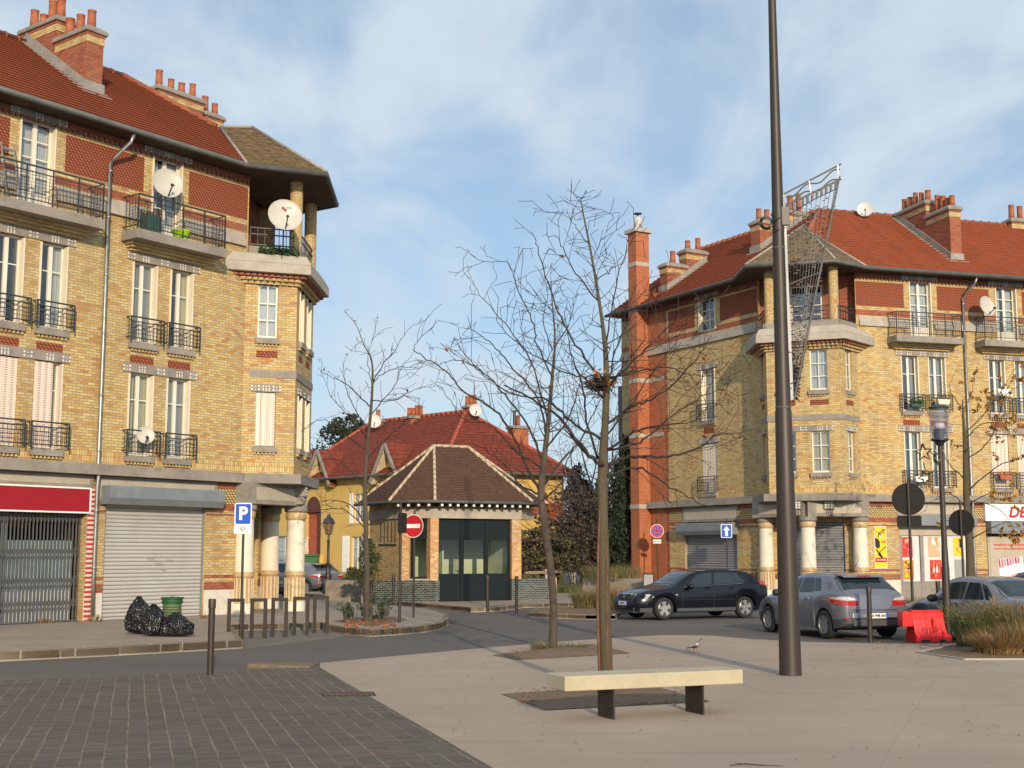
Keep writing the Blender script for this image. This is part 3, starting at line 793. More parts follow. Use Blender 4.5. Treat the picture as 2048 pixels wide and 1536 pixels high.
    # eaves: soffit boards, dentils, gutter
    mb = MB()
    for fr, ln in ((frL, lenL), (frR, lenR)):
        mb.face([fr(-.2, -.1, Z_EAVE-.06), fr(ln+.3, -.1, Z_EAVE-.06), fr(ln+.3, D_EAVE, Z_EAVE-.02), fr(-.2, D_EAVE, Z_EAVE-.02)], 0)
        for k in range(int(ln/.17)): mb.fbox(fr, .03+k*.17, .12+k*.17, 0, .07, Z_EAVE-.32, Z_EAVE-.22, 1)
    bo = ext(offset_poly(bp, .92), 1.0); bo[2] = bo[2]-dv(azF)*.60-dv(azF+90)*.22; bo[1] = bo[1]+dv(azF)*.05
    xl = isect(frL.o+frL.n*D_EAVE, frL.u, bo[1], bo[0]-bo[1]); xr = isect(frR.o+frR.n*D_EAVE, frR.u, bo[2], bo[3]-bo[2])
    bo = [xl, bo[1], bo[2], xr]
    mb.face([Z(v, Z_EAVE-.04) for v in bo]+[Z(e2-dv(azC)*-.0, Z_EAVE-.04), Z(ctr, Z_EAVE-.04), Z(e1, Z_EAVE-.04)], 0)
    mb.build('soffit', [M['soffit'], M['brick_red']], root)
    gutter_tube(root, [frL(lenL+.3, D_EAVE+.06, Z_EAVE), Z(bo[0], Z_EAVE)+frL.n*.06, Z(bo[1], Z_EAVE), Z(bo[2], Z_EAVE), Z(bo[3], Z_EAVE)+frR.n*.06, frR(lenR+.3, D_EAVE+.06, Z_EAVE)])
    # the little hipped roof over the loggia
    dA = -2.35; Rm = Z(corner(dA), roof_z(dA)+.08); bis = (Z(E_, 0)-Z(R_, 0)).normalized()
    Ap = Rm+bis*1.05+Vector((0, 0, .0))
    mb = MB(); ze = Z_EAVE+.06
    b0, b1, b2, b3 = [Z(v, ze) for v in bo]
    mb.rows(b0, b1, Ap, Rm, .13, .014, 0); mb.rows(b1, b2, Ap, Ap, .13, .014, 0); mb.rows(b2, b3, Rm, Ap, .13, .014, 0)
    mb.build('loggia_roof', M[roofmat], root)
    mb = MB()
    for a, b in ((b1, Ap), (b2, Ap), (Rm, Ap), (b0, Rm), (b3, Rm)): mb.tube([a+Vector((0, 0, .03)), b+Vector((0, 0, .03))], .05, 6)
    mb.build('hip_flashing', M['lead'], root, smooth=True)
    return root, dict(L=frL, A=frA, F=frF, B=frB, R=frR, C=frC, e1=e1, e2=e2, cl=cl, cr=cr, pos=pos, lc=lc, bo=bo, Ap=Ap)
M['colwhite'] = pm('cream_painted_stucco', (.70, .64, .52), .6, var=.07, vs=2, dirt=.2)
M['coltan'] = pm('ochre_glazed_tile', (.40, .25, .12), .45, var=.15, vs=6)
M['coltan2'] = pm('tan_glazed_tile', (.48, .34, .18), .45, var=.25, vs=14)
M['colpale'] = pm('pale_glazed_flute', (.62, .52, .34), .45, var=.1, vs=6)

PITCHM = 4.18                                   # one structural bay of the long facades
def long_facade(n, ground_holes, seed, open_all=True, shut=None, curt=None):
    rnd = random.Random(seed); shut = shut or {}; curt = curt or {}
    d = dict(holes=list(ground_holes), lattice=[], win=[], lintels=[], sills=[], rails=[], balconies=[], pipes=[], patch=[], plain=[])
    d['lattice'].append((.02, 2.28))
    for k in range(n):
        o = k*PITCHM
        pr = [(2.0+o, 2.83+o), (3.28+o, 4.12+o)]
        for fl, z in enumerate((4.58, 7.72)):
            for j, (a, b) in enumerate(pr):
                h = (a, b, z, z+2.30); d['holes'].append(h)
                st = shut.get((k, fl, j), 'open')
                d['win'].append((*h, 'pair', st, curt.get((k, fl, j), rnd.choice(('curtain_grey', 'curtain_grey', 'curtain', 'curtain', 'curtain_yellow', None)))))
                d['sills'].append((a, b, z)); d['rails'].append((a-.13, b+.13, z+.10, z+.68, .22))
                if fl == 1: d['patch'].append((a+.02, b-.02, z-.62, z-.36))
            d['lintels'].append((pr, z+2.30, .26, .20))
        h = (2.52+o, 3.58+o, 10.75, 13.19); d['holes'].append(h)
        d['win'].append((*h, 'door', 'open', 'curtain'))
        d['lintels'].append(([h[:2]], 13.19, .22, .30))
        d['lattice'].append((3.86+o, 6.40+o))
        d['balconies'].append((1.40+o, 4.55+o))
        d['pipes'].append(5.05+o) if k % 2 == 0 else None
    return d
# ---- left building
shutL = {(1, 0, 0): 'ajar', (1, 0, 1): 'closed'}
ghL = [(1.27, 4.68, G, 3.25), (5.25, 9.8, G, 3.35)]
wL = long_facade(3, ghL, 3, shut=shutL)
wLr = dict(holes=[], lattice=[(.1, 2.6)], win=[], lintels=[], sills=[], rails=[], balconies=[], pipes=[])
LB, LI = corner_building('apartment_building', 'yellow brick apartment block at the left with roller shutter and black bin bags before it',
    (-8.081, 38.629), (-6.608, 39.165), 70.0, 1.0, -68.0, 37.1, -35.0, 2.90, 1.567, 16.0, 10.0, wL, wLr, 'tile_moss', 5, True)
fr = LI['L']
roller(LB, fr, 1.27, 4.68, G, 3.25, (.92, 4.86, 3.22, 3.72, .42), 'roller')
def sign_board(root, fr, s0, s1, z0, z1, d=.02):
    mb = MB(); mb.fbox(fr, s0, s1, -.03, d, z0, z1, 0); mb.fbox(fr, s0+.12, s1-.12, d, d+.012, z0+.10, z1-.10, 1)
    return mb.build('stone_panel', [M['conc'], M['panel_cream']], root)
sign_board(LB, fr, .90, 5.0, 3.30, 3.97); sign_board(LB, fr, 5.1, 10.0, 3.62, 3.97)
mb = MB(); rg = random.Random(3)
for (gx, gz, w_) in ((2.55, 1.72, .5), (2.9, 1.62, .45), (3.2, 1.75, .5), (2.7, 1.45, .35)):
    q = [fr(gx-i*.05*w_, -.105, gz+.10*w_*math.sin(i*1.7)+rg.uniform(-.03, .03)) for i in range(11)]
    mb.tube(q, .006, 4)
mb.build('graffiti', pm('faded_purple_spray', (.22, .20, .23), .8), LB)
# gated shop front: dark room, glazing, counters, trellis gate, red fascia, candy-striped pier
mb = MB()
mb.fbox(fr, 5.27, 9.78, -3.0, -2.9, G, 3.3, 0); mb.fbox(fr, 5.2, 5.27, -3.0, -.36, G, 3.3, 0); mb.face([fr(5.2, -3, 3.34), fr(9.8, -3, 3.34), fr(9.8, -.3, 3.34), fr(5.2, -.3, 3.34)], 0)
mb.fbox(fr, 5.40, 7.35, -.42, -.38, .95, 2.25, 1); mb.fbox(fr, 5.40, 7.35, -.43, -.37, G, .95, 2); mb.fbox(fr, 7.75, 9.7, -.42, -.38, G, 2.4, 1)
mb.fbox(fr, 7.35, 7.50, -.46, -.36, G, 3.3, 3); mb.fbox(fr, 7.45, 8.2, -1.6, -1.5, G, 1.5, 4); mb.fbox(fr, 6.0, 8.5, -1.5, -1.4, 2.6, 3.2, 5)
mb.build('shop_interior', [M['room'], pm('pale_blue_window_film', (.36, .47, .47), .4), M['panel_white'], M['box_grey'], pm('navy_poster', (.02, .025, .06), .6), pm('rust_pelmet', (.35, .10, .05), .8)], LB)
mb = MB()
for i in range(43):
    x = 5.28+i*.106; mb.fbox(fr, x, x+.026, -.26, -.22, G+.03, 3.32)
for zc in (.62, 1.20, 1.95, 2.85):
    for i in range(42):
        x = 5.293+i*.106
        for sgn in (1, -1): mb.bar(fr(x, -.215+sgn*.004, zc-.17*sgn), fr(x+.106, -.215+sgn*.004, zc+.15*sgn), .016, .010)
mb.fbox(fr, 5.26, 9.8, -.27, -.20, G, G+.035); mb.fbox(fr, 5.26, 9.8, -.27, -.20, 3.28, 3.34)
mb.build('trellis_gate', pm('grey_gate_steel', (.17, .165, .165), .45, .5, var=.15), LB)
mb = MB(); mb.fbox(fr, 5.22, 9.9, .0, .07, 2.98, 3.62, 0)
for a, b, c, e in ((5.22, 9.9, 2.96, 3.0), (5.22, 9.9, 3.60, 3.64), (5.20, 5.24, 2.96, 3.64)): mb.fbox(fr, a, b, .0, .085, c, e, 1)
tag(mb.build('fascia', [M['shop_red'], M['p_white']]), 'blank red shop fascia with white edging over the trellis gate', 'shop sign')
t = NT('red_and_white_stripes'); sx = t.new('SeparateXYZ'); t.link(t.uv(), sx.inputs[0])
k = t.math('LESS_THAN', t.math('FRACT', t.math('MULTIPLY', sx.outputs[1], 1/.125)), .5)
M['stripes'] = t.done(t.mix(k, t.mix(t.noise(5), (.66, .60, .52), (.58, .52, .46)), (.46, .03, .03)), .5)
mb = MB(); mb.fbox(fr, 4.95, 5.235, -.02, .045, G, 3.66)
mb.build('striped_pier', M['stripes'], LB)
# ---- right building
wR = long_facade(3, [(1.63, 5.0, G, 3.35), (5.72, 10.4, G, 3.4)], 8, curt={(0, 0, 1): 'curtain', (0, 1, 0): 'curtain_grey', (0, 1, 1): 'curtain_grey'}, shut={(1, 0, 0): 'closed', (1, 0, 1): 'closed'})
hs = [(2.98, 3.95, 4.55, 6.72), (2.98, 3.95, 7.72, 10.02), (2.85, 4.05, 11.72, 13.19)]
w1 = dict(holes=hs+[(1.73, 5.35, G, 3.3)], lattice=[(.05, 2.55), (4.35, 6.35)], pipes=[], balconies=[], patch=[(3.1, 3.85, 7.15, 7.40)], red=(6.5, 7.35),
    win=[(*hs[0], 'pair', 'closed', 'curtain'), (*hs[1], 'pair', 'open', 'curtain'), (*hs[2], 'grid', 'open', None)],
    lintels=[([hs[0][:2]], 6.72, .24, .22), ([hs[1][:2]], 10.02, .24, .22), ([hs[2][:2]], 13.19, .22, .22)], sills=[(*hs[0][:2], 4.55), (*hs[1][:2], 7.72)],
    rails=[(2.86, 4.07, 4.65, 5.25, .22), (2.86, 4.07, 7.82, 8.42, .22)])
RB, RI = corner_building('apartment_building', 'yellow brick apartment block at the right with tall orange brick chimney shaft',
    (10.367, 53.684), (10.339, 52.097), 181.0, 111.0, 41.0, 150.6, 73.9, 2.90, 1.5876, 10.2, 16.0, w1, wR, 'tile_grey', 9)
f1, f2 = RI['L'], RI['R']
roller(RB, f1, 1.73, 5.35, G, 3.3, (1.62, 5.55, 2.72, 3.24, .40), 'roller_grey')
sign_board(RB, f1, 1.62, 5.5, 3.30, 3.97); sign_board(RB, f2, 1.55, 5.05, 3.42, 3.97)
# shop front panels
mb = MB(); mb.fbox(f2, 1.63, 5.0, -.2, -.14, G, 3.35, 0)
for a, b in ((1.72, 2.60), (2.80, 3.72), (3.92, 4.86)): mb.fbox(f2, a, b, -.14, -.10, .80, 2.62, 1)
mb.fbox(f2, 1.66, 4.96, -.14, -.11, 2.66, 3.02, 2)
for x in (1.63, 2.62, 3.74, 4.88): mb.fbox(f2, x, x+.15, -.15, -.05, G, 2.66, 3)
mb.fbox(f2, 1.63, 5.0, -.15, -.06, G, .78, 4)
mb.build('shop_front', [M['box_grey'], M['panel_white'], M['panel_cream'], pm('mauve_grey_frame', (.24, .21, .21), .5), M['conc']], RB)
mb = MB(); mb.fbox(f2, 1.55, 5.05, -.05, .40, 3.03, 3.42, 0)
bevel(mb.build('shutter_box', M['box_grey'], RB), .03)
mb = MB(); mb.fbox(f2, 5.72, 10.4, -.22, -.16, G, 3.4, 0)
for a, b in ((5.86, 7.75), (7.80, 10.2)): mb.fbox(f2, a, b, -.16, -.12, .5, 2.66, 1)
mb.fbox(f2, 5.74, 10.4, -.1, .34, 2.74, 3.22, 2); mb.fbox(f2, 5.78, 10.38, -.15, -.1, 2.64, 2.74, 3)
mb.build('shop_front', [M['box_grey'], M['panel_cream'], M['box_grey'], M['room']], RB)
# orange brick chimney shaft on the end of the side facade, with its own cap and pots
cs = MB()
cs.fbox(f1, 7.94, 8.62, -1.0, .65, 0, 13.3, 0); cs.fbox(f1, 7.942, 8.618, -.10, .648, 13.3, 17.15, 0)
for z in (3.99, 7.3, 9.9, 13.3, 15.5): cs.fbox(f1, 7.92, 8.64, -1.0 if z < 13 else -.12, .67, z, z+.2, 1)
for z in (3.99, 7.3, 9.9): cs.fbox(f1, 6.78, 7.92, -.1, .035, z, z+.2, 1)
cs.fbox(f1, 6.75, 7.94, -.2, .015, 0, 13.2, 0)
for i in range(60): cs.fbox(f1, 6.66 if i % 2 else 6.60, 6.75, -.2, .012, 4.5+i*.14, 4.57+i*.14, 0)
cs.fbox(f1, 7.82, 8.74, -.22, .77, 17.15, 17.33, 1)
o = cs.build('chimney_shaft', [M['brick_orange'], M['conc_pale']], RB)
mb = MB(); mb.lathe(f1(8.28, .28, 17.32), [(.13, 0), (.15, .06), (.15, .16), (.20, .30), (.21, .42), (.17, .58), (.14, .62), (.13, .66)], 16, 0)
mb.lathe(f1(8.28, .28, 17.98), [(.04, 0), (.04, .14), (.20, .15), (.20, .18), (.05, .20)], 16, 1)
for k in range(4):
    a = k*math.pi/2+.5; p = f1(8.28, .28, 17.32)+Vector((math.cos(a)*.2, math.sin(a)*.2, .2)); mb.box(p-Vector((.035, .035, .04)), p+Vector((.035, .035, .07)), 1)
smooth_by_angle(mb.build('chimney_pot', [M['dish'], M['iron']], o))
# chimneys
c = chimney(LB, fr, 4.08, 4.64, -3.42, -1.85, 14.8, 17.0, 3, 11); chimney(LB, fr, 4.08, 4.64, -5.3, -3.42, 15.8, 17.72, 4, 12)
cf = Fr(at(312, 180, 45), 37.1)
chimney(LB, cf, .1, 2.15, -.6, 0, 15.5, at(360, 192, 45.8).z, 4, 13, along='s'); chimney(LB, cf, 2.35, 3.2, -.65, -.1, 15, at(428, 232, 47).z, 2, 14, along='s')
chimney(RB, f2, 5.12, 5.66, -2.35, -.66, 14.0, 16.6, 5, 15); chimney(RB, f2, 5.12, 5.66, -4.6, -2.35, 15.3, 17.3, 5, 16)
chimney(RB, f2, 11.3, 13.2, -5.2, -4.6, 16.5, 17.5, 4, 17, along='s')
chimney(RB, f1, 2.05, 2.66, -3.3, -1.95, 14.8, 16.55, 3, 18); chimney(RB, f1, 2.05, 2.66, -4.8, -3.3, 15.8, 17.2, 3, 19, pot_h=(.6, 1.0))
chimney(RB, f1, 6.85, 7.42, -1.5, -.35, 13.8, 15.35, 1, 20); chimney(RB, f1, 6.85, 7.42, -2.7, -1.5, 14.5, 16.15, 2, 21)
mb = MB()
def flash(fr, s0, s1, d0, d1):                  # lead apron where a stack meets the slope
    for s in (s0-.02, s1+.02): mb.hexa([fr(s-.03, d0, roof_z(d0)), fr(s+.03, d0, roof_z(d0)), fr(s+.03, d1, roof_z(d1)), fr(s-.03, d1, roof_z(d1)), fr(s-.03, d0, roof_z(d0)+.34), fr(s+.03, d0, roof_z(d0)+.34), fr(s+.03, d1, roof_z(d1)+.34), fr(s-.03, d1, roof_z(d1)+.34)])
    mb.fbox(fr, s0-.06, s1+.06, d1-.03, d1+.05, roof_z(d1)-.05, roof_z(d1)+.32)
    for s in (s0, s1): mb.hexa([fr(s-.22, d0, roof_z(d0)+.03), fr(s+.22, d0, roof_z(d0)+.03), fr(s+.22, d1+.25, roof_z(d1+.25)+.03), fr(s-.22, d1+.25, roof_z(d1+.25)+.03), fr(s-.22, d0, roof_z(d0)+.06), fr(s+.22, d0, roof_z(d0)+.06), fr(s+.22, d1+.25, roof_z(d1+.25)+.06), fr(s-.22, d1+.25, roof_z(d1+.25)+.06)])
flash(fr, 4.08, 4.64, -5.0, -1.85); mb.build('flashing', M['lead'], LB)
for a_ in ((f2, 5.12, 5.66, -4.7, -.66), (f1, 2.05, 2.66, -4.7, -1.95), (f1, 6.85, 7.42, -2.7, -.35)): mb = MB(); flash(*a_); mb.build('flashing', M['lead'], RB)
# end balcony on the gable of the side facade
mb = MB(); mb.fbox(f1, 10.2, 11.0, -3.2, -.3, 7.3, 7.5, 0); mb.fbox(f1, 10.2, 11.0, -3.2, -.3, 9.9, 10.1, 0); mb.fbox(f1, 10.95, 11.0, -3.2, -.3, 7.5, 8.4, 0); mb.fbox(f1, 10.2, 11.0, -.34, -.3, 7.5, 9.9, 0)
mb.build('balcony', M['conc_dark'], RB)
# ================================================================ ground
def flat(name, pts, z, mat, thick=0.0, kind='structure', side=None):
    mb = MB(); pts = [Vector((p[0], p[1], 0)) for p in pts]
    a = sum(p.x*q.y-q.x*p.y for p, q in zip(pts, pts[1:]+pts[:1]))
    if a < 0: pts = pts[::-1]
    if thick: mb.prism(pts, z-thick, z, 1 if side else 0, 0)
    else: mb.face([p+Vector((0, 0, z)) for p in pts])
    return mb.build(name, [mat, side] if side else mat, kind=kind)
def asphalt():
    t = NT('worn_asphalt')
    n = t.noise(.25, 6, .6); f = t.noise(160, 3, .7); st = t.noise(1.0, 5, .65, vec=t.map(t.obj(), (.10, .9, 1), (0, 0, .35)))
    c = t.ramp(n, [(.3, (.108, .095, .085)), (.7, (.145, .128, .114))])
    c = t.mix(t.ramp(f, [(.35, (0, 0, 0)), (.75, (.5, .5, .5))]), c, (.17, .155, .14))
    c = t.mix(t.ramp(st, [(.55, (0, 0, 0)), (.75, (.4, .4, .4))]), c, (.05, .045, .042))
    t.bump(f, .5, .006)
    return t.done(c, .9, spec=.2)
def plaza_mat():
    t = NT('pale_stabilised_paving')
    n = t.noise(.35, 6, .62); f = t.noise(120, 4, .7); st = t.noise(1.3, 6, .7, vec=t.map(t.obj(), (.35, 1.2, 1), (0, 0, .2)))
    c = t.ramp(n, [(.3, (.37, .293, .222)), (.7, (.46, .366, .278))])
    c = t.mix(t.ramp(f, [(.30, (.45, .45, .45)), (.55, (0, 0, 0))]), c, (.22, .175, .14))
    c = t.mix(t.ramp(st, [(.52, (0, 0, 0)), (.74, (.45, .45, .45))]), c, (.29, .235, .19))
    big = t.noise(.12, 4, .6, vec=t.map(t.obj(), loc=(3, 9, 0))); c = t.mix(t.ramp(big, [(.42, (0, 0, 0)), (.62, (.35, .35, .35))]), c, (.26, .215, .175))
    arc = t.noise(2.2, 4, .6, vec=t.map(t.obj(), (.10, 1.5, 1), (0, 0, -.45))); c = t.mix(t.ramp(arc, [(.60, (0, 0, 0)), (.70, (.40, .40, .40))]), c, (.22, .185, .155))
    gum = t.new('TexVoronoi'); gum.inputs['Scale'].default_value = 1.7; t.link(t.obj(), gum.inputs['Vector']); c = t.mix(t.ramp(gum.outputs['Distance'], [(.020, (.6, .6, .6)), (.035, (0, 0, 0))]), c, (.13, .11, .095))
    sp = t.noise(9, 3, .8); c = t.mix(t.ramp(sp, [(.70, (0, 0, 0)), (.74, (.6, .6, .6))]), c, (.11, .085, .07))
    v = t.new('TexVoronoi', feature='DISTANCE_TO_EDGE'); v.inputs['Scale'].default_value = .55
    t.link(t.new('VectorMath', operation='ADD').outputs[0], v.inputs['Vector'])
    vm = v.inputs['Vector'].links[0].from_node; t.link(t.obj(), vm.inputs[0]); t.link(t.noise(1.5, 4, .6, out='Color'), vm.inputs[1])
    msk = t.ramp(t.noise(.23, 2, .5), [(.55, (0, 0, 0)), (.66, (1, 1, 1))])
    c = t.mix(t.math('MULTIPLY', t.math('LESS_THAN', v.outputs[0], .006), t.math('MULTIPLY', msk, .7)), c, (.12, .10, .085))
    jm = t.map(t.obj(), rot=(0, 0, rad(21))); js = t.new('SeparateXYZ'); t.link(jm, js.inputs[0])
    for o_ in (0, 1):
        ln = t.math('LESS_THAN', t.math('ABSOLUTE', t.math('SUBTRACT', t.math('FRACT', t.math('ADD', t.math('MULTIPLY', js.outputs[o_], 1/5.6), t.math('MULTIPLY', t.noise(8, 2), .0015))), .5)), .0011)
        c = t.mix(t.math('MULTIPLY', ln, .26), c, (.13, .105, .085))
    t.bump(f, .35, .005)
    return t.done(c, .88, spec=.25)
def cobble_mat():
    t = NT('dark_stone_setts')
    m = t.map(t.obj(), rot=(0, 0, rad(90-16.1)))
    wob = t.new('VectorMath', operation='ADD'); nz = t.noise(1.2, 3, .5, out='Color'); sc = t.new('VectorMath', operation='SCALE'); t.link(nz, sc.inputs[0]); sc.inputs['Scale'].default_value = .05
    t.link(m, wob.inputs[0]); t.link(sc.outputs[0], wob.inputs[1])
    b1, f1 = t.brick(.068, .205, .008, vec=wob.outputs[0], off=.43, sm=.4)
    sx = t.new('SeparateXYZ'); t.link(wob.outputs[0], sx.inputs[0])
    row = t.math('ABSOLUTE', t.math('SUBTRACT', t.math('FRACT', t.math('MULTIPLY', sx.outputs[1], 1/.205)), .5))
    jl = t.ramp(t.math('ADD', row, t.math('MULTIPLY', t.math('SUBTRACT', t.noise(22, 5, .75), .5), .16)), [(.428, (0, 0, 0)), (.468, (1, 1, 1))])
    n = t.noise(.5, 5, .6)
    c = t.ramp(t.math('ADD', t.math('MULTIPLY', b1, .5), t.math('MULTIPLY', n, .5)), [(.2, (.098, .079, .065)), (.5, (.135, .111, .092)), (.8, (.185, .152, .127))])
    gr = t.noise(60, 4, .75); c = t.mix(t.ramp(gr, [(.4, (.35, .35, .35)), (.6, (0, 0, 0))]), c, (.05, .042, .036))
    patch = t.ramp(t.noise(.8, 4, .7), [(.36, (.15, .15, .15)), (.58, (1, 1, 1))])
    cj = t.mix(t.math('MULTIPLY', patch, t.ramp(t.noise(5, 3, .7), [(.4, (0, 0, 0)), (.62, (1, 1, 1))])), (.085, .07, .055), (.28, .235, .155))
    c = t.mix(t.math('MULTIPLY', f1, .42), c, cj)
    c = t.mix(t.math('MULTIPLY', t.math('MULTIPLY', jl, patch), t.ramp(t.noise(3.5, 4, .7), [(.3, (.25, .25, .25)), (.6, (.9, .9, .9))])), c, (.29, .235, .165))
    h = t.math('SUBTRACT', t.math('MULTIPLY', gr, .3), t.math('MAXIMUM', f1, jl))
    t.bump(h, .7, .012)
    return t.done(c, .85, spec=.25)
def soil_mat(name='dry_soil', a=(.055, .038, .025), b=(.13, .09, .055)):
    t = NT(name); f = t.noise(35, 6, .8); n = t.noise(3, 4, .6)
    c = t.ramp(f, [(.3, a), (.7, b)]); c = t.mix(t.ramp(n, [(.5, (0, 0, 0)), (.7, (.5, .5, .5))]), c, (.09, .085, .03))
    t.bump(f, .45, .02); return t.done(c, .95)
M['asphalt'] = asphalt(); M['plaza'] = plaza_mat(); M['cobble'] = cobble_mat(); M['soil'] = soil_mat('leafy_soil', (.10, .065, .04), (.25, .165, .10))
M['pave'] = pm('worn_pavement', (.30, .245, .195), .9, var=.14, vs=.8, bump=.3, bs=50, dirt=.35)
M['pave_dark'] = pm('fine_grey_asphalt', (.15, .135, .115), .9, var=.15, vs=.9, bump=.3, bs=80, dirt=.3)
def kerb_mat():
    t = NT('granite_kerb'); v, f = t.brick(1.0, 4.0, .018, off=0); n = t.noise(4, 6, .7)
    c = t.ramp(t.math('ADD', t.math('MULTIPLY', v, .5), t.math('MULTIPLY', n, .5)), [(.25, (.12, .095, .068)), (.5, (.165, .13, .09)), (.75, (.22, .165, .105))])
    d = t.noise(7, 5, .75); c = t.mix(t.ramp(d, [(.55, (0, 0, 0)), (.7, (.55, .55, .55))]), c, (.07, .06, .045))
    return t.done(t.mix(f, c, (.40, .35, .27)), .85)
M['kerb'] = kerb_mat()
def P(*pp): return [gnd(*p) for p in pp]
S_ = 400
flat('road', [(-S_, -60), (S_, -60), (S_, S_), (-S_, S_)], -.012, M['asphalt'])
edge = P((640, 1326), (800, 1311), (900, 1302), (1000, 1293), (1120, 1283), (1240, 1275), (1330, 1270), (1420, 1271), (1500, 1278), (1620, 1284), (1760, 1287), (1900, 1287), (2048, 1289))
near = P((640, 1335), (985, 1536)); dn = (near[1]-near[0]).normalized()
flat('plaza', edge+[Vector((16, 26.5, 0)), Vector((16, -12, 0)), near[0]+dn*30, near[0]], 0.0, M['plaza'], .10)
cb = P((0, 1362), (140, 1356), (280, 1351), (400, 1346), (495, 1338), (640, 1335))
dL = (cb[0]-cb[3]).normalized()
flat('sett_paving', [cb[0]+dL*8]+cb+[near[0]+dn*30, Vector((-20, -12, 0))], .004, M['cobble'], .10)
# ---- pavements, each with a granite kerb as its rim
def kerb(pts, z, w=.16, h=.18, closed=False, name='kerb'):
    mb = MB(); n = len(pts)
    pts = [Vector((p[0], p[1], 0)) for p in pts]
    inner = offset_poly(pts, -w); top = z+.004
    for i in range(n-1):
        a, b, c, e = pts[i], pts[i+1], inner[i+1], inner[i]; L = (b-a).length
        k = max(1, round(L/1.05))
        for j in range(k):                      # one stone after another, with open joints
            t0, t1 = j/k+.004/L, (j+1)/k-.004/L
            q = [lerp(a, b, t0), lerp(a, b, t1), lerp(e, c, t1), lerp(e, c, t0)]
            dz = random.uniform(-.004, .004)
            mb.hexa([v+Vector((0, 0, z-h)) for v in q]+[v+Vector((0, 0, top+dz)) for v in q])
    o = mb.build(name, M['kerb'], kind='structure'); return bevel(o, .012, 2)
random.seed(4)
k1 = P((0, 1322), (120, 1316), (240, 1310), (360, 1303), (484, 1296)); d0 = (k1[0]-k1[1]).normalized()
k1 = [k1[0]+d0*14]+k1
cut0 = gnd(462, 1262); cut1 = gnd(648, 1258)
isl = P((652, 1262), (690, 1268), (740, 1273), (800, 1269), (850, 1264), (882, 1258), (897, 1249), (898, 1241), (885, 1233), (860, 1227), (800, 1221), (740, 1216))
left_pave = k1+[cut0, cut1]+isl
side_line = P((690, 1212), (640, 1208), (560, 1206))
flat('pavement', left_pave+side_line+[Vector((-14, 70, 0)), Vector((-40, 70, 0)), k1[0]+Vector((-14, 6, 0))], G, M['pave'], .16, side=M['kerb'])
kerb(k1, G); kerb([k1[-1], cut0, cut1, isl[0]], G, .12); kerb(isl, G)
rk = P((484, 1297), (560, 1288), (620, 1281), (692, 1272))
flat('rack_paving', [rk[0], rk[1], rk[2], rk[3], cut1, cut0], .006, M['pave_dark'], .06)
kp = P((520, 1181), (610, 1193), (680, 1199), (760, 1207), (850, 1215), (950, 1224)); kq = P((950, 1224), (1000, 1222), (1055, 1221)); kr = P((1058, 1233), (1110, 1236), (1170, 1238), (1232, 1238))
back = [Vector((7.6, 49.2, 0)), Vector((7.2, 62, 0)), Vector((2, 75, 0)), Vector((-13.5, 90, 0))]
flat('kiosk_pavement', kp+[kq[1]]+[gnd(1050, 1215)]+[gnd(1240, 1212)]+back, .13, M['pave'], .16, side=M['kerb'])
kerb(kp, .13); kerb([gnd(950, 1224), gnd(1000, 1219), gnd(1050, 1215), gnd(1240, 1212)], .13)
flat('planting_bed', kr+[gnd(1244, 1230), gnd(1244, 1221), gnd(1070, 1222)], .10, M['soil'], .1); kerb([gnd(1068, 1223)]+kr+[gnd(1246, 1230), gnd(1246, 1221)], .13)
r_e1, r_e2, r_cl, r_cr = RI['e1'], RI['e2'], RI['cl'], RI['cr']
fr1, fr2 = RI['L'], RI['R']
pr = [fr1(14, 2.4, 0), fr1(2.0, 2.4, 0), r_cl+dv(201)*1.3+dv(291)*.5, r_cr+dv(201)*1.2, fr2(.6, 2.6, 0), fr2(20, 2.6, 0)]
flat('pavement', pr+[fr2(20, -3, 0), fr1(14, -3, 0)], G, M['pave'], .16, side=M['kerb']); kerb(pr, G)
# ---- planting pits in the plaza
def mound(name, pts, h, mat, seed, z=0.0):
    rnd = random.Random(seed); pts = [Vector((p[0], p[1], 0)) for p in pts]; c = sum(pts, Vector())/len(pts); mb = MB()
    ring = []
    for i in range(len(pts)):
        for k in range(6): ring.append(lerp(pts[i], pts[(i+1) % len(pts)], k/6))
    n = len(ring); prev = [p+Vector((0, 0, z+.008)) for p in ring]
    for lv in range(1, 6):
        t = lv/6; cur = [lerp(p, c, t)+Vector((rnd.uniform(-.03, .03), rnd.uniform(-.03, .03), z+.008+h*math.sin(t*1.5)+rnd.uniform(-.012, .012))) for p in ring]
        mb.strip(prev+[prev[0]], cur+[cur[0]]); prev = cur
    mb.face(prev)
    return mb.build(name, mat, smooth=True, weld=True, kind='structure')
pitA = P((1003, 1389), (1293, 1369), (1420, 1403), (1092, 1421)); pitB = P((985, 1311), (1185, 1288), (1262, 1307), (1035, 1320)); 
mound('tree_pit', pitA, .05, M['soil'], 1); mound('tree_pit', pitB, .07, M['soil'], 2)
mound('tree_pit', P((668, 1255), (735, 1243), (800, 1246), (815, 1252), (742, 1266)), .05, M['soil'], 3, G)
pitD = P((1835, 1306), (1915, 1290), (2100, 1290), (2160, 1320), (1930, 1320)); mound('planting_bed', pitD, .10, M['soil'], 4)
mb = MB()
for pit in (pitD,):
    for a, b in zip(pit, pit[1:]+pit[:1]): mb.bar(a+Vector((0, 0, .0)), b+Vector((0, 0, .0)), .05, .06)
mb.build('pit_edging', M['conc_pale'], kind='structure')
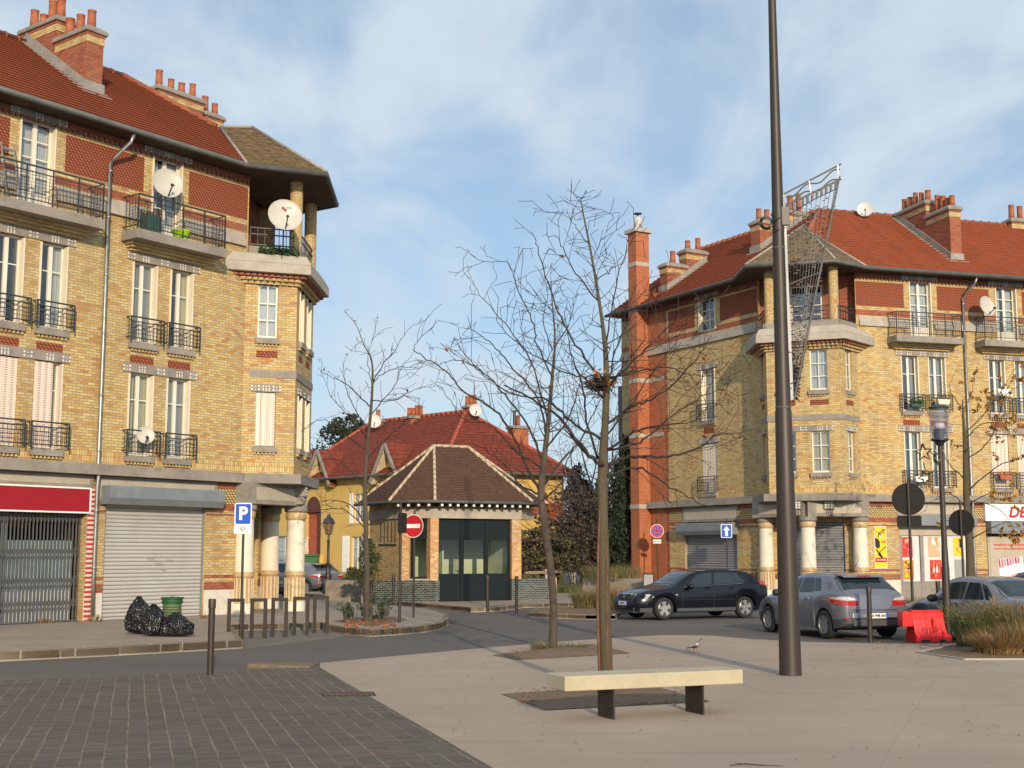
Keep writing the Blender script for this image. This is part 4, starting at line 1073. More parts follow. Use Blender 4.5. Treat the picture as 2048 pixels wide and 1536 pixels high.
# small kerb stone left where the setts meet the plaza, and a drain grating
mb = MB(); a, b, c = gnd(495, 1336), gnd(640, 1326), gnd(622, 1333)
mb.hexa([(a.x, a.y, -.1), (c.x, c.y-.1, -.1), (b.x, b.y, -.1), (a.x+.02, a.y+.35, -.1), (a.x, a.y, .07), (c.x, c.y-.1, .012), (b.x, b.y, .008), (a.x+.02, a.y+.35, .07)])
mb.build('kerb', pm('worn_kerb_stone', (.16, .12, .08), .9, var=.3, vs=6, dirt=.5), kind='structure')
g0 = gnd(697, 1389); mb = MB(); fg = Fr(g0, 80)
mb.fbox(fg, -.36, .36, -.26, .26, -.05, .008, 0)
for i in range(9): mb.fbox(fg, -.33+i*.078, -.30+i*.078, -.24, .24, .0, .014, 1)
for i in range(2): mb.fbox(fg, -.34, .34, -.09+i*.15, -.06+i*.15, 0, .015, 1)
tag(mb.build('drain_grating', [M['room'], pm('rusty_iron', (.13, .075, .05), .8, .3, var=.3, vs=20)]), 'rusty iron drain grating at the edge of the setts', 'drain grating')
# ================================================================ kiosk
M['glazed'] = None
def glazed_mat():
    t = NT('green_black_glazed_brick'); v, f = t.brick(.20, .07, .011)
    c = t.ramp(v, [(.0, (.012, .018, .02)), (.5, (.035, .055, .055)), (.8, (.07, .10, .085)), (1., (.02, .03, .05))])
    t.bump(t.math('SUBTRACT', v, f), .5, .01)
    r = t.math('ADD', t.math('MULTIPLY', f, .5), .22)
    return t.done(t.mix(f, c, (.20, .20, .18)), r)
M['glazed'] = glazed_mat()
M['dkgreen'] = pm('dark_bottle_green_paint', (.010, .018, .020), .6, var=.1, spec=.15)
M['roomlight'] = pm('pale_green_room', (.50, .53, .40), .8, var=.05)
C1 = Vector((-2.93, 49.0, 0)); AZF = 62.0
C2 = C1+dv(AZF)*3.67; C0 = C1-dv(AZF+45)*1.326; C00 = C0-dv(AZF+90)*3.2
C3 = C2+dv(AZF-45)*1.6; C4 = C3+dv(AZF-90)*2.4
kf, kc, ks = Fr(C1, AZF), Fr(C0, AZF+45), Fr(C00, AZF+90)
KZ = .13
K = thing('kiosk', 'small brick kiosk with brown hipped roof and dark green glazed doors', 'kiosk', (C1+C2)/2+dv(AZF-90)*1.5)
mb = MB()
wall(mb, ks, 0, 3.2, KZ, 3.7, [], [], 0)
for i in range(5): mb.fbox(ks, 1.15+i*.36, 1.21+i*.36, -.01, .012, 2.35, 3.15, 1)
mb.fbox(ks, 1.0, 2.75, -.01, .03, 2.22, 2.28, 1)
inn = [C00, C0, C1, C2, C3, C4]
mb.build('wall', [pm('tan_brick', (.40, .25, .10), .85, var=.2) if False else M['brick'], M['room']], K)
for p, fr_, s0, s1, z0 in ((C0, kc, .0, .36, .92), (C1, kf, -.17, .17, .92), (C2, kf, 3.29, 3.70, .92)):
    mb = MB(); mb.fbox(fr_, s0, s1, -.30, .05, z0, 3.24); mb.build('brick_pier', M['brick_kiosk'], K)
mb = MB()
pl = [C00, C0, C1, C2, C3]
a, b = offset_poly(pl, .07), offset_poly(pl, -.3)
for i in range(4): mb.hexa([v+Vector((0, 0, z)) for z in (3.24, 3.60) for v in (b[i], b[i+1], a[i+1], a[i])])
mb.build('concrete_beam', M['conc_pale'], K)
mb = MB(); a2, b2 = offset_poly(pl, .03), offset_poly(pl, -.25)
for i in range(4): mb.hexa([v+Vector((0, 0, z)) for z in (3.60, 3.85) for v in (b2[i], b2[i+1], a2[i+1], a2[i])])
mb.build('wall_plate', M['brick'], K)
# doors and the chamfer window
mb = MB(); x0, x1, dd = .17, 3.29, -.12
for i in range(4): x = lerp(x0, x1, i/3); mb.fbox(kf, x-.045, x+.045, dd-.05, dd+.03, KZ, 3.24)
for i in range(3):
    a, b = lerp(x0, x1, i/3)+.045, lerp(x0, x1, (i+1)/3)-.045
    mb.fbox(kf, a, b, dd-.03, dd, KZ+.03, 1.13); mb.fbox(kf, a, b, dd-.03, dd, 2.48, 3.24)
    for x in (a, b-.05): mb.fbox(kf, x, x+.05, dd-.04, dd+.01, 1.13, 2.48)
    mb.fbox(kf, a, b, dd-.04, dd+.01, 1.10, 1.16); mb.fbox(kf, a, b, dd-.04, dd+.01, 2.44, 2.50)
d = mb.build('door', M['dkgreen'], K)
mb = MB(); mb.fbox(kf, 1.05, 1.09, dd, dd+.06, 1.18, 1.30); mb.fbox(kf, .93, 1.09, dd+.04, dd+.06, 1.25, 1.28); mb.build('handle', M['iron'], d)
mb = MB()
for i in range(3):
    a, b = lerp(x0, x1, i/3)+.09, lerp(x0, x1, (i+1)/3)-.09
    mb.face([kf(a, dd-.02, 1.16), kf(b, dd-.02, 1.16), kf(b, dd-.02, 2.44), kf(a, dd-.02, 2.44)])
mb.build('pane', M['glass_clear'], d)
mb = MB(); a, b = .36, 1.33-.17
for x in (a, b-.08): mb.fbox(kc, x, x+.08, -.14, -.06, .98, 3.24)
mb.fbox(kc, a, b, -.14, -.06, .95, 1.05); mb.fbox(kc, a, b, -.13, -.07, 2.48, 3.24)
w = mb.build('window', M['dkgreen'], K)
mb = MB(); mb.face([kc(a, -.10, 1.05), kc(b, -.10, 1.05), kc(b, -.10, 2.48), kc(a, -.10, 2.48)]); mb.build('pane', M['glass_clear'], w)
mb = MB(); ins = offset_poly(inn, -.34)
mb.face([v+Vector((0, 0, KZ+.02)) for v in ins]); mb.face([v+Vector((0, 0, 3.4)) for v in ins])
bk = offset_poly(inn, -1.9)
c_ = sum(ins, Vector())/6
mb.fbox(kf, -.80, 3.5, -2.5, -2.45, KZ, 3.4); mb.fbox(kf, 1.0, 1.06, -2.45, -1.4, KZ, 2.3); mb.fbox(kf, 3.45, 3.5, -2.5, -.35, KZ, 3.4); mb.fbox(kf, -.82, -.78, -2.5, -1.1, KZ, 3.4)
mb.build('interior', M['roomlight'], K)
# glazed brick dado that runs on to both sides
mb = MB()
mb.fbox(kc, -1.45, 1.40, -.05, .10, 0, .92, 0); mb.fbox(kf, -.06, .19, -.05, .10, 0, .92, 0)
mb.fbox(kc, -1.56, -1.45, -.07, .12, 0, .96, 1); mb.fbox(kc, .3, 1.2, -.1, .12, .92, .98, 1)
mb.build('glazed_dado', [M['glazed'], M['conc_pale']], K); mb = MB()
mb.fbox(kf, 3.26, 5.15, -.05, .10, 0, .95, 0); mb.fbox(kf, 5.15, 5.24, -.08, .12, 0, .98, 1)
mb.build('glazed_dado', [M['glazed'], M['conc_pale']], K)
mb = MB(); mb.fbox(kc, -3.1, -1.56, -.9, .05, 0, .90, 0)
o = mb.build('planter', M['conc'], K); bevel(o, .02)
mb = MB(); ev = offset_poly([C00, C0, C1, C2, C3, C4], .62); ZE = 3.86
Ra = at(868, 893, 51.2); Rb = Ra+dv(AZF)*1.5
e = [v+Vector((0, 0, ZE)) for v in ev]
for a, b, c, d_ in ((e[0], e[1], Ra, Ra), (e[1], e[2], Ra, Ra), (e[2], e[3], Rb, Ra), (e[3], e[4], Rb, Rb), (e[4], e[5], Rb, Rb), (e[5], e[0], Ra, Rb)): mb.rows(a, b, c, d_, .115, .012)
mb.build('roof', M['tile_brown'], K)
mb = MB()
def hiptiles(a, b, r=.056):
    n = int((b-a).length/.33)
    for i in range(n): p, q = lerp(a, b, i/n), lerp(a, b, (i+1.05)/n); mb.tube([p+Vector((0, 0, .03)), q+Vector((0, 0, .05))], [r*1.12, r*.92], 8)
for a, b in ((e[1], Ra), (e[2], Ra), (e[3], Rb), (Ra, Rb), (e[4], Rb), (e[0], Ra)): hiptiles(a, b)
mb.build('hip_tile', pm('buff_hip_tile', (.50, .41, .29), .8, var=.2, vs=5, dirt=.3), K, smooth=True)
mb = MB(); g = offset_poly([C00, C0, C1, C2, C3], .66)
mb.tube([v+Vector((0, 0, ZE-.02)) for v in g], .06, 8); mb.build('gutter', M['gutter'], K, smooth=True)
mb = MB(); mb.face([v+Vector((0, 0, ZE-.05)) for v in ev], 0)
for fr_, L_, n in ((kc, 1.326, 4), (kf, 3.67, 12)):
    for i in range(n): x = lerp(-.1, L_+.2, (i+.5)/n); mb.fbox(fr_, x-.045, x+.045, -.1, .56, ZE-.19, ZE-.06, 0); mb.fbox(fr_, x-.05, x+.05, .555, .572, ZE-.185, ZE-.075, 1)
mb.build('rafter', [M['soffit'], M['p_white']], K)
# ================================================================ yellow house behind
def render_mat(name, col):
    t = NT(name); n = t.noise(.6, 6, .65); st = t.noise(1.5, 5, .7, vec=t.map(t.obj(), (1.2, 1.2, .25)))
    c = t.ramp(n, [(.3, tuple(x*.9 for x in col)), (.7, col)])
    c = t.mix(t.ramp(st, [(.5, (0, 0, 0)), (.8, (.35, .35, .35))]), c, tuple(x*.45 for x in col)); t.bump(t.noise(60, 3), .2, .01)
    return t.done(c, .9)
M['yellow'] = render_mat('ochre_yellow_render', (.60, .41, .12))
HC = Vector((-3.73, 70, 0)); hl, hr = Fr(HC, 135, -1), Fr(HC, 60)
H = thing('house', 'yellow rendered house with red tiled hipped roof behind the kiosk', 'house', HC+Vector((0, 5, 0)))
HE = 6.3
mb = MB()
arch = (10.85, 12.35)
holes_l = [(6.75, 7.75, 3.7, 5.35), (6.9, 7.9, .9, 2.9), (13.6, 15.6, .5, 3.0), (arch[0], arch[1], 1.6, 4.4), (2.4, 3.3, 3.7, 5.2)]
wall(mb, hl, 0, 18.5, 0, HE, holes_l, [], 0, depth=.22)
wall(mb, hr, 0, 7.7, 0, HE, [(4.6, 4.95, 4.2, 5.7)], [], 0)
mb.face([hr(7.7, 0, 0), hr(7.7, -8, 0), hr(7.7, -8, HE), hr(7.7, 0, HE)], 0); mb.face([hl(18.5, 0, 0), hl(18.5, -8, 0), hl(18.5, -8, HE), hl(18.5, 0, HE)], 0)
pts = [hl(lerp(arch[0], arch[1], .5)+math.cos(a)*.75, 0, 4.4+math.sin(a)*.75*1.25) for a in [math.pi*i/12 for i in range(13)]]
mb.build('wall', [M['yellow']], H)
mb = MB()                                       # arched porch: rounded head, red wall inside
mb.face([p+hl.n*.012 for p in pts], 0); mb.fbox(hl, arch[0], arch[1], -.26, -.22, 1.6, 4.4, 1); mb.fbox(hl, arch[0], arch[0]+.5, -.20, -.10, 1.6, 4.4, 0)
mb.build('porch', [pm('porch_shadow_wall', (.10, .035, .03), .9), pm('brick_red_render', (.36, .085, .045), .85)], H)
for (a, b, c, e_), kind in ((holes_l[0], 'pair'), (holes_l[1], 'pair'), (holes_l[2], 'grid'), (holes_l[4], 'pair')): window(H, hl, a, b, c, e_, kind, d=-.1, curtain='curtain')
window(H, hr, 4.6, 4.95, 4.2, 5.7, 'pair', d=-.1, curtain='curtain')
for x, z0, z1, w_ in ((6.25, .85, 2.95, .62), (8.05, .85, 2.95, .62), (6.5, 3.65, 5.4, .25), (7.75, 3.65, 5.4, .3)):
    mb = MB(); mb.fbox(hl, x, x+w_, .01, .06, z0, z1); mb.fbox(hl, x+.03, x+w_-.03, .06, .075, (z0+z1)/2-.04, (z0+z1)/2+.04); mb.build('shutter', M['p_white'], H)
mb = MB()
hzr = 10.1
oE = isect(hl.o+hl.n*.6, hl.u, hr.o+hr.n*.6, hr.u)
Z3 = lambda v, z: Vector((v.x, v.y, z))
A_ = Vector((-2.7, 75, hzr)); B2 = A_+hl.u*8.6; xl_ = hl(14.2, .6, HE); xr_ = hr(8.3, .6, HE)
mb.rows(Z3(oE, HE), xl_, B2, A_, .33, .03); mb.rows(Z3(oE, HE), xr_, A_, A_, .33, .03)
bk1 = hr(8.3, -9.5, HE); bk2 = hl(14.2, -9.5, HE)
mb.rows(xr_, bk1, A_, A_, .33, .03); mb.rows(xl_, bk2, B2, B2, .33, .03); mb.rows(bk1, bk2, B2, A_, .33, .03)
mb.rows(hl(13.4, .5, HE+.3), hl(18.8, .5, HE+.3), hl(18.8, -3.5, 8.6), hl(13.4, -3.5, 8.6), .33, .03)
mb.build('roof', M['tile_far'], H)
mb = MB()
for a, b in ((Z3(oE, HE), A_), (A_, B2), (xr_, A_), (B2, xl_)):
    n = int((b-a).length/.42)
    for i in range(n): p, q = lerp(a, b, i/n), lerp(a, b, (i+1.05)/n); mb.tube([p+Vector((0, 0, .03)), q+Vector((0, 0, .06))], [.13, .10], 8)
mb.build('ridge', pm('crimson_ridge_tile', (.34, .075, .04), .8, var=.25, vs=4), H, smooth=True)
mb = MB(); mb.face([Z3(oE, HE-.04), xl_-Vector((0, 0, .04)), hl(14.2, -.1, HE-.04), Z3(HC, HE-.04)]); mb.face([Z3(oE, HE-.04), xr_-Vector((0, 0, .04)), hr(8.3, -.1, HE-.04), Z3(HC, HE-.04)])
mb.build('soffit', M['conc'], H)
mb = MB()
mb.tube([hl(14.2, .64, HE), Z3(oE, HE), hr(8.3, .64, HE)], .07, 8); mb.build('gutter', M['gutter'], H)
for sc in (4.3, 10.6):                          # gabled wall dormers
    mb = MB(); hw, zb, zt = 1.15, HE-.55, 8.0
    mb.face([hl(sc-hw, .03, zb), hl(sc+hw, .03, zb), hl(sc, .03, zt-.15)], 0)
    mb.hexa([hl(sc-hw*.8, .03, zb), hl(sc+hw*.8, .03, zb), hl(sc+hw*.8, -.2, zb), hl(sc-hw*.8, -.2, zb), hl(sc-hw*.8, .03, zb+.1), hl(sc+hw*.8, .03, zb+.1), hl(sc+hw*.8, -.2, zb+.1), hl(sc-hw*.8, -.2, zb+.1)], 0)
    for s_ in (-1, 1):
        e0, e1_ = hl(sc+s_*(hw+.10), .55, zb+.12), hl(sc, .55, zt)
        f0, f1_ = hl(sc+s_*(hw+.10), -3.0, zb+.12), hl(sc, -3.0, zt)
        up = Vector((0, 0, .12)); mb.hexa([e0, e1_, f1_, f0, e0+up, e1_+up, f1_+up, f0+up], 3)
        mb.bar(e0+hl.n*.03+up*.4, e1_+hl.n*.03+up*.4, .10, .16, 2); mb.face([e0-hl.n*.02-up*.3, e1_-hl.n*.02-up*.3, hl(sc, .04, zt-.25), hl(sc+s_*(hw+.0), .04, zb+.05)], 1)
    mb.build('dormer', [M['yellow'], pm('cream_barge_board', (.55, .46, .28), .7), M['lead'], M['tile_far']], H)
def small_chimney(px, py, Y, w, h, n, seed, mat='brick_red', pipe=False):
    p = at(px, py, Y); fr_ = Fr(p, 60)
    o = chimney(H, fr_, -w/2, w/2, -.35, .35, p.z-1.6, p.z+h, n, seed, cap=.2, mat=mat, band=False, along='s', pot_h=(.45, .75))
    if pipe:
        mb = MB(); mb.tube([fr_(-.25, 0, p.z+h), fr_(-.25, 0, p.z+h+1.0)], .09, 10); mb.lathe(fr_(-.25, 0, p.z+h+1.0), [(.13, 0), (.13, .12)], 10); mb.build('flue', M['iron'], o)
small_chimney(830, 850, 78, 1.0, .35, 4, 31); small_chimney(942, 838, 75, .7, .62, 3, 32); small_chimney(1036, 892, 77, 1.05, 1.0, 1, 33, 'brick_orange', True); small_chimney(756, 855, 80, .5, .3, 1, 34)
mb = MB()                                       # outside stair with a cream balustrade
sf = Fr(hl(13.0, 1.2, 0), 135, -1)
for i in range(10): mb.fbox(sf, -i*.26-.3, -i*.26, -1.1, .0, 0, 1.9-.17*(9-i) if False else .19*(i+1), 0)
o = mb.build('stair', M['yellow'], H)
mb = MB()
for i in range(11): x = -i*.25; z = .19*i*.97+.05; mb.fbox(sf, x-.05, x+.05, .0, .1, z, z+.85)
mb.bar(sf(.1, .05, .85), sf(-2.6, .05, 2.85), .13, .1); mb.bar(sf(.1, .05, .15), sf(-2.6, .05, 2.1), .14, .12)
mb.build('balustrade', M['cream'], H)
M['creeper'] = pm('rust_creeper_leaf', (.42, .10, .03), .8, var=.4, vs=20)
def leaves_flat(mb, fr_, s, z, rs, rz, n, size, rnd, d=.1):
    for _ in range(n):
        a, r = rnd.uniform(0, 6.283), math.sqrt(rnd.random())
        c = fr_(s+math.cos(a)*r*rs, d+rnd.uniform(0, .12), z+math.sin(a)*r*rz)
        x = Vector((rnd.uniform(-1, 1), rnd.uniform(-1, 1), rnd.uniform(-1, 1))).normalized(); y = x.orthogonal().normalized()*size*rnd.uniform(.6, 1.2); x = x*size*rnd.uniform(.6, 1.2)
        mb.face([c-x, c-y, c+x, c+y])
rnd = random.Random(77); mb = MB()
for s_, z_, a, b in ((5.9, 4.6, .55, .55), (6.2, 5.0, .35, .4), (7.1, 4.2, .5, .6), (6.6, 4.5, .4, .3)): leaves_flat(mb, hr, s_, z_, a, b, 160, .13, rnd)
tag(mb.build('creeper', M['creeper']), 'rust red creeper clinging to the end wall of the yellow house', 'creeper')
# ================================================================ street furniture
def post(mb, p, r, h, m=0, n=14): mb.lathe(p, [(r, 0), (r, h)], n, m)
def rot_frame(p, az): return Fr((p.x, p.y), az)
def plate(mb, fr, z, w, h, d=0.0, t=.012, m=0, mback=1, r=.04):
    """Rounded plate facing +n, centred on s=0."""
    pts = []
    for cx, cz, a0 in ((w/2-r, h/2-r, 0), (-w/2+r, h/2-r, 90), (-w/2+r, -h/2+r, 180), (w/2-r, -h/2+r, 270)):
        for k in range(5): a = rad(a0+k*22.5); pts.append((cx+r*math.cos(a), cz+r*math.sin(a)))
    n = len(pts); i = len(mb.v)
    for x, y in pts: mb.v.append(fr(x, d, z+y))
    for x, y in pts: mb.v.append(fr(x, d-t, z+y))
    mb.f.append(tuple(range(i, i+n))); mb.m.append(m); mb.f.append(tuple(range(i+2*n-1, i+n-1, -1))); mb.m.append(mback)
    for j in range(n): mb.f.append((i+j, i+(j+1) % n, i+n+(j+1) % n, i+n+j)); mb.m.append(mback)
def disc(mb, fr, z, r, d, t=.012, m=0, mback=1, n=36, r_in=0): mb.lathe(fr(0, d-t, z), [(r*.98, 0), (r, 0), (r, t), (r_in if r_in else .001, t)], n, axis=fr.n, ms=[mback, mback, m], cap=False); mb.lathe(fr(0, d-t, z), [(.001, 0), (r, 0)], n, mback, axis=fr.n, cap=False)
def sign_thing(name, label, p, post_h, r=.03, group=None, z=0.0):
    t = thing(name, label, 'road sign', (p.x, p.y, z), 0, group)
    mb = MB(); post(mb, (p.x, p.y, z), r, post_h); smooth_by_angle(mb.build('post', M['brown_metal'], t)); return t
# parking sign with the bicycle plate
p = gnd(481, 1279); s = sign_thing('parking_sign', 'blue square parking sign with bicycle plate beside the bike hoops', p, 3.0)
f = rot_frame(p, 96); f = Fr(p+f.n*.05, 96)
zP = at(489, 1028, p.y).z; zB = at(489, 1059, p.y).z
mb = MB(); plate(mb, f, zP, .40, .50, 0, .015, 0, 1); plate(mb, f, zP, .35, .45, .004, .003, 2, 2, .03); o = mb.build('sign_panel', [M['p_white'], M['sign_back'], M['p_blue']], s)
text('P', .40, f(0, .0, zP), f.u, (0, 0, 1), M['p_white'], o, 'letter', .016, thick=.009)
mb = MB(); plate(mb, f, zB, .41, .20, 0, .015, 0, 1, .03); o = mb.build('supplementary_plate', [M['p_white'], M['sign_back']], s)
mb = MB()
def ring(c, r, w=.008):
    n = 18
    for k in range(n): a, b = 2*math.pi*k/n, 2*math.pi*(k+1)/n; mb.bar(f(c[0]+r*math.cos(a), .004, c[1]+r*math.sin(a)), f(c[0]+r*math.cos(b), .004, c[1]+r*math.sin(b)), w, .004)
ring((-.062, zB-.018), .042); ring((.062, zB-.018), .042)
B = lambda a, b: mb.bar(f(a[0], .004, zB+a[1]), f(b[0], .004, zB+b[1]), .009, .004)
for a, b in (((-.062, -.018), (-.03, .04)), ((-.03, .04), (.04, .045)), ((-.03, .04), (.0, -.02)), ((.0, -.02), (.04, .045)), ((.04, .045), (.062, -.018)), ((.04, .045), (.045, .07)), ((.03, .07), (.055, .07)), ((-.062, -.018), (0, -.02)), ((-.03, .04), (-.035, .062)), ((-.05, .062), (-.02, .062))): B(a, b)
mb.build('bicycle_symbol', M['p_black'], o)
# no entry
p = gnd(827, 1235, G); s = sign_thing('no_entry_sign', 'red round no entry sign with white bar on the island', p, 2.95, z=G)
f = Fr(p, 118); f = Fr(p+f.n*.05, 118); z = at(831, 1052, p.y).z
mb = MB(); disc(mb, f, z, .325, 0, .014, 0, 1); disc(mb, f, z, .305, .004, .003, 2, 2); mb.fbox(f, -.22, .22, .004, .007, z-.055, z+.055, 0)
mb.build('sign_panel', [M['p_white'], M['sign_back'], M['p_red']], s)
# sign seen from behind beside it
p = gnd(799, 1245, G); s = sign_thing('road_sign', 'dark sign seen edge on beside the red no entry sign', p, 3.05, .036, z=G)
f = Fr(p, 20); f = Fr(p+f.n*.06, 20); z = at(800, 1046, p.y).z
mb = MB(); plate(mb, f, z, .52, .52, 0, .02, 0, 0); mb.fbox(f, -.03, .03, -.05, 0, z-.2, z+.2, 0); mb.build('sign_panel', [M['sign_back']], s)
# no stopping sign
p = at(1314, 1062, 58.5); s = sign_thing('no_stopping_sign', 'round red and blue no stopping sign by the orange chimney shaft', p, 3.3, z=G)
f = Fr(p, 96); f = Fr(p+f.n*.05, 96); z = p.z
mb = MB(); disc(mb, f, z, .305, 0, .014, 0, 1); disc(mb, f, z, .285, .004, .003, 2, 2); disc(mb, f, z, .215, .008, .003, 3, 3)
for a in (45, 135): c_, s_ = math.cos(rad(a)), math.sin(rad(a)); mb.bar(f(-.22*c_, .011, z-.22*s_), f(.22*c_, .011, z+.22*s_), .075, .004, 2, up=f.n)
mb.build('sign_panel', [M['p_white'], M['sign_back'], M['p_red'], M['p_blue']], s)
zb = at(1314, 1083, p.y).z; mb = MB(); plate(mb, f, zb, .36, .17, 0, .014, 0, 1, .02)
for sg in (-1, 1): mb.face([f(sg*.175, .003, zb), f(sg*.11, .003, zb+.05), f(sg*.11, .003, zb-.05)], 2)
o = mb.build('supplementary_plate', [M['p_white'], M['sign_back'], M['p_black']], s)
text('5,6m', .09, f(0, .0, zb), f.u, (0, 0, 1), M['p_black'], o, 'lettering', .002, thick=.006)
# one way sign
p = at(1453, 1062, 54.3); s = sign_thing('one_way_sign', 'blue square sign with white upward arrow before the grey shutter', p, 3.2, z=G)
f = Fr(p, 100); f = Fr(p+f.n*.05, 100); z = p.z
mb = MB(); plate(mb, f, z, .46, .57, 0, .014, 0, 1); plate(mb, f, z, .40, .51, .004, .003, 2, 2, .03)
mb.face([f(x, .008, z+y) for x, y in ((-.055, -.21), (.055, -.21), (.055, .03), (.14, .03), (0, .21), (-.14, .03), (-.055, .03))], 0)
mb.build('sign_panel', [M['p_white'], M['sign_back'], M['p_blue']], s)
# backs of two round signs
p = at(1817, 998, 34.4); s = sign_thing('road_sign', 'large round sign seen from behind with a small plate under it', Vector((p.x, p.y, 0)), 3.85, .036)
f = Fr(p, 100); f = Fr(p-f.n*.05, 100-180); z = p.z
mb = MB(); disc(mb, f, z, .425, 0, .02, 0, 0); mb.fbox(f, -.35, .35, -.035, -.02, z+.2, z+.23, 0); mb.fbox(f, -.35, .35, -.035, -.02, z-.23, z-.2, 0); mb.build('sign_panel', M['sign_back'], s)
zb = at(1817, 1042, p.y).z; mb = MB(); plate(mb, f, zb, .63, .29, 0, .02, 0, 0, .05); mb.build('supplementary_plate', M['sign_back'], s)
p = at(1922, 1045, 40.0); s = sign_thing('road_sign', 'round sign seen from behind between the lamp post and the shop sign', Vector((p.x, p.y, 0)), 3.5, .036)
f = Fr(p, 128); f = Fr(p-f.n*.05, 128-180); z = p.z
mb = MB(); disc(mb, f, z, .40, 0, .02, 0, 0); mb.build('sign_panel', M['sign_back'], s)
# bollards
bl = [((420, 1350), 0, 'brown steel bollard at the edge of the dark setts'), ((786, 1219), 0, 'brown steel bollard left of the no entry sign'), ((975, 1223), 0, 'brown steel bollard in front of the kiosk doors'),
      ((1033, 1226), 0, 'brown steel bollard before the right brick pier of the kiosk'), ((1741, 1284), 0, 'brown steel bollard right behind the silver blue hatchback'), ((1879, 1252), 0, 'brown steel bollard beside the lamp post, near the grey saloon'), ((1517, 1203), G, 'brown steel bollard just behind the tail of the black hatchback')]
bproto = None
for q, z, lab in bl:
    p = gnd(*q, z)
    if bproto is None:
        mb = MB(); mb.lathe((0, 0, -.02), [(.052, 0), (.052, 1.06), (.060, 1.065), (.060, 1.20), (.056, 1.21), (.0, 1.212)], 20, cap=False)
        bproto = mb.build('bollard', M['brown_metal'], local=True); smooth_by_angle(bproto); o = bproto
    else: o = bproto.copy(); COL.objects.link(o)
    o.location = (p.x, p.y, z); tag(o, lab, 'bollard', 'brown steel bollards round the square')
# bike hoops
hp = [(470, 1278), (516, 1277), (558, 1275), (601, 1271), (641, 1267)]
labs = ['leftmost bike hoop, next to the parking sign post', 'second bike hoop from the parking sign', 'middle bike hoop of the row of five', 'bike hoop second from the tree island', 'rightmost bike hoop, next to the tree island']
hproto = None
for q, lab in zip(hp, labs):
    p = gnd(*q)
    if hproto is None:
        mb = MB(); h, w, t_ = .90, .31, .075
        mb.box((-w/2-t_/2, -.03, 0), (-w/2+t_/2, .03, h)); mb.box((w/2-t_/2, -.03, 0), (w/2+t_/2, .03, h)); mb.box((-w/2+t_/2, -.03, h-t_), (w/2-t_/2, .03, h))
        hproto = bevel(mb.build('bike_hoop', M['brown_metal'], local=True), .006); o = hproto
    else: o = hproto.copy(); COL.objects.link(o)
    o.location = (p.x, p.y, .0); o.rotation_euler = (0, 0, rad(-6)); tag(o, lab, 'bike rack', 'brown bike hoops on the left pavement')
# big street light column with the unlit Christmas decoration
p = gnd(1581, 1350); PX, PY = p.x, p.y
s = thing('street_light', 'tall tapering dark brown lighting column behind the bench', 'street light', (PX, PY, 0))
mb = MB(); mb.lathe((PX, PY, 0), [(.178, 0), (.174, .05), (.165, 1.2), (.150, 2.6), (.134, 4.20), (.122, 4.24), (.108, 6), (.092, 8), (.074, 10), (.056, 12.5), (.05, 14), (.0, 14.02)], 28, cap=False)
smooth_by_angle(mb.build('mast', M['brown_metal'], s), 60)
mb = MB(); mb.lathe((PX, PY, 0), [(.185, 0), (.185, .012)], 28); mb.build('base_plate', M['iron'], s)
for z in (4.25, 6.9): mb = MB(); mb.lathe((PX, PY, z), [(.128 if z < 5 else .105, 0), (.128 if z < 5 else .105, .025)], 24); mb.build('strap', M['gutter'], s)
d = thing('light_decoration', 'unlit triangular festoon of black light strings strapped to the tall column', 'decoration', (PX, PY, 4.3))
Q = lambda x, y, dy=0.0: at(x, y, PY-.02+dy)
mb = MB()
mb.bar(Q(1566, 388), Q(1583, 800), .03, .03, 0); mb.bar(Q(1571, 412), Q(1682, 358), .030, .03, 1); mb.bar(Q(1568, 388), Q(1682, 328), .026, .026, 1); mb.bar(Q(1679, 352), Q(1588, 800), .038, .03, 1)
for (x, y), (x2, y2) in (((1675, 330), (1677, 362)), ((1618, 362), (1622, 390)), ((1566, 388), (1568, 412))): mb.bar(Q(x, y), Q(x2, y2), .030, .015, 2)
for k in range(2):
    pts = []
    for i in range(25):
        t_ = i/24; x = lerp(1572, 1680, t_); y = lerp(395+k*10, 341+k*19-2, t_)+5*math.sin(t_*12.5+k*.5); pts.append(Q(x, y))
    mb.tube(pts, .012, 6, 1)
mb.tube([Q(1570, 572), Q(1600, 560), Q(1640, 545)], .014, 6, 1)
mb.bar(Q(1570, 420), Q(1586, 800), .030, .015, 0)
mb.build('frame', [pm('pale_grey_strip', (.40, .40, .40), .5), pm('dull_grey_tube', (.085, .078, .075), .7), M['p_white']], d)
rnd = random.Random(5); mb = MB()
for i in range(11):
    t_ = (i+.4)/11; x0 = lerp(1574, 1677, t_); y0 = lerp(412, 361, t_); x1 = lerp(1576, 1588, t_); 
    fx = lambda u: lerp(lerp(1574, 1677, t_), lerp(1588, 1594, t_), u**1.05); fy = lambda u: lerp(y0, 790, u)
    mb.tube([Q(fx(0), fy(0)), Q(fx(0), fy(0)+14)], .022, 5)
    pts = [Q(fx(u/30), fy(u/30), .02+rnd.uniform(-.004, .004)) for u in range(31)]
    mb.tube(pts, .006, 4)
    for u in range(3, 60):
        if rnd.random() < .55: a = Q(fx(u/60), fy(u/60), .02); mb.bar(a, a+Vector((rnd.choice((-1, 1))*rnd.uniform(.03, .07), rnd.uniform(-.03, .03), rnd.uniform(-.01, .015))), .011, .011)
mb.tube([Q(1576, 430), Q(1622, 402), Q(1672, 378)], .008, 5)
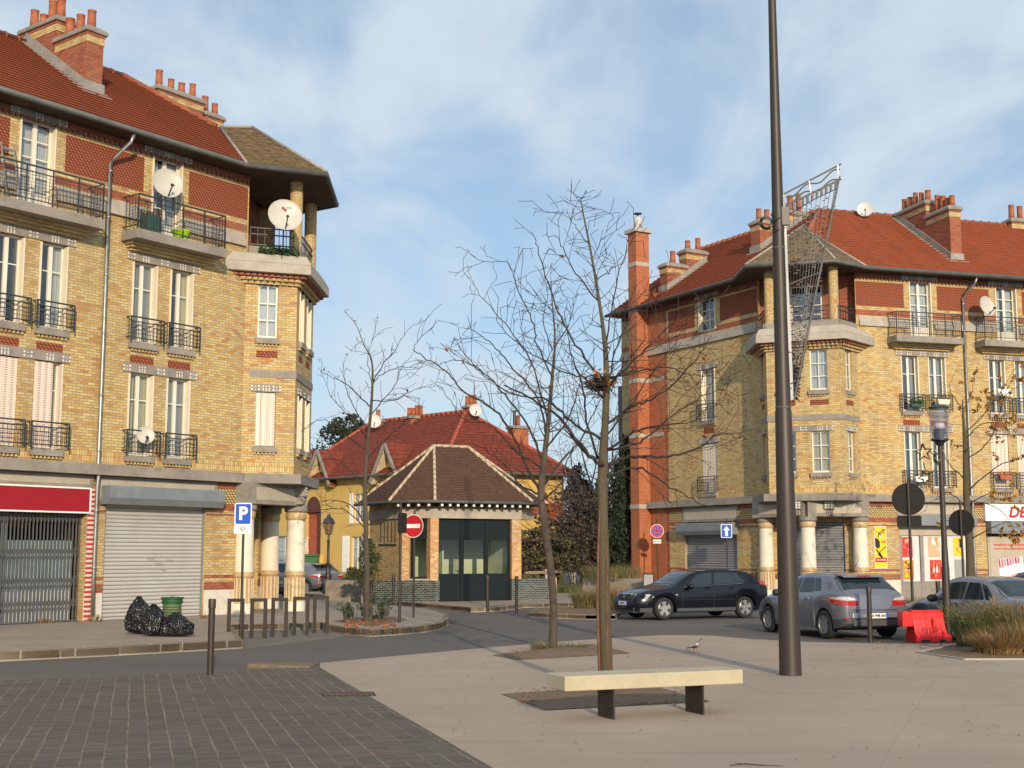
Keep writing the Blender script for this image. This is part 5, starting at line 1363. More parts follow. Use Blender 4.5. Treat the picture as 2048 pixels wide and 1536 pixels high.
for u in range(150):                            # gathered ends low in the corner
    t_ = rnd.random()**.7; y = lerp(690, 800, t_); w_ = lerp(17, 2, t_)
    a = Q(1589+rnd.uniform(-.7, 1)*w_*.6, y, rnd.uniform(0, .05)); mb.bar(a, a+Vector((rnd.uniform(-.09, .09), rnd.uniform(-.05, .05), rnd.uniform(-.10, .06))), .012, .012)
mb.build('light_string', M['p_black'], d)
mb = MB()
c_ = Q(1533, 445, -.05)
for k in range(4): mb.tube([c_+Vector((math.cos(a)*(.075+.012*k), .01*k, math.sin(a)*(.085+.010*k))) for a in [2*math.pi*i/20 for i in range(21)]], .009, 5)
mb.tube([c_+Vector((.08, 0, .02)), Q(1552, 440, -.13), Q(1570, 428)], .009, 5); mb.tube([c_+Vector((.02, 0, -.11)), Q(1548, 462, -.13), Q(1572, 455)], .009, 5)
mb.box(Q(1560, 445)-Vector((.04, .06, .05)), Q(1574, 418)+Vector((.02, .02, .02)))
mb.build('cable', M['p_black'], d)
# modern lantern on a slim post, with stars
p = gnd(1897, 1283); s = thing('street_lamp', 'slim street lamp with clear cylinder lantern beside the red barrier', 'street lamp', (p.x, p.y, 0))
zt = at(1880, 880, p.y).z; mb = MB(); mb.lathe((p.x, p.y, 0), [(.085, 0), (.085, 1.6), (.078, 1.65), (.062, 2.2), (.055, zt-.1), (.055, zt)], 18); smooth_by_angle(mb.build('post', M['brown_metal'], s))
mb = MB(); mb.lathe((p.x, p.y, zt), [(.05, -.15), (.12, -.04), (.20, -.01), (.20, .025)], 24); mb.lathe((p.x, p.y, zt), [(.09, .03), (.12, .22), (.13, .24)], 20)
for k in range(5): mb.lathe((p.x, p.y, zt+.06+k*.035), [(.105+.004*k, 0), (.125+.004*k, .008), (.105+.004*k, .016)], 20)
smooth_by_angle(mb.build('lamp_housing', M['iron'], s)); mb = MB(); mb.lathe((p.x, p.y, zt+.70), [(.215, 0), (.22, .015), (.225, .035), (.12, .075), (.0, .08)], 24, cap=False); smooth_by_angle(mb.build('lamp_cap', M['iron'], s))
mb = MB(); mb.lathe((p.x, p.y, zt), [(.195, .02), (.215, .70)], 28, cap=False); mb.build('lamp_glass', M['lampglass'], s, smooth=True)
mb = MB(); mb.lathe((p.x, p.y, zt+.24), [(.0, 0), (.10, .01), (.12, .06), (.11, .13), (.06, .14)], 20, cap=False); mb.build('bulb', M['p_white'], s, smooth=True)
d = thing('light_decoration', 'pair of unlit star decorations clipped to the slim lamp post', 'decoration', (p.x, p.y, 2.5))
mb = MB()
for cx, cy, rr, rot in ((1847, 905, .20, .1), (1851, 955, .17, .4)):
    c_ = at(cx, cy, p.y); pts = []
    for k in range(11): a = rot+k*math.pi/5+math.pi/2; r_ = rr if k % 2 == 0 else rr*.42; pts.append(c_+Vector((math.cos(a)*r_, 0, math.sin(a)*r_)))
    mb.tube(pts, .022, 6)
for a, b in (((1857, 900), (1876, 908)), ((1856, 950), (1878, 925)), ((1847, 925), (1852, 940)), ((1868, 900), (1874, 925))): mb.tube([at(*a, p.y), at((a[0]+b[0])/2, (a[1]+b[1])/2+5, p.y), at(*b, p.y)], .011, 6)
mb.build('star', M['brown_metal'], d)
mb = MB(); c_ = at(1874, 916, p.y-.06)
for k in range(3): mb.tube([c_+Vector((math.cos(a)*(.05+.012*k), .01*k, math.sin(a)*(.08+.02*k))) for a in [2*math.pi*i/16 for i in range(17)]], .010, 5)
mb.build('cable', M['p_black'], d)
# old style lamp by the far kerb
p = gnd(655, 1188, .13); s = thing('street_lamp', 'old style black lamp post with glazed lantern by the far kerb', 'street lamp', (p.x, p.y, .13))
mb = MB(); mb.lathe((p.x, p.y, .13), [(.24, 0), (.24, .12), (.17, .3), (.15, .72), (.19, .76), (.19, .82), (.12, .92), (.095, 1.3), (.12, 1.34), (.07, 1.4), (.055, 2.3), (.08, 2.35), (.05, 2.4), (.045, 2.62)], 16)
smooth_by_angle(mb.build('post', M['iron'], s))
mb = MB(); zz = 2.75
mb.lathe((p.x, p.y, zz), [(.05, 0), (.14, .03)], 6)
for k in range(6): a = k*math.pi/3; mb.bar((p.x+.14*math.cos(a), p.y+.14*math.sin(a), zz+.03), (p.x+.24*math.cos(a), p.y+.24*math.sin(a), zz+.50), .022)
mb.lathe((p.x, p.y, zz+.5), [(.27, 0), (.29, .03), (.20, .22), (.10, .30), (.06, .42), (.0, .45)], 6, cap=False)
mb.build('lantern', M['iron'], s)
mb = MB(); mb.lathe((p.x, p.y, zz+.03), [(.13, 0), (.23, .46)], 6, cap=False); mb.build('lamp_glass', M['lampglass'], s)
# bench
bf = Fr((.603, 15.08), 67.6); L_ = 2.37
s = thing('bench', 'long cream concrete bench slab on two dark plate legs', 'bench', bf(L_/2, -.26, 0))
def bench_mat():
    t = NT('cream_cast_concrete'); n = t.noise(2.5, 6, .7); f_ = t.noise(70, 4, .7); st = t.noise(5, 5, .7, vec=t.map(t.obj(), (1, 1, .4)))
    c = t.ramp(n, [(.3, (.40, .345, .235)), (.7, (.49, .43, .305))]); c = t.mix(t.ramp(f_, [(.35, (.3, .3, .3)), (.5, (0, 0, 0))]), c, (.32, .26, .15)); c = t.mix(t.ramp(st, [(.58, (0, 0, 0)), (.72, (.45, .45, .45))]), c, (.34, .31, .17))
    t.bump(f_, .25, .004); return t.done(c, .85)
mb = MB(); mb.fbox(bf, 0, L_, -.52, 0, .345, .515); bevel(mb.build('seat', bench_mat(), s), .012, 3)
for x in (.64, 1.83):
    mb = MB(); mb.fbox(bf, x-.012, x+.012, -.44, -.03, 0, .345); mb.fbox(bf, x-.10, x+.10, -.40, -.08, .335, .345); mb.build('leg', pm('dark_rusty_steel', (.038, .030, .026), .6, .3, var=.3, vs=6), s)
# red water filled barrier
def barrier(p, az, lab, L_=1.0):
    f_ = Fr(p, az); s_ = thing('traffic_barrier', lab, 'barrier', (p.x, p.y, 0))
    prof = [(.25, .0), (.25, .12), (.20, .20), (.13, .48), (.12, .62), (.06, .68)]
    full = [(-a, z) for a, z in prof]+[(a, z) for a, z in prof[::-1]]
    xs = [0, .015, .03, .20, .215, .36, .375, .42, .435, .60, .615, .78, .97, .985, 1.0]
    mb = MB(); base = len(mb.v); n = len(full)
    for x in xs:
        k = .94 if x in (0, 1.0) else (.86 if .36 < x < .435 else 1.0)
        for a, z in full: mb.v.append(f_(x*L_, a*k, z*(1 if k > .9 or z < .1 else .975)))
    for i in range(len(xs)-1):
        for j in range(n-1): q = base+i*n+j; mb.f.append((q, q+1, q+n+1, q+n)); mb.m.append(0)
    mb.f.append(tuple(range(base, base+n))); mb.m.append(0); mb.f.append(tuple(base+(len(xs)-1)*n+j for j in range(n-1, -1, -1))); mb.m.append(0)
    mb.fbox(f_, -.24, .0, -.13, .13, .33, .64, 0); mb.fbox(f_, -.17, -.07, -.05, .05, .64, .66, 0)
    for x in (.25, .75): mb.fbox(f_, x*L_-.09, x*L_+.09, -.256, .256, -.01, .055, 1)
    mb.fbox(f_, .5*L_, .5*L_+.02, .1, .235, .12, .5, 0)
    bevel(mb.build('barrier_shell', [M['barrier'], M['room']], s_), .018, 3); return s_
p = gnd(1822, 1283); barrier(p, 80, 'red plastic road barrier between the silver blue hatchback and lamp post', .84)
# bin bags and litter bin
def bag(name, lab, p, rx, ry, h, seed, az=0):
    rnd = random.Random(seed); mb = MB(); nu, nv = 40, 26; base = 0
    ph = [rnd.uniform(0, 6.28) for _ in range(12)]
    for i in range(nv+1):
        t_ = i/nv; z = h*t_
        prof = (min(1, (t_/.12))**.45)*(1-max(0, (t_-.42)/.58)**1.9*.90) if t_ < .93 else lerp(.19, .13, (t_-.93)/.07)
        if t_ >= .93: prof *= 1.0+.5*math.sin((t_-.93)/.07*3.1)
        for j in range(nu):
            a = 2*math.pi*j/nu
            w = 1+.10*math.sin(2*a+ph[0]+t_*2)+.07*math.sin(3*a+ph[1]-t_*5)+.045*math.sin(7*a+ph[2]+t_*9)*(.3+t_)+.035*math.sin(13*a+ph[3]-t_*6)*(.2+t_*1.3)+.028*math.sin(9*t_*6+5*a+ph[4])+.05*math.sin(4*a+t_*14+ph[5])*t_
            mb.v.append(Vector((p.x+math.cos(a+az)*rx*prof*w+.06*h*t_*math.sin(ph[6]), p.y+math.sin(a+az)*ry*prof*w, p.z+z*(1+.04*math.sin(5*a+ph[7])*t_))))
    for i in range(nv):
        for j in range(nu): q = i*nu; mb.f.append((q+j, q+(j+1) % nu, q+nu+(j+1) % nu, q+nu+j)); mb.m.append(0)
    mb.f.append(tuple(nv*nu+j for j in range(nu))); mb.m.append(0)
    o = mb.build(name, M['binbag'], smooth=True); tag(o, lab, 'bin bag', 'black bin bags on the left pavement'); return o
t = NT('black_polythene'); c1 = t.noise(3.2, 2, .45, vec=t.map(t.obj(), (1, 1, .45)), dist=1.2); c2 = t.noise(8, 2, .4, vec=t.map(t.obj(), (1.6, 1.6, .5), (.3, .5, 0)), dist=1.0)
rd = t.math('ADD', t.math('ABSOLUTE', t.math('SUBTRACT', c1, .5)), t.math('MULTIPLY', t.math('ABSOLUTE', t.math('SUBTRACT', c2, .5)), .45)); t.bump(rd, 1.0, .16); M['binbag'] = t.done((.006, .006, .008), .20, spec=.5)
bag('bin_bag', 'tall knotted black bin bag, leftmost of the three', gnd(279, 1268, G), .27, .25, .80, 1); bag('bin_bag', 'small black bin bag between two bigger ones', gnd(308, 1272, G), .25, .25, .66, 2); bag('bin_bag', 'wide black bin bag right of the other two, before the green litter bin', gnd(351, 1273, G), .34, .27, .49, 3)
p = gnd(343, 1250, G); s = thing('litter_bin', 'green ring litter bin behind the black bin bags', 'litter bin', (p.x, p.y, G))
mb = MB(); mb.lathe((p.x, p.y, G), [(.05, 0), (.05, .7)], 10); mb.build('post', M['p_darkgreen'], s)
mb = MB()
for z, r_ in ((.66, .265), (.57, .25)): mb.tube([(p.x+math.cos(a)*r_, p.y+math.sin(a)*r_, G+z) for a in [2*math.pi*i/24 for i in range(25)]], .022, 8)
mb.lathe((p.x, p.y, G+.51), [(.245, 0), (.25, .13)], 24, cap=False)
for k in range(7): mb.tube([(p.x+math.cos(a)*.24, p.y+math.sin(a)*.24, G+.06+k*.065) for a in [2*math.pi*i/20 for i in range(21)]], .010, 5)
mb.build('ring', M['p_green'], s)
mb = MB(); mb.lathe((p.x, p.y, G+.1), [(.16, 0), (.22, .1), (.225, .5)], 24, cap=False); mb.build('bag', pm('translucent_green_bag', (.16, .19, .10), .4, var=.3, vs=8, bump=.6, bs=9), s, smooth=True)
# satellite dishes
def dish(name, lab, c, r, nrm, mat='dish', arm=True, mark=None, support=None):
    nrm = Vector(nrm).normalized(); s_ = thing(name, lab, 'satellite dish', c, 0, 'satellite dishes'); mb = MB()
    prof = [(.001, 0)]+[(r*k/8, .14*r*(k/8)**2*1.6) for k in range(1, 9)]; prof += [(r*1.02, prof[-1][1]+.01), (r*1.0, prof[-1][1]-.012)]
    mb.lathe(c, prof, 36, axis=nrm, cap=False); mb.build('reflector', M[mat], s_, smooth=True)
    x = nrm.cross(Vector((0, 0, 1))).normalized(); u = x.cross(nrm)
    mb = MB()
    if arm:
        a = c-u*r*.95+nrm*.12*r; b = c-u*r*.55+nrm*r*1.05; mb.bar(a, b, .03, .03); mb.lathe(b, [(.035, -.05), (.045, .06)], 10, axis=(c+u*.1*r-b))
    if support:
        sp = Vector(support); mb.tube([c-nrm*.02, c-nrm*.12, sp+(c-sp)*.15, sp], .022, 8)
    mb.build('arm', M['iron'], s_)
    if mark:
        body, size, mt, dx, dz = mark
        text(body, size, c+x*(-dx)*1+u*dz+nrm*(.14*1.6*r*((dx*dx+dz*dz)/(r*r))+.012), -x if False else x, u, M[mt], s_, 'lettering', .003)
    return s_
lf = LI['L']
S_AZ = dv(150)
c = at(333, 369, lf(3.0, .75, 0).y); dish('satellite_dish', 'cream satellite dish on the balcony with the lime green basin', c, .44, dv(145)+Vector((0, 0, .22)), support=lf(3.0, .68, 11.2) if False else c-Vector((0, 0, .75))+dv(-30)*.05)
c = at(569, 433, 37.6); dd_ = dish('satellite_dish', 'largest satellite dish, with red dots, on the left corner loggia', c, .50, dv(160)+Vector((0, 0, .25)), support=c+Vector((-.1, .4, -.85)))
n_ = (dv(160)+Vector((0, 0, .25))).normalized(); x_ = n_.cross(Vector((0, 0, 1))).normalized(); u_ = x_.cross(n_); x_ = -x_ if x_.x < 0 else x_
mb = MB(); mb.lathe(c-x_*.05+u_*.25+n_*.075, [(.001, 0), (.04, 0)], 14, axis=n_, cap=False); mb.lathe(c+x_*.02+u_*.20+n_*.068, [(.001, 0), (.04, 0)], 14, axis=n_, cap=False); mb.build('red_dot', M['p_red'], dd_)
text('TRIAX', .06, c+x_*.13+u_*.265+n_*.09, x_, n_.cross(x_), M['p_black'], dd_, 'lettering', .001)
c = at(290, 871, lf(3.6, .42, 0).y); dd_ = dish('satellite_dish', 'small satellite dish on the first floor window railing', c, .245, dv(150)+Vector((0, 0, .2)), support=c+Vector((0, .15, -.3)))
f2_ = RI['R']
c = f2_(6.2, .95, 11.72); c = at(1971, 613, f2_(6.2, .95, 0).y); dish('satellite_dish', 'satellite dish on the right building balcony', c, .42, dv(150)+Vector((0, 0, .2)), support=c+Vector((-.1, .2, -.8)))
c = at(1730, 420, 57.5); dish('satellite_dish', 'pale grey satellite dish on the red roof ridge', c, .36, dv(195)+Vector((0, 0, .25)), 'dish_grey', support=c+Vector((0, .2, -.5)))
c = at(748, 843, 79); dish('satellite_dish', 'far satellite dish at the left chimney of the yellow house', c, .42, dv(170)+Vector((0, 0, .2)), 'dish_grey', support=c+Vector((.3, .3, -.6)))
c = at(951, 821, 74.3); dish('satellite_dish', 'far satellite dish on the middle chimney of the yellow house', c, .36, dv(170)+Vector((0, 0, .2)), 'dish_grey', support=c+Vector((-.1, .4, -.4)))
for (x, y0, y1), Y, lab in (((838, 847, 797), 78, 'thin rake television aerial on the yellow house roof'), ((948, 828, 762), 75, 'tall fan television aerial beside the middle chimney')):
    mb = MB(); a, b = at(x, y0, Y), at(x, y1, Y); mb.tube([a, b], .02, 6); t_ = Vector((-.55, 0, .12)) if x < 900 else Vector((-.35, 0, .1))
    mb.tube([b-t_*.2, b+t_*1.6], .014, 5)
    for k in range(7): q = b+t_*(k*.24); mb.tube([q-Vector((.03, .25, .12)), q+Vector((.03, .25, .12))], .009, 4)
    tag(mb.build('aerial', M['iron']), lab, 'aerial')
# posters on the right building
def poster(lab, s0, s1, z0, z1, shapes, d=.012, words=(), fr_=None, base='p_white', name='poster', d0=0.0):
    fr_ = fr_ or f2_; mats = [M[base]]; mb = MB(); mb.fbox(fr_, s0, s1, d0-.01, d0+d, z0, z1, 0)
    for i, (mt, pts) in enumerate(shapes):
        if M[mt] not in mats: mats.append(M[mt])
        mb.face([fr_(lerp(s0, s1, x), d0+d+.002+.0012*i, lerp(z0, z1, y)) for x, y in pts], mats.index(M[mt]))
    s_ = mb.build(name, mats); tag(s_, lab, 'poster', 'posters on the right building')
    for body, size, x, y, mt, bold in words: text(body, size, fr_(lerp(s0, s1, x), d0+d+.008, lerp(z0, z1, y)), fr_.u, (0, 0, 1), M[mt], s_, 'lettering', bold, thick=.001)
    return s_
R_ = lambda a, b, c, e: ((a, c), (b, c), (b, e), (a, e))
poster('tall yellow concert poster with a leaning black guitarist figure', .47, 1.04, 1.32, 3.02, [('p_yellow', R_(.04, .96, .02, .98)), ('p_red', R_(.04, .96, .15, .255)), ('p_orange', R_(.55, .92, .60, .66)),
    ('p_black', ((.06, .72), (.30, .70), (.44, .63), (.44, .50), (.22, .46), (.08, .52))), ('p_black', ((.12, .47), (.34, .40), (.30, .36), (.14, .42))), ('p_black', ((.42, .40), (.90, .53), (.92, .50), (.55, .41), (.44, .385))),
    ('p_black', ((.22, .34), (.40, .40), (.68, .245), (.52, .245))), ('p_black', ((.30, .76), (.36, .83), (.52, .83), (.58, .76), (.50, .72), (.36, .72))), ('p_white', ((.38, .74), (.40, .79), (.50, .79), (.53, .74), (.46, .71)))],
    words=[('JOB', .10, .74, .90, 'p_black', .004), ('ROMANDISE', .065, .52, .85, 'p_black', .002), ('3 & 4 MARS', .085, .5, .205, 'p_white', .002)], base='p_lilac', d0=.0)
def blobs(seed, cols, n=14):
    r = random.Random(seed); out = []
    for _ in range(n):
        cx, cy, a, b = r.uniform(.1, .9), r.uniform(.1, .9), r.uniform(.06, .2), r.uniform(.05, .13); out.append((r.choice(cols), [(min(.97, max(.03, cx+a*math.cos(t_)+r.uniform(-.02, .02))), min(.97, max(.03, cy+b*math.sin(t_)))) for t_ in [6.283*k/9 for k in range(9)]]))
    return out
po = [(1.76, 2.28, 1.78, 2.58, 'p_scarlet', ('p_pink', 'p_orange', 'p_red', 'p_lilac'), 'red and pink food poster, upper left in the shop window'), (1.78, 2.30, .88, 1.66, 'p_orange', ('p_yellow', 'p_tan', 'p_black', 'p_orange'), 'orange and yellow food poster, lower left in the shop window'),
      (3.02, 3.55, 1.80, 2.60, 'p_tan', ('p_orange', 'p_white', 'p_lilac', 'p_tan'), 'tan food poster in the middle of the shop window, upper of two'), (3.06, 3.58, .88, 1.66, 'p_scarlet', ('p_red', 'p_orange', 'p_scarlet'), 'red bottle poster in the middle of the shop window, lower of two'),
      (4.20, 4.68, 1.82, 2.58, 'p_yellow', ('p_orange', 'p_yellow', 'p_tan'), 'yellow and orange poster at the right of the shop window')]
for i, (a, b, c, e_, base, cols, lab) in enumerate(po):
    sh = blobs(i+3, cols)
    if i == 3: sh += [('p_white', ((.2, .35), (.36, .35), (.29, .80))), ('p_white', ((.5, .35), (.66, .35), (.58, .85))), ('p_grey', ((.68, .38), (.80, .38), (.74, .78)))]
    if i == 4: sh += [('p_black', ((.55, .45), (.72, .45), (.70, .9), (.58, .9)))]
    poster(lab, a, b, c, e_, sh, .01, base=base, d0=-.09)
mb = MB(); mb.fbox(f2_, 4.22, 4.70, -.1, -.08, .86, 1.68); mb.build('blank_panel', M['p_grey'], RB)
mb = MB(); mb.fbox(f2_, 5.62, 10.3, .0, .16, 3.25, 3.98, 0); s = mb.build('shop_sign', M['p_white']); tag(s, 'white shop sign with big slanting red letters over the far right shop', 'shop sign')
text('DE', .62, f2_(6.72, .16, 3.60), f2_.u, (0, 0, 1), M['p_red'], s, 'lettering', .02, .22, 'LEFT', .006, sx=1.1)
pa = poster('cream shop panel advert with red slogan and striped card', 5.95, 7.70, .55, 2.62, [('p_white', ((.24, .18), (.92, .26), (.88, .60), (.22, .55))), ('p_lilac', ((.22, .36), (.84, .48), (.82, .60), (.20, .54)))]+[('p_red' if k % 3 == 0 else 'p_pink' if k % 3 == 1 else 'p_grey', ((.23+k*.075, .38+k*.014), (.27+k*.075, .388+k*.014), (.255+k*.075, .55+k*.006), (.215+k*.075, .545+k*.006))) for k in range(8)]+[('p_red', ((.55, .22), (.80, .27), (.80, .285), (.55, .235)))],
    .01, [('AUGMENTEZ VOTRE POUVOIR', .105, .52, .83, 'p_scarlet', .003), ("D'ACHAT AVEC LA CARTE FIDELITE", .092, .52, .755, 'p_scarlet', .003)], base='panel_cream', d0=-.11)
# things standing on balconies and sills
def planter(lab, p, w, dpt, h, mat, leaf=None, seed=0, name='flower_pot', fr_=None, cat='flower pot', taper=.82):
    fr_ = fr_ or Fr(p, 90); s_ = thing(name, lab, cat, p); mb = MB()
    x, y = w/2, dpt/2
    c8 = [(-x*taper, -y*taper, 0), (x*taper, -y*taper, 0), (x*taper, y*taper, 0), (-x*taper, y*taper, 0), (-x, -y, h), (x, -y, h), (x, y, h), (-x, y, h)]
    mb.hexa([p+fr_.u*a+fr_.n*b+Vector((0, 0, c)) for a, b, c in c8]); bevel(mb.build('pot', M[mat], s_), .02)
    if leaf:
        r = random.Random(seed); k = MB()
        for _ in range(leaf[1]):
            q = p+fr_.u*r.uniform(-x, x)*1.1+fr_.n*r.uniform(-y, y)+Vector((0, 0, h+abs(r.gauss(0, leaf[2]))))
            a = Vector((r.uniform(-1, 1), r.uniform(-1, 1), r.uniform(-.4, 1))).normalized()*.06; b = a.orthogonal().normalized()*.03; k.face([q-a, q-b, q+a, q+b])
        k.build('foliage', M[leaf[0]], s_)
    return s_
M['leaf_g'] = pm('dull_green_leaf', (.045, .085, .028), .7, var=.5, vs=9); M['leaf_dry'] = pm('dry_twig', (.16, .10, .06), .9, var=.4, vs=9); M['leaf_or'] = pm('russet_leaf', (.36, .12, .03), .8, var=.45, vs=9)
lf_b = lambda x, y, d: (lambda r: lf(r[0], d, r[1]))(lf.px(x, y, d))
p = lf(3.85, .38, 10.76); planter('dark green flower pot with dry stems on the middle balcony', p, .46, .40, .48, 'p_darkgreen', ('leaf_dry', 80, .16), 1, fr_=lf)
p = lf(2.85, .45, 10.76); s = thing('basin', 'lime green plastic basin on the middle balcony floor', 'basin', p); mb = MB(); mb.lathe(p, [(.16, 0), (.19, .04), (.27, .26), (.29, .27), (.26, .25), (.17, .05), (.0, .04)], 24, cap=False); mb.build('basin_body', M['p_lime'], s, smooth=True)
r = random.Random(9); mb = MB(); la_ = LI['A']
for _ in range(420):
    q = la_(r.uniform(.35, 1.55), r.uniform(.02, .40), 10.96+abs(r.gauss(0, .09))); a = Vector((r.uniform(-1, 1), r.uniform(-1, 1), r.uniform(-.6, .6))).normalized()*.10; b = a.orthogonal().normalized()*.03; mb.face([q-a, q-b, q+a, q+b])
tag(mb.build('trailing_plant', M['leaf_g']), 'green trailing plant on the slab of the left corner loggia', 'plant')
planter('green window box plant on the second floor railing, left window', f2_(2.5, .30, 7.86), .62, .16, .12, 'p_darkgreen', ('leaf_g', 160, .14), 3, fr_=f2_); planter('cream window box on the second floor railing', f2_(3.75, .30, 8.0), .6, .16, .22, 'cream', ('leaf_dry', 70, .12), 4, fr_=f2_); planter('white window box on the first floor railing', f2_(2.55, .30, 4.80), .6, .16, .22, 'p_white', None, 5, fr_=f2_); planter('brown window box with russet plant in front of the closed white shutter', f2_(6.55, .30, 4.95), .6, .16, .2, 'clay', ('leaf_or', 90, .1), 6, fr_=f2_)
mb = MB(); c = f2_(6.6, .42, 8.62); mb.hexa([c+f2_.u*a+Vector((0, 0, b))+f2_.n*e_ for e_ in (0, .02) for a, b in ((-.32, .12), (.34, .12), (.42, -.16), (-.20, -.16))]); tag(mb.build('flat_aerial', M['p_white']), 'white square flat aerial on the second floor railing', 'aerial')
s = thing('stepladder', 'aluminium stepladder leaning on the upper left balcony', 'ladder', lf(8.15, .4, 10.76)); mb = MB()
for x in (8.0, 8.35): mb.bar(lf(x, .55, 10.76), lf(x, .15, 12.3), .045, .03)
for k in range(5): q = lerp(.1, .9, k/4); mb.bar(lf(8.0, lerp(.55, .15, q), lerp(10.76, 12.3, q)), lf(8.35, lerp(.55, .15, q), lerp(10.76, 12.3, q)), .03, .06)
mb.build('ladder_frame', M['zinc'], s)
# fence, low wall, board, green box
fp = [gnd(1052, 1190, .1), gnd(1094, 1188, .1), gnd(1147, 1182, .1), gnd(1205, 1178, .1)]
s = thing('rail_fence', 'low pale timber rail fence right of the kiosk', 'fence', fp[1])
for q in fp[1:3]: mb = MB(); mb.box((q.x-.09, q.y-.09, 0), (q.x+.09, q.y+.09, 1.22)); bevel(mb.build('fence_post', M['conc_pale'], s), .02)
mb = MB(); z_ = 1.08
for a, b in zip(fp, fp[1:]): mb.bar(a+Vector((0, -.1, z_-.1)), b+Vector((0, -.1, z_-.1)), .07, .12); mb.bar(a+Vector((0, 0, .12)), b+Vector((0, 0, .12)), .07, .16)
mb.build('rail', pm('grey_weathered_timber', (.28, .24, .18), .85, var=.25, vs=5), s)
a, b = at(1165, 1160, 52.5), at(1292, 1156, 50.5); mb = MB(); f_ = Fr(a, math.degrees(math.atan2(b.x-a.x, b.y-a.y))); mb.fbox(f_, 0, (Vector((b.x, b.y))-Vector((a.x, a.y))).length, -.5, 0, 0, .95)
tag(bevel(mb.build('low_wall', M['conc'])), 'low grey concrete planter wall left of the orange shaft', 'wall')
p = at(1297, 1162, 49.5); f_ = Fr(p, 100); mb = MB(); mb.fbox(f_, -.22, .22, -.04, 0, p.z-.35, p.z+.3, 0); mb.fbox(f_, -.17, .17, 0, .01, p.z-.28, p.z+.24, 1); mb.fbox(f_, -.03, .03, -.06, -.02, 0, p.z, 0)
tag(mb.build('notice_board', [M['p_black'], M['p_grey']]), 'small black framed notice board behind the black car', 'notice board')
mb = MB(); p = at(623, 1118, 74); p.z = 0; mb.box((p.x-.4, p.y-.4, 0), (p.x+.4, p.y+.4, 1.75)); mb.box((p.x-.44, p.y-.44, 1.75), (p.x+.44, p.y+.44, 1.9)); tag(bevel(mb.build('wheelie_bin', M['p_green']), .04), 'green lidded refuse bin at the foot of the stair', 'bin')
# pigeon
p = gnd(1391, 1305)
def pigeon(p, az):
    s_ = thing('pigeon', 'pale brown and white pigeon walking on the plaza', 'pigeon', p); f_ = Fr(p, az)
    def blob(name, stations, mat, n=14):
        mb = MB(); base = 0
        for (x, z, rx, rz) in stations:
            for j in range(n): a = 2*math.pi*j/n; mb.v.append(f_(x, math.cos(a)*rx, z+math.sin(a)*rz))
        for i in range(len(stations)-1):
            for j in range(n): q = i*n; mb.f.append((q+j, q+(j+1) % n, q+n+(j+1) % n, q+n+j)); mb.m.append(0)
        mb.f.append(tuple(range(n-1, -1, -1))); mb.f.append(tuple((len(stations)-1)*n+j for j in range(n))); mb.m += [0, 0]
        return mb.build(name, mat, s_, smooth=True)
    blob('body', [(-.19, .085, .012, .006), (-.12, .10, .028, .016), (-.07, .125, .05, .04), (-.02, .135, .062, .056), (.03, .145, .062, .058), (.065, .165, .05, .05), (.085, .195, .034, .034), (.098, .225, .026, .026), (.108, .248, .027, .026), (.125, .255, .022, .02), (.138, .252, .010, .010)], M['pig'])
    mb = MB(); mb.bar(f_(.135, 0, .252), f_(.162, 0, .244), .010, .008); mb.build('beak', M['iron'], s_)
    blob('wing', [(-.15, .105, .035, .012), (-.08, .135, .062, .030), (0, .155, .070, .040), (.05, .16, .060, .030), (.07, .16, .03, .02)], M['pigw'])
    for sg in (-1, 1):
        mb = MB(); mb.tube([f_(.0+.02*sg, .022*sg, .09), f_(-.005+.02*sg, .024*sg, .045), f_(.01+.03*sg, .024*sg, .006)], [.010, .005, .005], 6)
        for k in (-1, 0, 1): mb.tube([f_(.01+.03*sg, .024*sg, .006), f_(.04+.03*sg, .024*sg+k*.014, .003)], .003, 4)
        mb.build('leg', M['clay'], s_)
M['pig'] = pm('grey_feather', (.14, .13, .14), .6, var=.3, vs=12); M['pigw'] = pm('buff_white_feather', (.58, .46, .36), .7, var=.25, vs=18)
pigeon(p, 75)
# ================================================================ cars
def paint(name, col, metal=.55, rough=.32):
    t = NT(name); n = t.noise(2.2, 5, .6)
    c = t.ramp(n, [(.3, tuple(x*.93 for x in col)), (.7, col)])
    d = t.noise(5, 6, .7); r = t.math('ADD', t.math('MULTIPLY', d, .16), rough-.08)
    t.b.inputs['Coat Weight'].default_value = .8; t.b.inputs['Coat Roughness'].default_value = .06
    return t.done(c, r, metal)
M['car_silverblue'] = paint('silver_blue_car_paint', (.165, .170, .205), .42, .32); M['car_black'] = paint('blue_black_car_paint', (.005, .006, .011), .0, .22); M['car_black'].node_tree.nodes['Principled BSDF'].inputs['Coat Weight'].default_value = .15; M['car_black'].node_tree.nodes['Principled BSDF'].inputs['Specular IOR Level'].default_value = .35; M['car_silver'] = paint('silver_grey_car_paint', (.205, .208, .222), .42, .32); M['car_grey'] = paint('mid_grey_car_paint', (.22, .22, .26), .6, .36)
M['car_glass'] = pm('tinted_car_glass', (.016, .026, .032), .04, 0, var=.1, vs=1.5, spec=.5)
M['tyre'] = pm('tyre_rubber', (.018, .018, .019), .85, var=.2, vs=9); M['alloy'] = pm('alloy_rim', (.52, .51, .50), .32, .75, var=.1); M['hubcap'] = pm('plastic_wheel_trim', (.26, .25, .245), .45, .4, var=.1)
M['trim'] = pm('black_plastic_trim', (.018, .018, .02), .6, var=.2); M['trim_grey'] = pm('dark_grey_plastic', (.055, .055, .06), .6, var=.1)
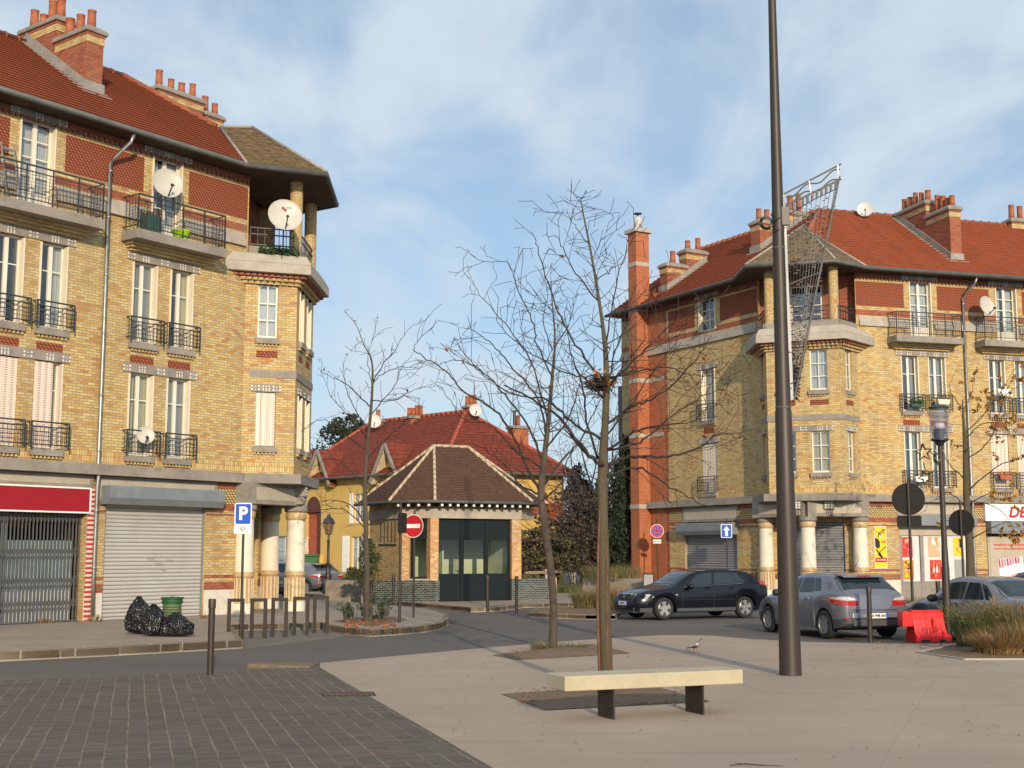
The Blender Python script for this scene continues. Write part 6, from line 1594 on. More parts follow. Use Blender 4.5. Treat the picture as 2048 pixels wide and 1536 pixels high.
M['lens_red'] = pm('red_lamp_lens', (.42, .012, .012), .12, var=.25, vs=14, coat=1); M['lens_white'] = pm('clear_lamp_lens', (.62, .58, .55), .1, .3, var=.2, vs=16, coat=1); M['chrome'] = pm('chrome', (.70, .70, .70), .12, 1.0, var=.05); M['lens_orange'] = pm('amber_lens', (.55, .2, .04), .2, var=.2)
def cr(pts, x):                                 # smooth interpolation through (x, y) pairs
    if x <= pts[0][0]: return pts[0][1]
    if x >= pts[-1][0]: return pts[-1][1]
    for i in range(len(pts)-1):
        if pts[i][0] <= x <= pts[i+1][0]:
            (x0, y0), (x1, y1) = pts[i], pts[i+1]; h = x1-x0
            def sl(k):
                if k <= 0: return (pts[1][1]-pts[0][1])/(pts[1][0]-pts[0][0])
                if k >= len(pts)-1: return (pts[-1][1]-pts[-2][1])/(pts[-1][0]-pts[-2][0])
                a = (pts[k][1]-pts[k-1][1])/(pts[k][0]-pts[k-1][0]); b = (pts[k+1][1]-pts[k][1])/(pts[k+1][0]-pts[k][0])
                return 0 if a*b <= 0 else 2*a*b/(a+b)
            m0, m1 = sl(i), sl(i+1); t = (x-x0)/h
            return (2*t**3-3*t*t+1)*y0+(t**3-2*t*t+t)*h*m0+(-2*t**3+3*t*t)*y1+(t**3-t*t)*h*m1
def car(name, label, loc, az, spec):
    """Local axes: x forward, y left, z up. spec holds outlines along x (0 = tail)."""
    L, W = spec['L'], spec['W']
    root = thing(name, label, 'car', loc, rad(90-az)); Wh = W/2
    top, belt, bot, plan = spec['top'], spec['belt'], spec['bot'], spec['plan']
    xw = spec['axles']; RW = spec['rw']; RA = RW+.055
    xs = sorted(set([round(L*i/70, 4) for i in range(71)]+[round(x+RA*k, 4) for x in xw for k in (-1.02, -.99, -.93, -.8, -.6, .6, .8, .93, .99, 1.02)]+[.012, .03, L-.012, L-.03]))
    roofw = spec['roofw']
    def sec(x):
        zt = cr(top, x); zb = cr(bot, x); w = Wh*cr(plan, x); bl = min(cr(belt, x), zt-.035)
        zs = zb+.10                              # sill
        arch = 0
        for c in xw:
            if abs(x-c) < RA: arch = max(arch, RW+math.sqrt(RA*RA-(x-c)**2)*1.0)
        low = max(zb+.02, arch); low = min(low, bl-.16)
        gh = max(0, min(1, (zt-bl-.05)/.30))     # how much glasshouse stands above the belt
        wr = lerp(w*.93, w*roofw, gh); zr = lerp(bl+.02, zt-.075, gh)
        zr = max(zr, bl+.012)
        mid = lerp(low, bl, .5)
        p = [(0, low if arch else zb), (w*.80, low if arch else zb), (w*.955, low), (w*.985, lerp(low, mid, .5)), (w*1.0, mid), (w*.995, lerp(mid, bl, .6)), (w*.965, bl-.03), (w*.935, bl),
             (lerp(w*.93, wr, .35), lerp(bl, zr, .36)), (lerp(w*.93, wr, .70), lerp(bl, zr, .70)), (wr, zr), (wr*.90, lerp(zr, zt, .62)), (wr*.62, lerp(zr, zt, .92)), (0, zt)]
        return p
    mb = MB(); rows = []
    for x in xs:
        s_ = sec(x); ring = [(x, y, z) for y, z in s_]+[(x, -y, z) for y, z in s_[-2:0:-1]]
        rows.append(ring)
    n = len(rows[0])
    for r in rows: mb.v += [Vector(p) for p in r]
    lowset = spec.get('clad', 0)
    for i in range(len(rows)-1):
        for j in range(n):
            q = i*n; a, b = q+j, q+(j+1) % n
            zc = (mb.v[a].z+mb.v[b].z+mb.v[a+n].z+mb.v[b+n].z)/4; xc = mb.v[a].x
            mm = 1 if (zc < lowset and (xc < .75 or xc > L-.75)) or (j in (0, n-1)) or zc < cr(bot, xc)+.07 else 0
            mb.f.append((a, b, b+n, a+n)); mb.m.append(mm)
    mb.f.append(tuple(range(n-1, -1, -1))); mb.m.append(0); mb.f.append(tuple((len(rows)-1)*n+j for j in range(n))); mb.m.append(0)
    body = mb.build('body', [M[spec['paint']], M[spec.get('cladmat', 'trim')]], root, smooth=True, local=True); smooth_by_angle(body, 38)
    def surf(x, v, off=.006):                    # v: 0 belt .. 1 roof edge .. 2 centre line
        s_ = sec(x); k = [7, 8, 9, 10, 11, 12, 13]; t = v*3
        if t <= 3: i = min(int(t), 2); f = t-i; a, b = s_[k[i]], s_[k[i+1]]
        else: t = (t-3)/3*3; i = min(int(t), 2); f = t-i; a, b = s_[k[3+i]], s_[k[4+i]]
        y, z = lerp(a[0], b[0], f), lerp(a[1], b[1], f)
        nx, nz = (b[1]-a[1]), -(b[0]-a[0]); l = math.hypot(nx, nz) or 1
        return y+abs(nx)/l*off, z+abs(nz)/l*off
    def glass(name, xa, xb, va, vb, sides, par=root, mat='car_glass', nx=10, off=.006):
        k = MB()
        for sd_ in sides:
            g = []
            for i in range(nx+1):
                row = []
                for j in range(7):
                    v = lerp(va, vb, j/6); x = lerp(xa(v), xb(v), i/nx); y, z = surf(x, v, off); row.append((x, y*sd_, z))
                g.append(row)
            base = len(k.v)
            for r in g: k.v += [Vector(p) for p in r]
            for i in range(nx):
                for j in range(6): q = base+i*7+j; k.f.append((q, q+1, q+8, q+7)); k.m.append(0)
        return k.build(name, M[mat], par, smooth=True, local=True)
    for (x0, x1, x2, x3) in spec['side_glass']:  # bottom rear, bottom front, top front, top rear
        for sd_ in (1, -1): glass('side_window', lambda v, a=x0, b=x3: lerp(a, b, (v-.10)/.78), lambda v, a=x1, b=x2: lerp(a, b, (v-.10)/.78), .10, .88, (sd_,))
    if spec.get('bright'):
        for sd_ in (1, -1):
            a, b = spec['bright']; k = MB()
            pts = [(x, surf(x, .03, .012)[0]*sd_, surf(x, .03, .012)[1]) for x in [lerp(a, b, i/12) for i in range(13)]]
            k.tube(pts, .011, 5); k.build('window_moulding', M['chrome'], root, local=True)
    for nm, (b0, b1, t0, t1) in (('windscreen', spec['screen']), ('rear_window', spec['rear'])):
        k = MB(); N = 12                          # glass laid across the whole width: rows from base to top
        for i in range(N+1):
            t = i/N; x = lerp(b0, t0, t); s_ = sec(x); zt = cr(top, x); wid = min(s_[10][0]*.93, s_[9][0]) 
            for j in range(13):
                u = lerp(-1, 1, j/12); y = u*wid
                # height on the section at this y
                z = zt
                for a, b in zip(s_[7:], s_[8:]):
                    if b[0] <= abs(y) <= a[0] and a[0]-b[0] > 1e-6: z = lerp(b[1], a[1], (abs(y)-b[0])/(a[0]-b[0])); break
                k.v.append(Vector((x, y, z+.010)))
        for i in range(N):
            for j in range(12): q = i*13+j; k.f.append((q, q+1, q+14, q+13)); k.m.append(0)
        k.build(nm, M['car_glass'], root, smooth=True, local=True)
    # wheels
    for xi, x in enumerate(xw):
        for sd_ in (1, -1):
            w_ = thing('wheel', '', '', (0, 0, 0)); 
            for key in ('label', 'category'): del w_[key]
            w_.parent = root; ORG[w_.name] = Vector((0, 0, 0)); y0 = sd_*(Wh*spec.get('track', .93)); ax = (0, sd_, 0)
            k = MB(); k.lathe((x, y0-sd_*.21, RW), [(RW*.62, 0), (RW*.93, 0), (RW, .04), (RW, .17), (RW*.94, .205), (RW*.70, .21), (RW*.66, .19)], 32, axis=ax, cap=False); k.build('tyre', M['tyre'], w_, smooth=True, local=True)
            k = MB(); c = Vector((x, y0-sd_*.045, RW)); rr = RW*.68
            k.lathe(c, [(rr, .03), (rr*.96, .035), (rr*.90, -.01), (rr*.5, -.05), (.001, -.05)], 32, 1, axis=ax, cap=False, ms=[0, 0, 1, 1])
            ns = spec['spokes']
            for q in range(ns):
                a = 2*math.pi*q/ns+.3; d_ = Vector((math.cos(a), 0, math.sin(a))); p_ = Vector((-math.sin(a), 0, math.cos(a)))
                for wv0, wv1 in ((.052, .075),): k.hexa([c+d_*.03-p_*wv0+Vector((0, sd_*-.03, 0)), c+d_*.03+p_*wv0+Vector((0, sd_*-.03, 0)), c+d_*rr*.93+p_*wv1+Vector((0, sd_*-.02, 0)), c+d_*rr*.93-p_*wv1+Vector((0, sd_*-.02, 0)), c+d_*.03-p_*wv0*.9+Vector((0, sd_*.018, 0)), c+d_*.03+p_*wv0*.9+Vector((0, sd_*.018, 0)), c+d_*rr*.93+p_*wv1*.7+Vector((0, sd_*.024, 0)), c+d_*rr*.93-p_*wv1*.7+Vector((0, sd_*.024, 0))], 0)
            k.lathe(c, [(.045, 0), (.045, .022), (.001, .026)], 16, 0, axis=ax, cap=False)
            k.build('rim', [M[spec['rim']], M['tyre']], w_, local=True)
    # dark wheel housings close the arches
    k = MB()
    for x in xw: k.box((x-RA*.96, -Wh*.78, .20), (x+RA*.96, Wh*.78, RW+RA*.93))
    k.build('wheel_housing', M['trim'], root, local=True)
    # door seams, handles, mirrors
    k = MB()
    for x in spec['seams']:
        for sd_ in (1, -1):
            pts = []
            for z_ in range(9):
                s_ = sec(x); zz = lerp(s_[2][1]+.05, s_[7][1], z_/8)
                for a, b in zip(s_[2:], s_[3:]):
                    if a[1] <= zz <= b[1]: y = lerp(a[0], b[0], (zz-a[1])/max(1e-6, b[1]-a[1])); break
                pts.append((x, sd_*(y+.001), zz))
            k.tube(pts, .006, 4)
    k.build('door_seam', M['trim'], root, local=True)
    def side_y(x, z):
        s_ = sec(x)
        for a, b in zip(s_[2:], s_[3:]):
            if a[1] <= z <= b[1]: return lerp(a[0], b[0], (z-a[1])/max(1e-6, b[1]-a[1]))
        return s_[4][0]
    for x in spec['handles']:
        for sd_ in (1, -1):
            z = spec['hz']; k = MB(); y = side_y(x, z); k.hexa([(x-.09, sd_*(y-.01), z-.018), (x+.09, sd_*(y-.01), z-.018), (x+.08, sd_*(y+.028), z-.012), (x-.08, sd_*(y+.028), z-.012), (x-.09, sd_*(y-.01), z+.018), (x+.09, sd_*(y-.01), z+.018), (x+.08, sd_*(y+.028), z+.012), (x-.08, sd_*(y+.028), z+.012)]); k.build('door_handle', M[spec.get('handlemat', spec['paint'])], root, local=True)
    x, z = spec['mirror']
    for sd_ in (1, -1):
        y = side_y(x, z); k = MB(); c = Vector((x, sd_*(y+.13), z+.05))
        k.bar((x+.02, sd_*(y-.03), z-.0), c+Vector((0, -sd_*.05, -.03)), .05, .05)
        prof = [(.0, -.12), (.055, -.11), (.085, -.04), (.085, .05), (.06, .11), (.0, .12)]
        k.lathe(c, [(r, h) for r, h in prof], 14, 0, axis=(0, sd_, 0), cap=False)
        k.build('mirror', M[spec.get('mirmat', spec['paint'])], root, smooth=True, local=True)
    if spec.get('strip'):
        z = spec['strip']
        for sd_ in (1, -1):
            k = MB(); a, b = xw[0]+RA+.04, xw[1]-RA-.04; pts = [(lerp(a, b, i/10), sd_*(side_y(lerp(a, b, i/10), z)+.006), z) for i in range(11)]
            k.tube(pts, .022, 6); k.build('side_moulding', M['trim_grey' if spec.get('stripdark') else spec['paint']], root, local=True)
    for nm, mt, x0, x1, a0, a1, b0, b1 in spec.get('patches', ()):     # lamps wrapped round the flank: z a0..b0 at x0, a1..b1 at x1
        for sd_ in (1, -1):
            k = MB(); N = 10
            for i in range(N+1):
                x = lerp(x0, x1, i/N); bul = .012*math.sin(math.pi*min(1, i/N+.15))
                for j in range(5): z = lerp(lerp(a0, a1, (i/N)), lerp(b0, b1, (i/N)), j/4); k.v.append(Vector((x, sd_*(side_y(x, z)+.006+bul), z)))
            for i in range(N):
                for j in range(4): q = i*5+j; k.f.append((q, q+1, q+6, q+5)); k.m.append(0)
            k.build(nm, M[mt], root, smooth=True, local=True)
    # lamps, plates, badges from lists of (name, material, 8 corner lists)
    for nm, mt, quads in spec['bits']:
        k = MB()
        for q in quads: k.hexa([Vector(p) for p in q])
        o = k.build(nm, M[mt], root, local=True, smooth=False); bevel(o, .03 if nm == 'bumper' else .012, 3)
    return root, body, sec, side_y
def bx(x0, x1, y0, y1, z0, z1): return [(x0, y0, z0), (x1, y0, z0), (x1, y1, z0), (x0, y1, z0), (x0, y0, z1), (x1, y0, z1), (x1, y1, z1), (x0, y1, z1)]
def mirror(q): return [(x, -y, z) for x, y, z in q]
def wrap(sec, xs, z0, z1, off=.008, inn=.05, taper0=0, taper1=0, zi=None):
    """A lamp that follows the side of the body from xs[0] to xs[-1]."""
    out = []
    def yy(x, z):
        s_ = sec(x)
        for a, b in zip(s_[2:], s_[3:]):
            if a[1] <= z <= b[1]: return lerp(a[0], b[0], (z-a[1])/max(1e-6, b[1]-a[1]))
        return s_[6][0]
    return yy
def plate_text(root, body, x, z, az_sign, w=.52, h=.11, y=0.0, hidden=None):
    """Number plate across the car at x, facing backwards (-1) or forwards (+1)."""
    k = MB(); k.box((x-.008, y-w/2, z-h/2), (x+.008, y+w/2, z+h/2), 0)
    sgn = az_sign
    for e in (-1, 1): k.box((x-.010, y+e*w/2-.045 if e > 0 else y-w/2, z-h/2), (x+.010, y+w/2 if e > 0 else y-w/2+.045, z+h/2), 1)
    o = k.build('number_plate', [M['p_white'], M['p_blue']], root, local=True)
    text(body, h*.82, (x+sgn*.010, y, z), (0, sgn, 0), (0, 0, 1), M['p_black'], o, 'lettering', .003, thick=.003, local=True, sx=.95)
    return o
# ---- silver blue hatchback seen from behind
meg = dict(L=4.30, W=1.81, paint='car_silverblue', rw=.318, axles=(.80, 3.44), roofw=.76, track=.965, clad=.44, cladmat='trim_grey',
    top=[(0, .97), (.02, 1.005), (.10, 1.05), (.22, 1.115), (.45, 1.28), (.72, 1.41), (1.1, 1.462), (1.7, 1.475), (2.15, 1.44), (2.6, 1.30), (3.05, 1.08), (3.3, .985), (3.8, .86), (4.1, .74), (4.25, .62), (4.30, .52)],
    belt=[(0, .93), (.3, 1.02), (.8, 1.035), (1.5, .985), (2.4, .94), (3.0, .92), (3.4, .88), (4.3, .60)],
    bot=[(0, .36), (.12, .27), (.5, .22), (1, .20), (3.3, .20), (3.9, .21), (4.2, .25), (4.3, .32)],
    plan=[(0, .77), (.02, .83), (.08, .89), (.25, .95), (.8, .995), (2, 1), (3.2, .985), (3.8, .93), (4.15, .80), (4.26, .68), (4.30, .56)],
    side_glass=[(.92, 1.20, 1.36, 1.12), (1.25, 1.92, 1.84, 1.41), (2.0, 2.82, 2.30, 1.92)], screen=(3.02, 0, 2.22, 0), rear=(.235, 0, .70, 0), spokes=6, rim='hubcap', seams=(1.22, 1.97, 2.95), handles=(1.45, 2.2), hz=.88, mirror=(2.72, .93), mirmat='trim', strip=None,
    bits=[])
def lampset(spec): pass
megb = meg['bits']
for m_ in (lambda q: q, mirror):
    megb.append(('tail_light', 'lens_red', [m_([(-.022, .44, .76), (.05, .44, .76), (.06, .73, .76), (-.005, .715, .76), (-.020, .42, .865), (.05, .42, .865), (.06, .73, .865), (-.003, .71, .865)])]))
    megb.append(('reversing_light', 'lens_white', [m_([(-.020, .43, .868), (.05, .43, .868), (.06, .73, .868), (-.003, .71, .868), (-.008, .52, .925), (.05, .52, .925), (.06, .71, .955), (.004, .70, .955)])]))
    megb.append(('reflector', 'lens_red', [m_(bx(.0, .09, .60, .79, .455, .49))]))
meg['patches'] = [('tail_light', 'lens_red', .006, .52, .76, .835, .868, .90), ('reversing_light', 'lens_white', .010, .44, .872, .905, .965, .925)]
megb.append(('bumper', 'trim_grey', [bx(-.045, .12, -.60, .60, .30, .45)])); megb.append(('bumper', 'car_silverblue', [[(-.055, -.60, .47), (.14, -.80, .47), (.14, .80, .47), (-.055, .60, .47), (-.045, -.60, .60), (.14, -.78, .66), (.14, .78, .66), (-.045, .60, .60)]]))
megb.append(('spoiler', 'car_silverblue', [[(.44, -.52, 1.37), (.80, -.56, 1.44), (.80, .56, 1.44), (.44, .52, 1.37), (.45, -.52, 1.405), (.80, -.55, 1.462), (.80, .55, 1.462), (.45, .52, 1.405)]]))
megb.append(('brake_light', 'lens_red', [bx(.415, .45, -.17, .17, 1.395, 1.425)])); megb.append(('tailgate_seam', 'trim', [bx(-.018, .03, -.56, .56, .655, .668)]))
p = gnd(1650, 1280)
MC, b_, s_, _ = car('hatchback_car', 'silver blue hatchback seen from behind, parked beside the tall column', (0, 0, 0), -17, meg)
def place(root, az, local_pt, world):           # set the car so that one of its points comes to lie on a ground point
    a = rad(90-az); c, s = math.cos(a), math.sin(a); root.location = (world.x-(c*local_pt[0]-s*local_pt[1]), world.y-(s*local_pt[0]+c*local_pt[1]), 0)
place(MC, -17, (.80, .86), gnd(1648, 1277))
plate_text(MC, 'AA 948 AH', -.062, .535, -1)
k = MB()
for a, b in (((0, .062), (.040, 0)), ((.040, 0), (0, -.062)), ((0, -.062), (-.040, 0)), ((-.040, 0), (0, .062))): k.bar((.015, a[0], .83+a[1]), (.015, b[0], .83+b[1]), .016, .03)
k.build('badge', M['chrome'], MC, local=True)
k = MB(); k.box((.30, -.10, 1.02), (.34, .10, 1.04)); k.bar((.20, -.02, 1.09), (.34, .42, 1.14), .014, .014); k.build('wiper', M['trim'], MC, local=True)
k = MB(); k.tube([(1.0, 0, 1.46), (.62, .0, 1.78)], .006, 5); k.build('aerial', M['trim'], MC, local=True)
# ---- black hatchback seen from its front left
sig = dict(L=4.64, W=1.80, paint='car_black', rw=.32, axles=(.93, 3.76), roofw=.77, track=.965, clad=.30, cladmat='trim_grey',
    top=[(0, .72), (.02, .95), (.10, 1.02), (.30, 1.14), (.60, 1.34), (.95, 1.43), (1.5, 1.466), (2.1, 1.462), (2.55, 1.40), (3.0, 1.20), (3.35, 1.02), (3.6, .955), (4.1, .87), (4.4, .78), (4.58, .66), (4.64, .54)],
    belt=[(0, .93), (.6, 1.035), (1.2, 1.00), (2.2, .955), (3.2, .91), (3.7, .85), (4.64, .62)],
    bot=[(0, .36), (.2, .25), (.8, .20), (3.6, .19), (4.2, .20), (4.5, .22), (4.64, .28)],
    plan=[(0, .74), (.03, .82), (.15, .91), (.5, .975), (1.2, 1), (2.6, 1), (3.7, .975), (4.2, .91), (4.5, .80), (4.60, .70), (4.64, .60)],
    side_glass=[(.92, 1.20, 1.34, 1.16), (1.22, 2.02, 1.96, 1.36), (2.10, 3.05, 2.56, 2.04)], screen=(3.32, 0, 2.55, 0), rear=(.33, 0, .78, 0), spokes=5, rim='alloy', seams=(1.25, 2.07, 3.15), handles=(1.42, 2.28), hz=.90, mirror=(2.95, .91), strip=.56, bright=(1.0, 3.08),
    bits=[])
sb = sig['bits']
for m_ in (lambda q: q, mirror):
    sb.append(('headlight', 'lens_white', [m_([(4.30, .80, .60), (4.595, .40, .58), (4.625, .40, .58), (4.36, .835, .60), (4.16, .80, .735), (4.46, .42, .735), (4.51, .42, .735), (4.24, .815, .745)])]))
    sb.append(('fog_light', 'lens_white', [m_([(4.53, .52, .34), (4.60, .48, .34), (4.60, .30, .34), (4.53, .30, .34), (4.53, .52, .39), (4.60, .48, .38), (4.60, .30, .36), (4.53, .30, .36)])]))
    sb.append(('tail_light', 'lens_red', [m_([(.03, .60, .90), (.12, .60, .90), (.34, .835, .92), (.08, .72, .92), (.08, .60, 1.08), (.2, .60, 1.10), (.40, .80, 1.08), (.15, .74, 1.10)])]))
    sb.append(('side_repeater', 'lens_white', [m_(bx(3.33, 3.40, .885, .905, .70, .735))]))
sb.append(('grille', 'trim', [[(4.52, -.36, .60), (4.64, -.34, .60), (4.64, .34, .60), (4.52, .36, .60), (4.46, -.38, .735), (4.585, -.36, .735), (4.585, .36, .735), (4.46, .38, .735)]]))
sb.append(('grille_bar', 'chrome', [[(4.50, -.37, .735), (4.592, -.36, .735), (4.592, .36, .735), (4.50, .37, .735), (4.50, -.37, .752), (4.585, -.36, .752), (4.585, .36, .752), (4.50, .37, .752)]]))
sb.append(('bumper', 'car_black', [[(4.30, -.82, .42), (4.665, -.55, .42), (4.665, .55, .42), (4.30, .82, .42), (4.30, -.80, .575), (4.64, -.54, .575), (4.64, .54, .575), (4.30, .80, .575)]]))
sb.append(('air_intake', 'trim', [bx(4.5, 4.625, -.42, .42, .29, .40)])); sb.append(('bumper_lip', 'trim_grey', [[(4.2, -.80, .20), (4.62, -.50, .20), (4.62, .50, .20), (4.2, .80, .20), (4.2, -.82, .27), (4.64, -.52, .27), (4.64, .52, .27), (4.2, .82, .27)]]))
for sg in (1, -1): sb.append(('roof_rail', 'chrome', [[(.9, sg*.60, 1.42), (2.5, sg*.61, 1.40), (2.5, sg*.64, 1.40), (.9, sg*.63, 1.42), (.9, sg*.60, 1.44), (2.5, sg*.61, 1.42), (2.5, sg*.64, 1.42), (.9, sg*.63, 1.44)]]))
sb.append(('sill_trim', 'trim_grey', [bx(1.32, 3.36, -.905, -.86, .23, .33), bx(1.32, 3.36, .86, .905, .23, .33)]))
SC, b_, s_, _ = car('hatchback_car', 'black five door hatchback with bright alloy wheels facing the kiosk', (0, 0, 0), -115, sig)
place(SC, -115, (3.76, .86), gnd(1330, 1240))
plate_text(SC, '866 AX', 4.672, .475, 1)
k = MB(); k.lathe((4.60, 0, .672), [(.055, 0), (.055, .02), (.042, .02), (.042, 0)], 20, axis=(1, 0, .2)); k.bar((4.615, -.07, .66), (4.615, .07, .685), .014, .012); k.build('badge', M['chrome'], SC, local=True)
# ---- silver saloon at the right edge
sal = dict(L=4.45, W=1.70, paint='car_silver', rw=.30, axles=(.95, 3.53), roofw=.74, track=.96, clad=.0,
    top=[(0, .88), (.02, .93), (.10, .98), (.45, 1.00), (.75, 1.02), (1.0, 1.12), (1.35, 1.31), (1.7, 1.395), (2.2, 1.42), (2.6, 1.385), (2.95, 1.24), (3.3, 1.02), (3.55, .94), (4.0, .86), (4.3, .75), (4.42, .62), (4.45, .52)],
    belt=[(0, .86), (.6, .92), (1.2, .90), (2.2, .865), (3.2, .84), (3.6, .82), (4.45, .62)],
    bot=[(0, .34), (.2, .25), (.8, .20), (3.6, .20), (4.3, .24), (4.45, .32)], plan=[(0, .78), (.03, .85), (.15, .92), (.5, .975), (1.2, 1), (2.6, 1), (3.6, .97), (4.1, .88), (4.38, .74), (4.45, .62)],
    side_glass=[(1.05, 1.36, 1.60, 1.46), (1.42, 2.05, 2.0, 1.66), (2.12, 3.12, 2.62, 2.07)], screen=(3.28, 0, 2.55, 0), rear=(.80, 0, 1.42, 0), spokes=7, rim='hubcap', seams=(1.28, 2.09, 3.1), handles=(1.5, 2.3), hz=.82, handlemat='trim', mirror=(2.95, .87), mirmat='trim', strip=.52, stripdark=True, bits=[])
sal['patches'] = [('tail_light', 'lens_red', .006, .30, .70, .72, .86, .85)]
for m_ in (lambda q: q, mirror):
    sal['bits'].append(('tail_light', 'lens_red', [m_(bx(-.018, .05, .42, .69, .70, .86))]))
    sal['bits'].append(('reversing_light', 'lens_orange', [m_(bx(-.024, .05, .44, .56, .73, .78))]))
sal['bits'].append(('bumper', 'car_silver', [[(-.06, -.62, .38), (.2, -.83, .38), (.2, .83, .38), (-.06, .62, .38), (-.05, -.62, .58), (.2, -.83, .60), (.2, .83, .60), (-.05, .62, .58)]]))
AC, *_ = car('saloon_car', 'silver grey saloon at the right behind the tall grasses', (0, 0, 0), -20, sal)
place(AC, -20, (0, .80), Vector((10.55, 26.7, 0))); plate_text(AC, '604 BDX', -.068, .66, -1, .5)
van = dict(meg); van['paint'] = 'car_grey'; van['bits'] = [(a, 'car_grey' if b == 'car_silverblue' else b, c) for a, b, c in megb]
VC, *_ = car('hatchback_car', 'grey car mostly hidden beyond the silver saloon at the right edge', (0, 0, 0), -14, van)
place(VC, -14, (0, .8), Vector((14.3, 33.6, 0)))
# ---- far cars behind the columns
far = dict(meg); far['paint'] = 'car_silver'; far['bits'] = [(a, 'car_silver' if b == 'car_silverblue' else b, c) for a, b, c in megb]
FC, *_ = car('hatchback_car', 'small silver hatchback parked beyond the old lamp post', (0, 0, 0), -50, far)
place(FC, -50, (.0, .7), at(640, 1160, 62)*1.0); FC.location.z = 0
mpv = dict(meg); mpv['paint'] = 'car_grey'; mpv['top'] = [(0, .78), (.02, .95), (.08, 1.05), (.25, 1.30), (.42, 1.50), (.8, 1.60), (1.7, 1.62), (2.3, 1.54), (2.8, 1.34), (3.2, 1.12), (3.5, 1.0), (3.9, .88), (4.15, .74), (4.26, .62), (4.30, .52)]; mpv['rear'] = (.12, 0, .40, 0); mpv['screen'] = (3.2, 0, 2.35, 0)
mpv['bits'] = [b for b in far['bits'] if b[0] not in ('spoiler', 'tail_light', 'brake_light', 'reversing_light')]; mpv['patches'] = [('tail_light', 'lens_red', .008, .26, .74, .80, .95, .93)]
mpv['bits'] = [(a, 'car_grey' if b == 'car_silver' else b, c) for a, b, c in mpv['bits']]
GC, *_ = car('people_carrier', 'grey people carrier seen between the left corner columns', (0, 0, 0), -40, mpv)
place(GC, -40, (.0, .0), at(562, 1160, 56)); GC.location.z = 0
plate_text(GC, '217 CKL', -.062, .70, -1)
# ================================================================ trees and plants
def bark_mat(name, a, b, moss=None):
    t = NT(name); n = t.noise(9, 6, .7, vec=t.map(t.obj(), (1, 1, .22))); f = t.noise(45, 4, .7)
    c = t.ramp(n, [(.3, a), (.7, b)])
    if moss: c = t.mix(t.math('MULTIPLY', t.ramp(t.noise(4, 5, .7), [(.45, (0, 0, 0)), (.65, (1, 1, 1))]), .7), c, moss)
    c = t.mix(t.ramp(f, [(.35, (.4, .4, .4)), (.55, (0, 0, 0))]), c, tuple(x*.5 for x in a)); t.bump(t.math('ADD', n, f), .7, .02)
    return t.done(c, .9)
M['bark'] = bark_mat('grey_brown_bark', (.060, .046, .030), (.125, .096, .060), (.10, .086, .032)); M['bark_dark'] = bark_mat('dark_brown_bark', (.055, .042, .032), (.11, .085, .062)); M['twig'] = pm('brown_twig', (.034, .024, .019), .9, var=.3, vs=3)
M['wound'] = pm('torn_orange_wood', (.14, .066, .036), .9, var=.35, vs=8)
M['leaf_rust'] = pm('rust_dead_leaf', (.33, .105, .03), .85, var=.45, vs=12); M['leaf_gold'] = pm('golden_autumn_leaf', (.42, .23, .035), .8, var=.45, vs=10)
def grow(mb, p, d, length, r, lvl, rnd, wig, up, dens=1.0, rmin=.0035, tips=None):
    n = max(3, int(length/.16)); step = length/n; pts = [Vector(p)]; rs = [r]; d = Vector(d).normalized(); q = Vector(p); w1 = Vector((rnd.gauss(0, 1), rnd.gauss(0, 1), rnd.gauss(0, 1)))
    for i in range(n):
        w1 = w1*.86+Vector((rnd.gauss(0, 1), rnd.gauss(0, 1), rnd.gauss(0, .8)))*.34
        d = (d+w1*wig+Vector((0, 0, up))).normalized(); q = q+d*step; pts.append(q.copy()); rs.append(max(rmin*.8, r*(1-.78*(i+1)/n)))
        if lvl > 0 and i >= 1 and rnd.random() < dens*step/.16*.42:
            side = d.cross(Vector((rnd.gauss(0, 1), rnd.gauss(0, 1), rnd.gauss(0, 1)))).normalized()
            a = rnd.uniform(.55, 1.15); nd = d*math.cos(a)+side*math.sin(a)
            grow(mb, q, nd, length*rnd.uniform(.25, .62)*(1-.4*i/n)+.10, max(rmin, rs[-1]*rnd.uniform(.5, .72)), lvl-1, rnd, wig*1.05, up, dens, rmin, tips)
    mb.tube(pts, rs, 5 if r > .014 else 3, cap=False)
    if tips is not None: tips.append((q, d))
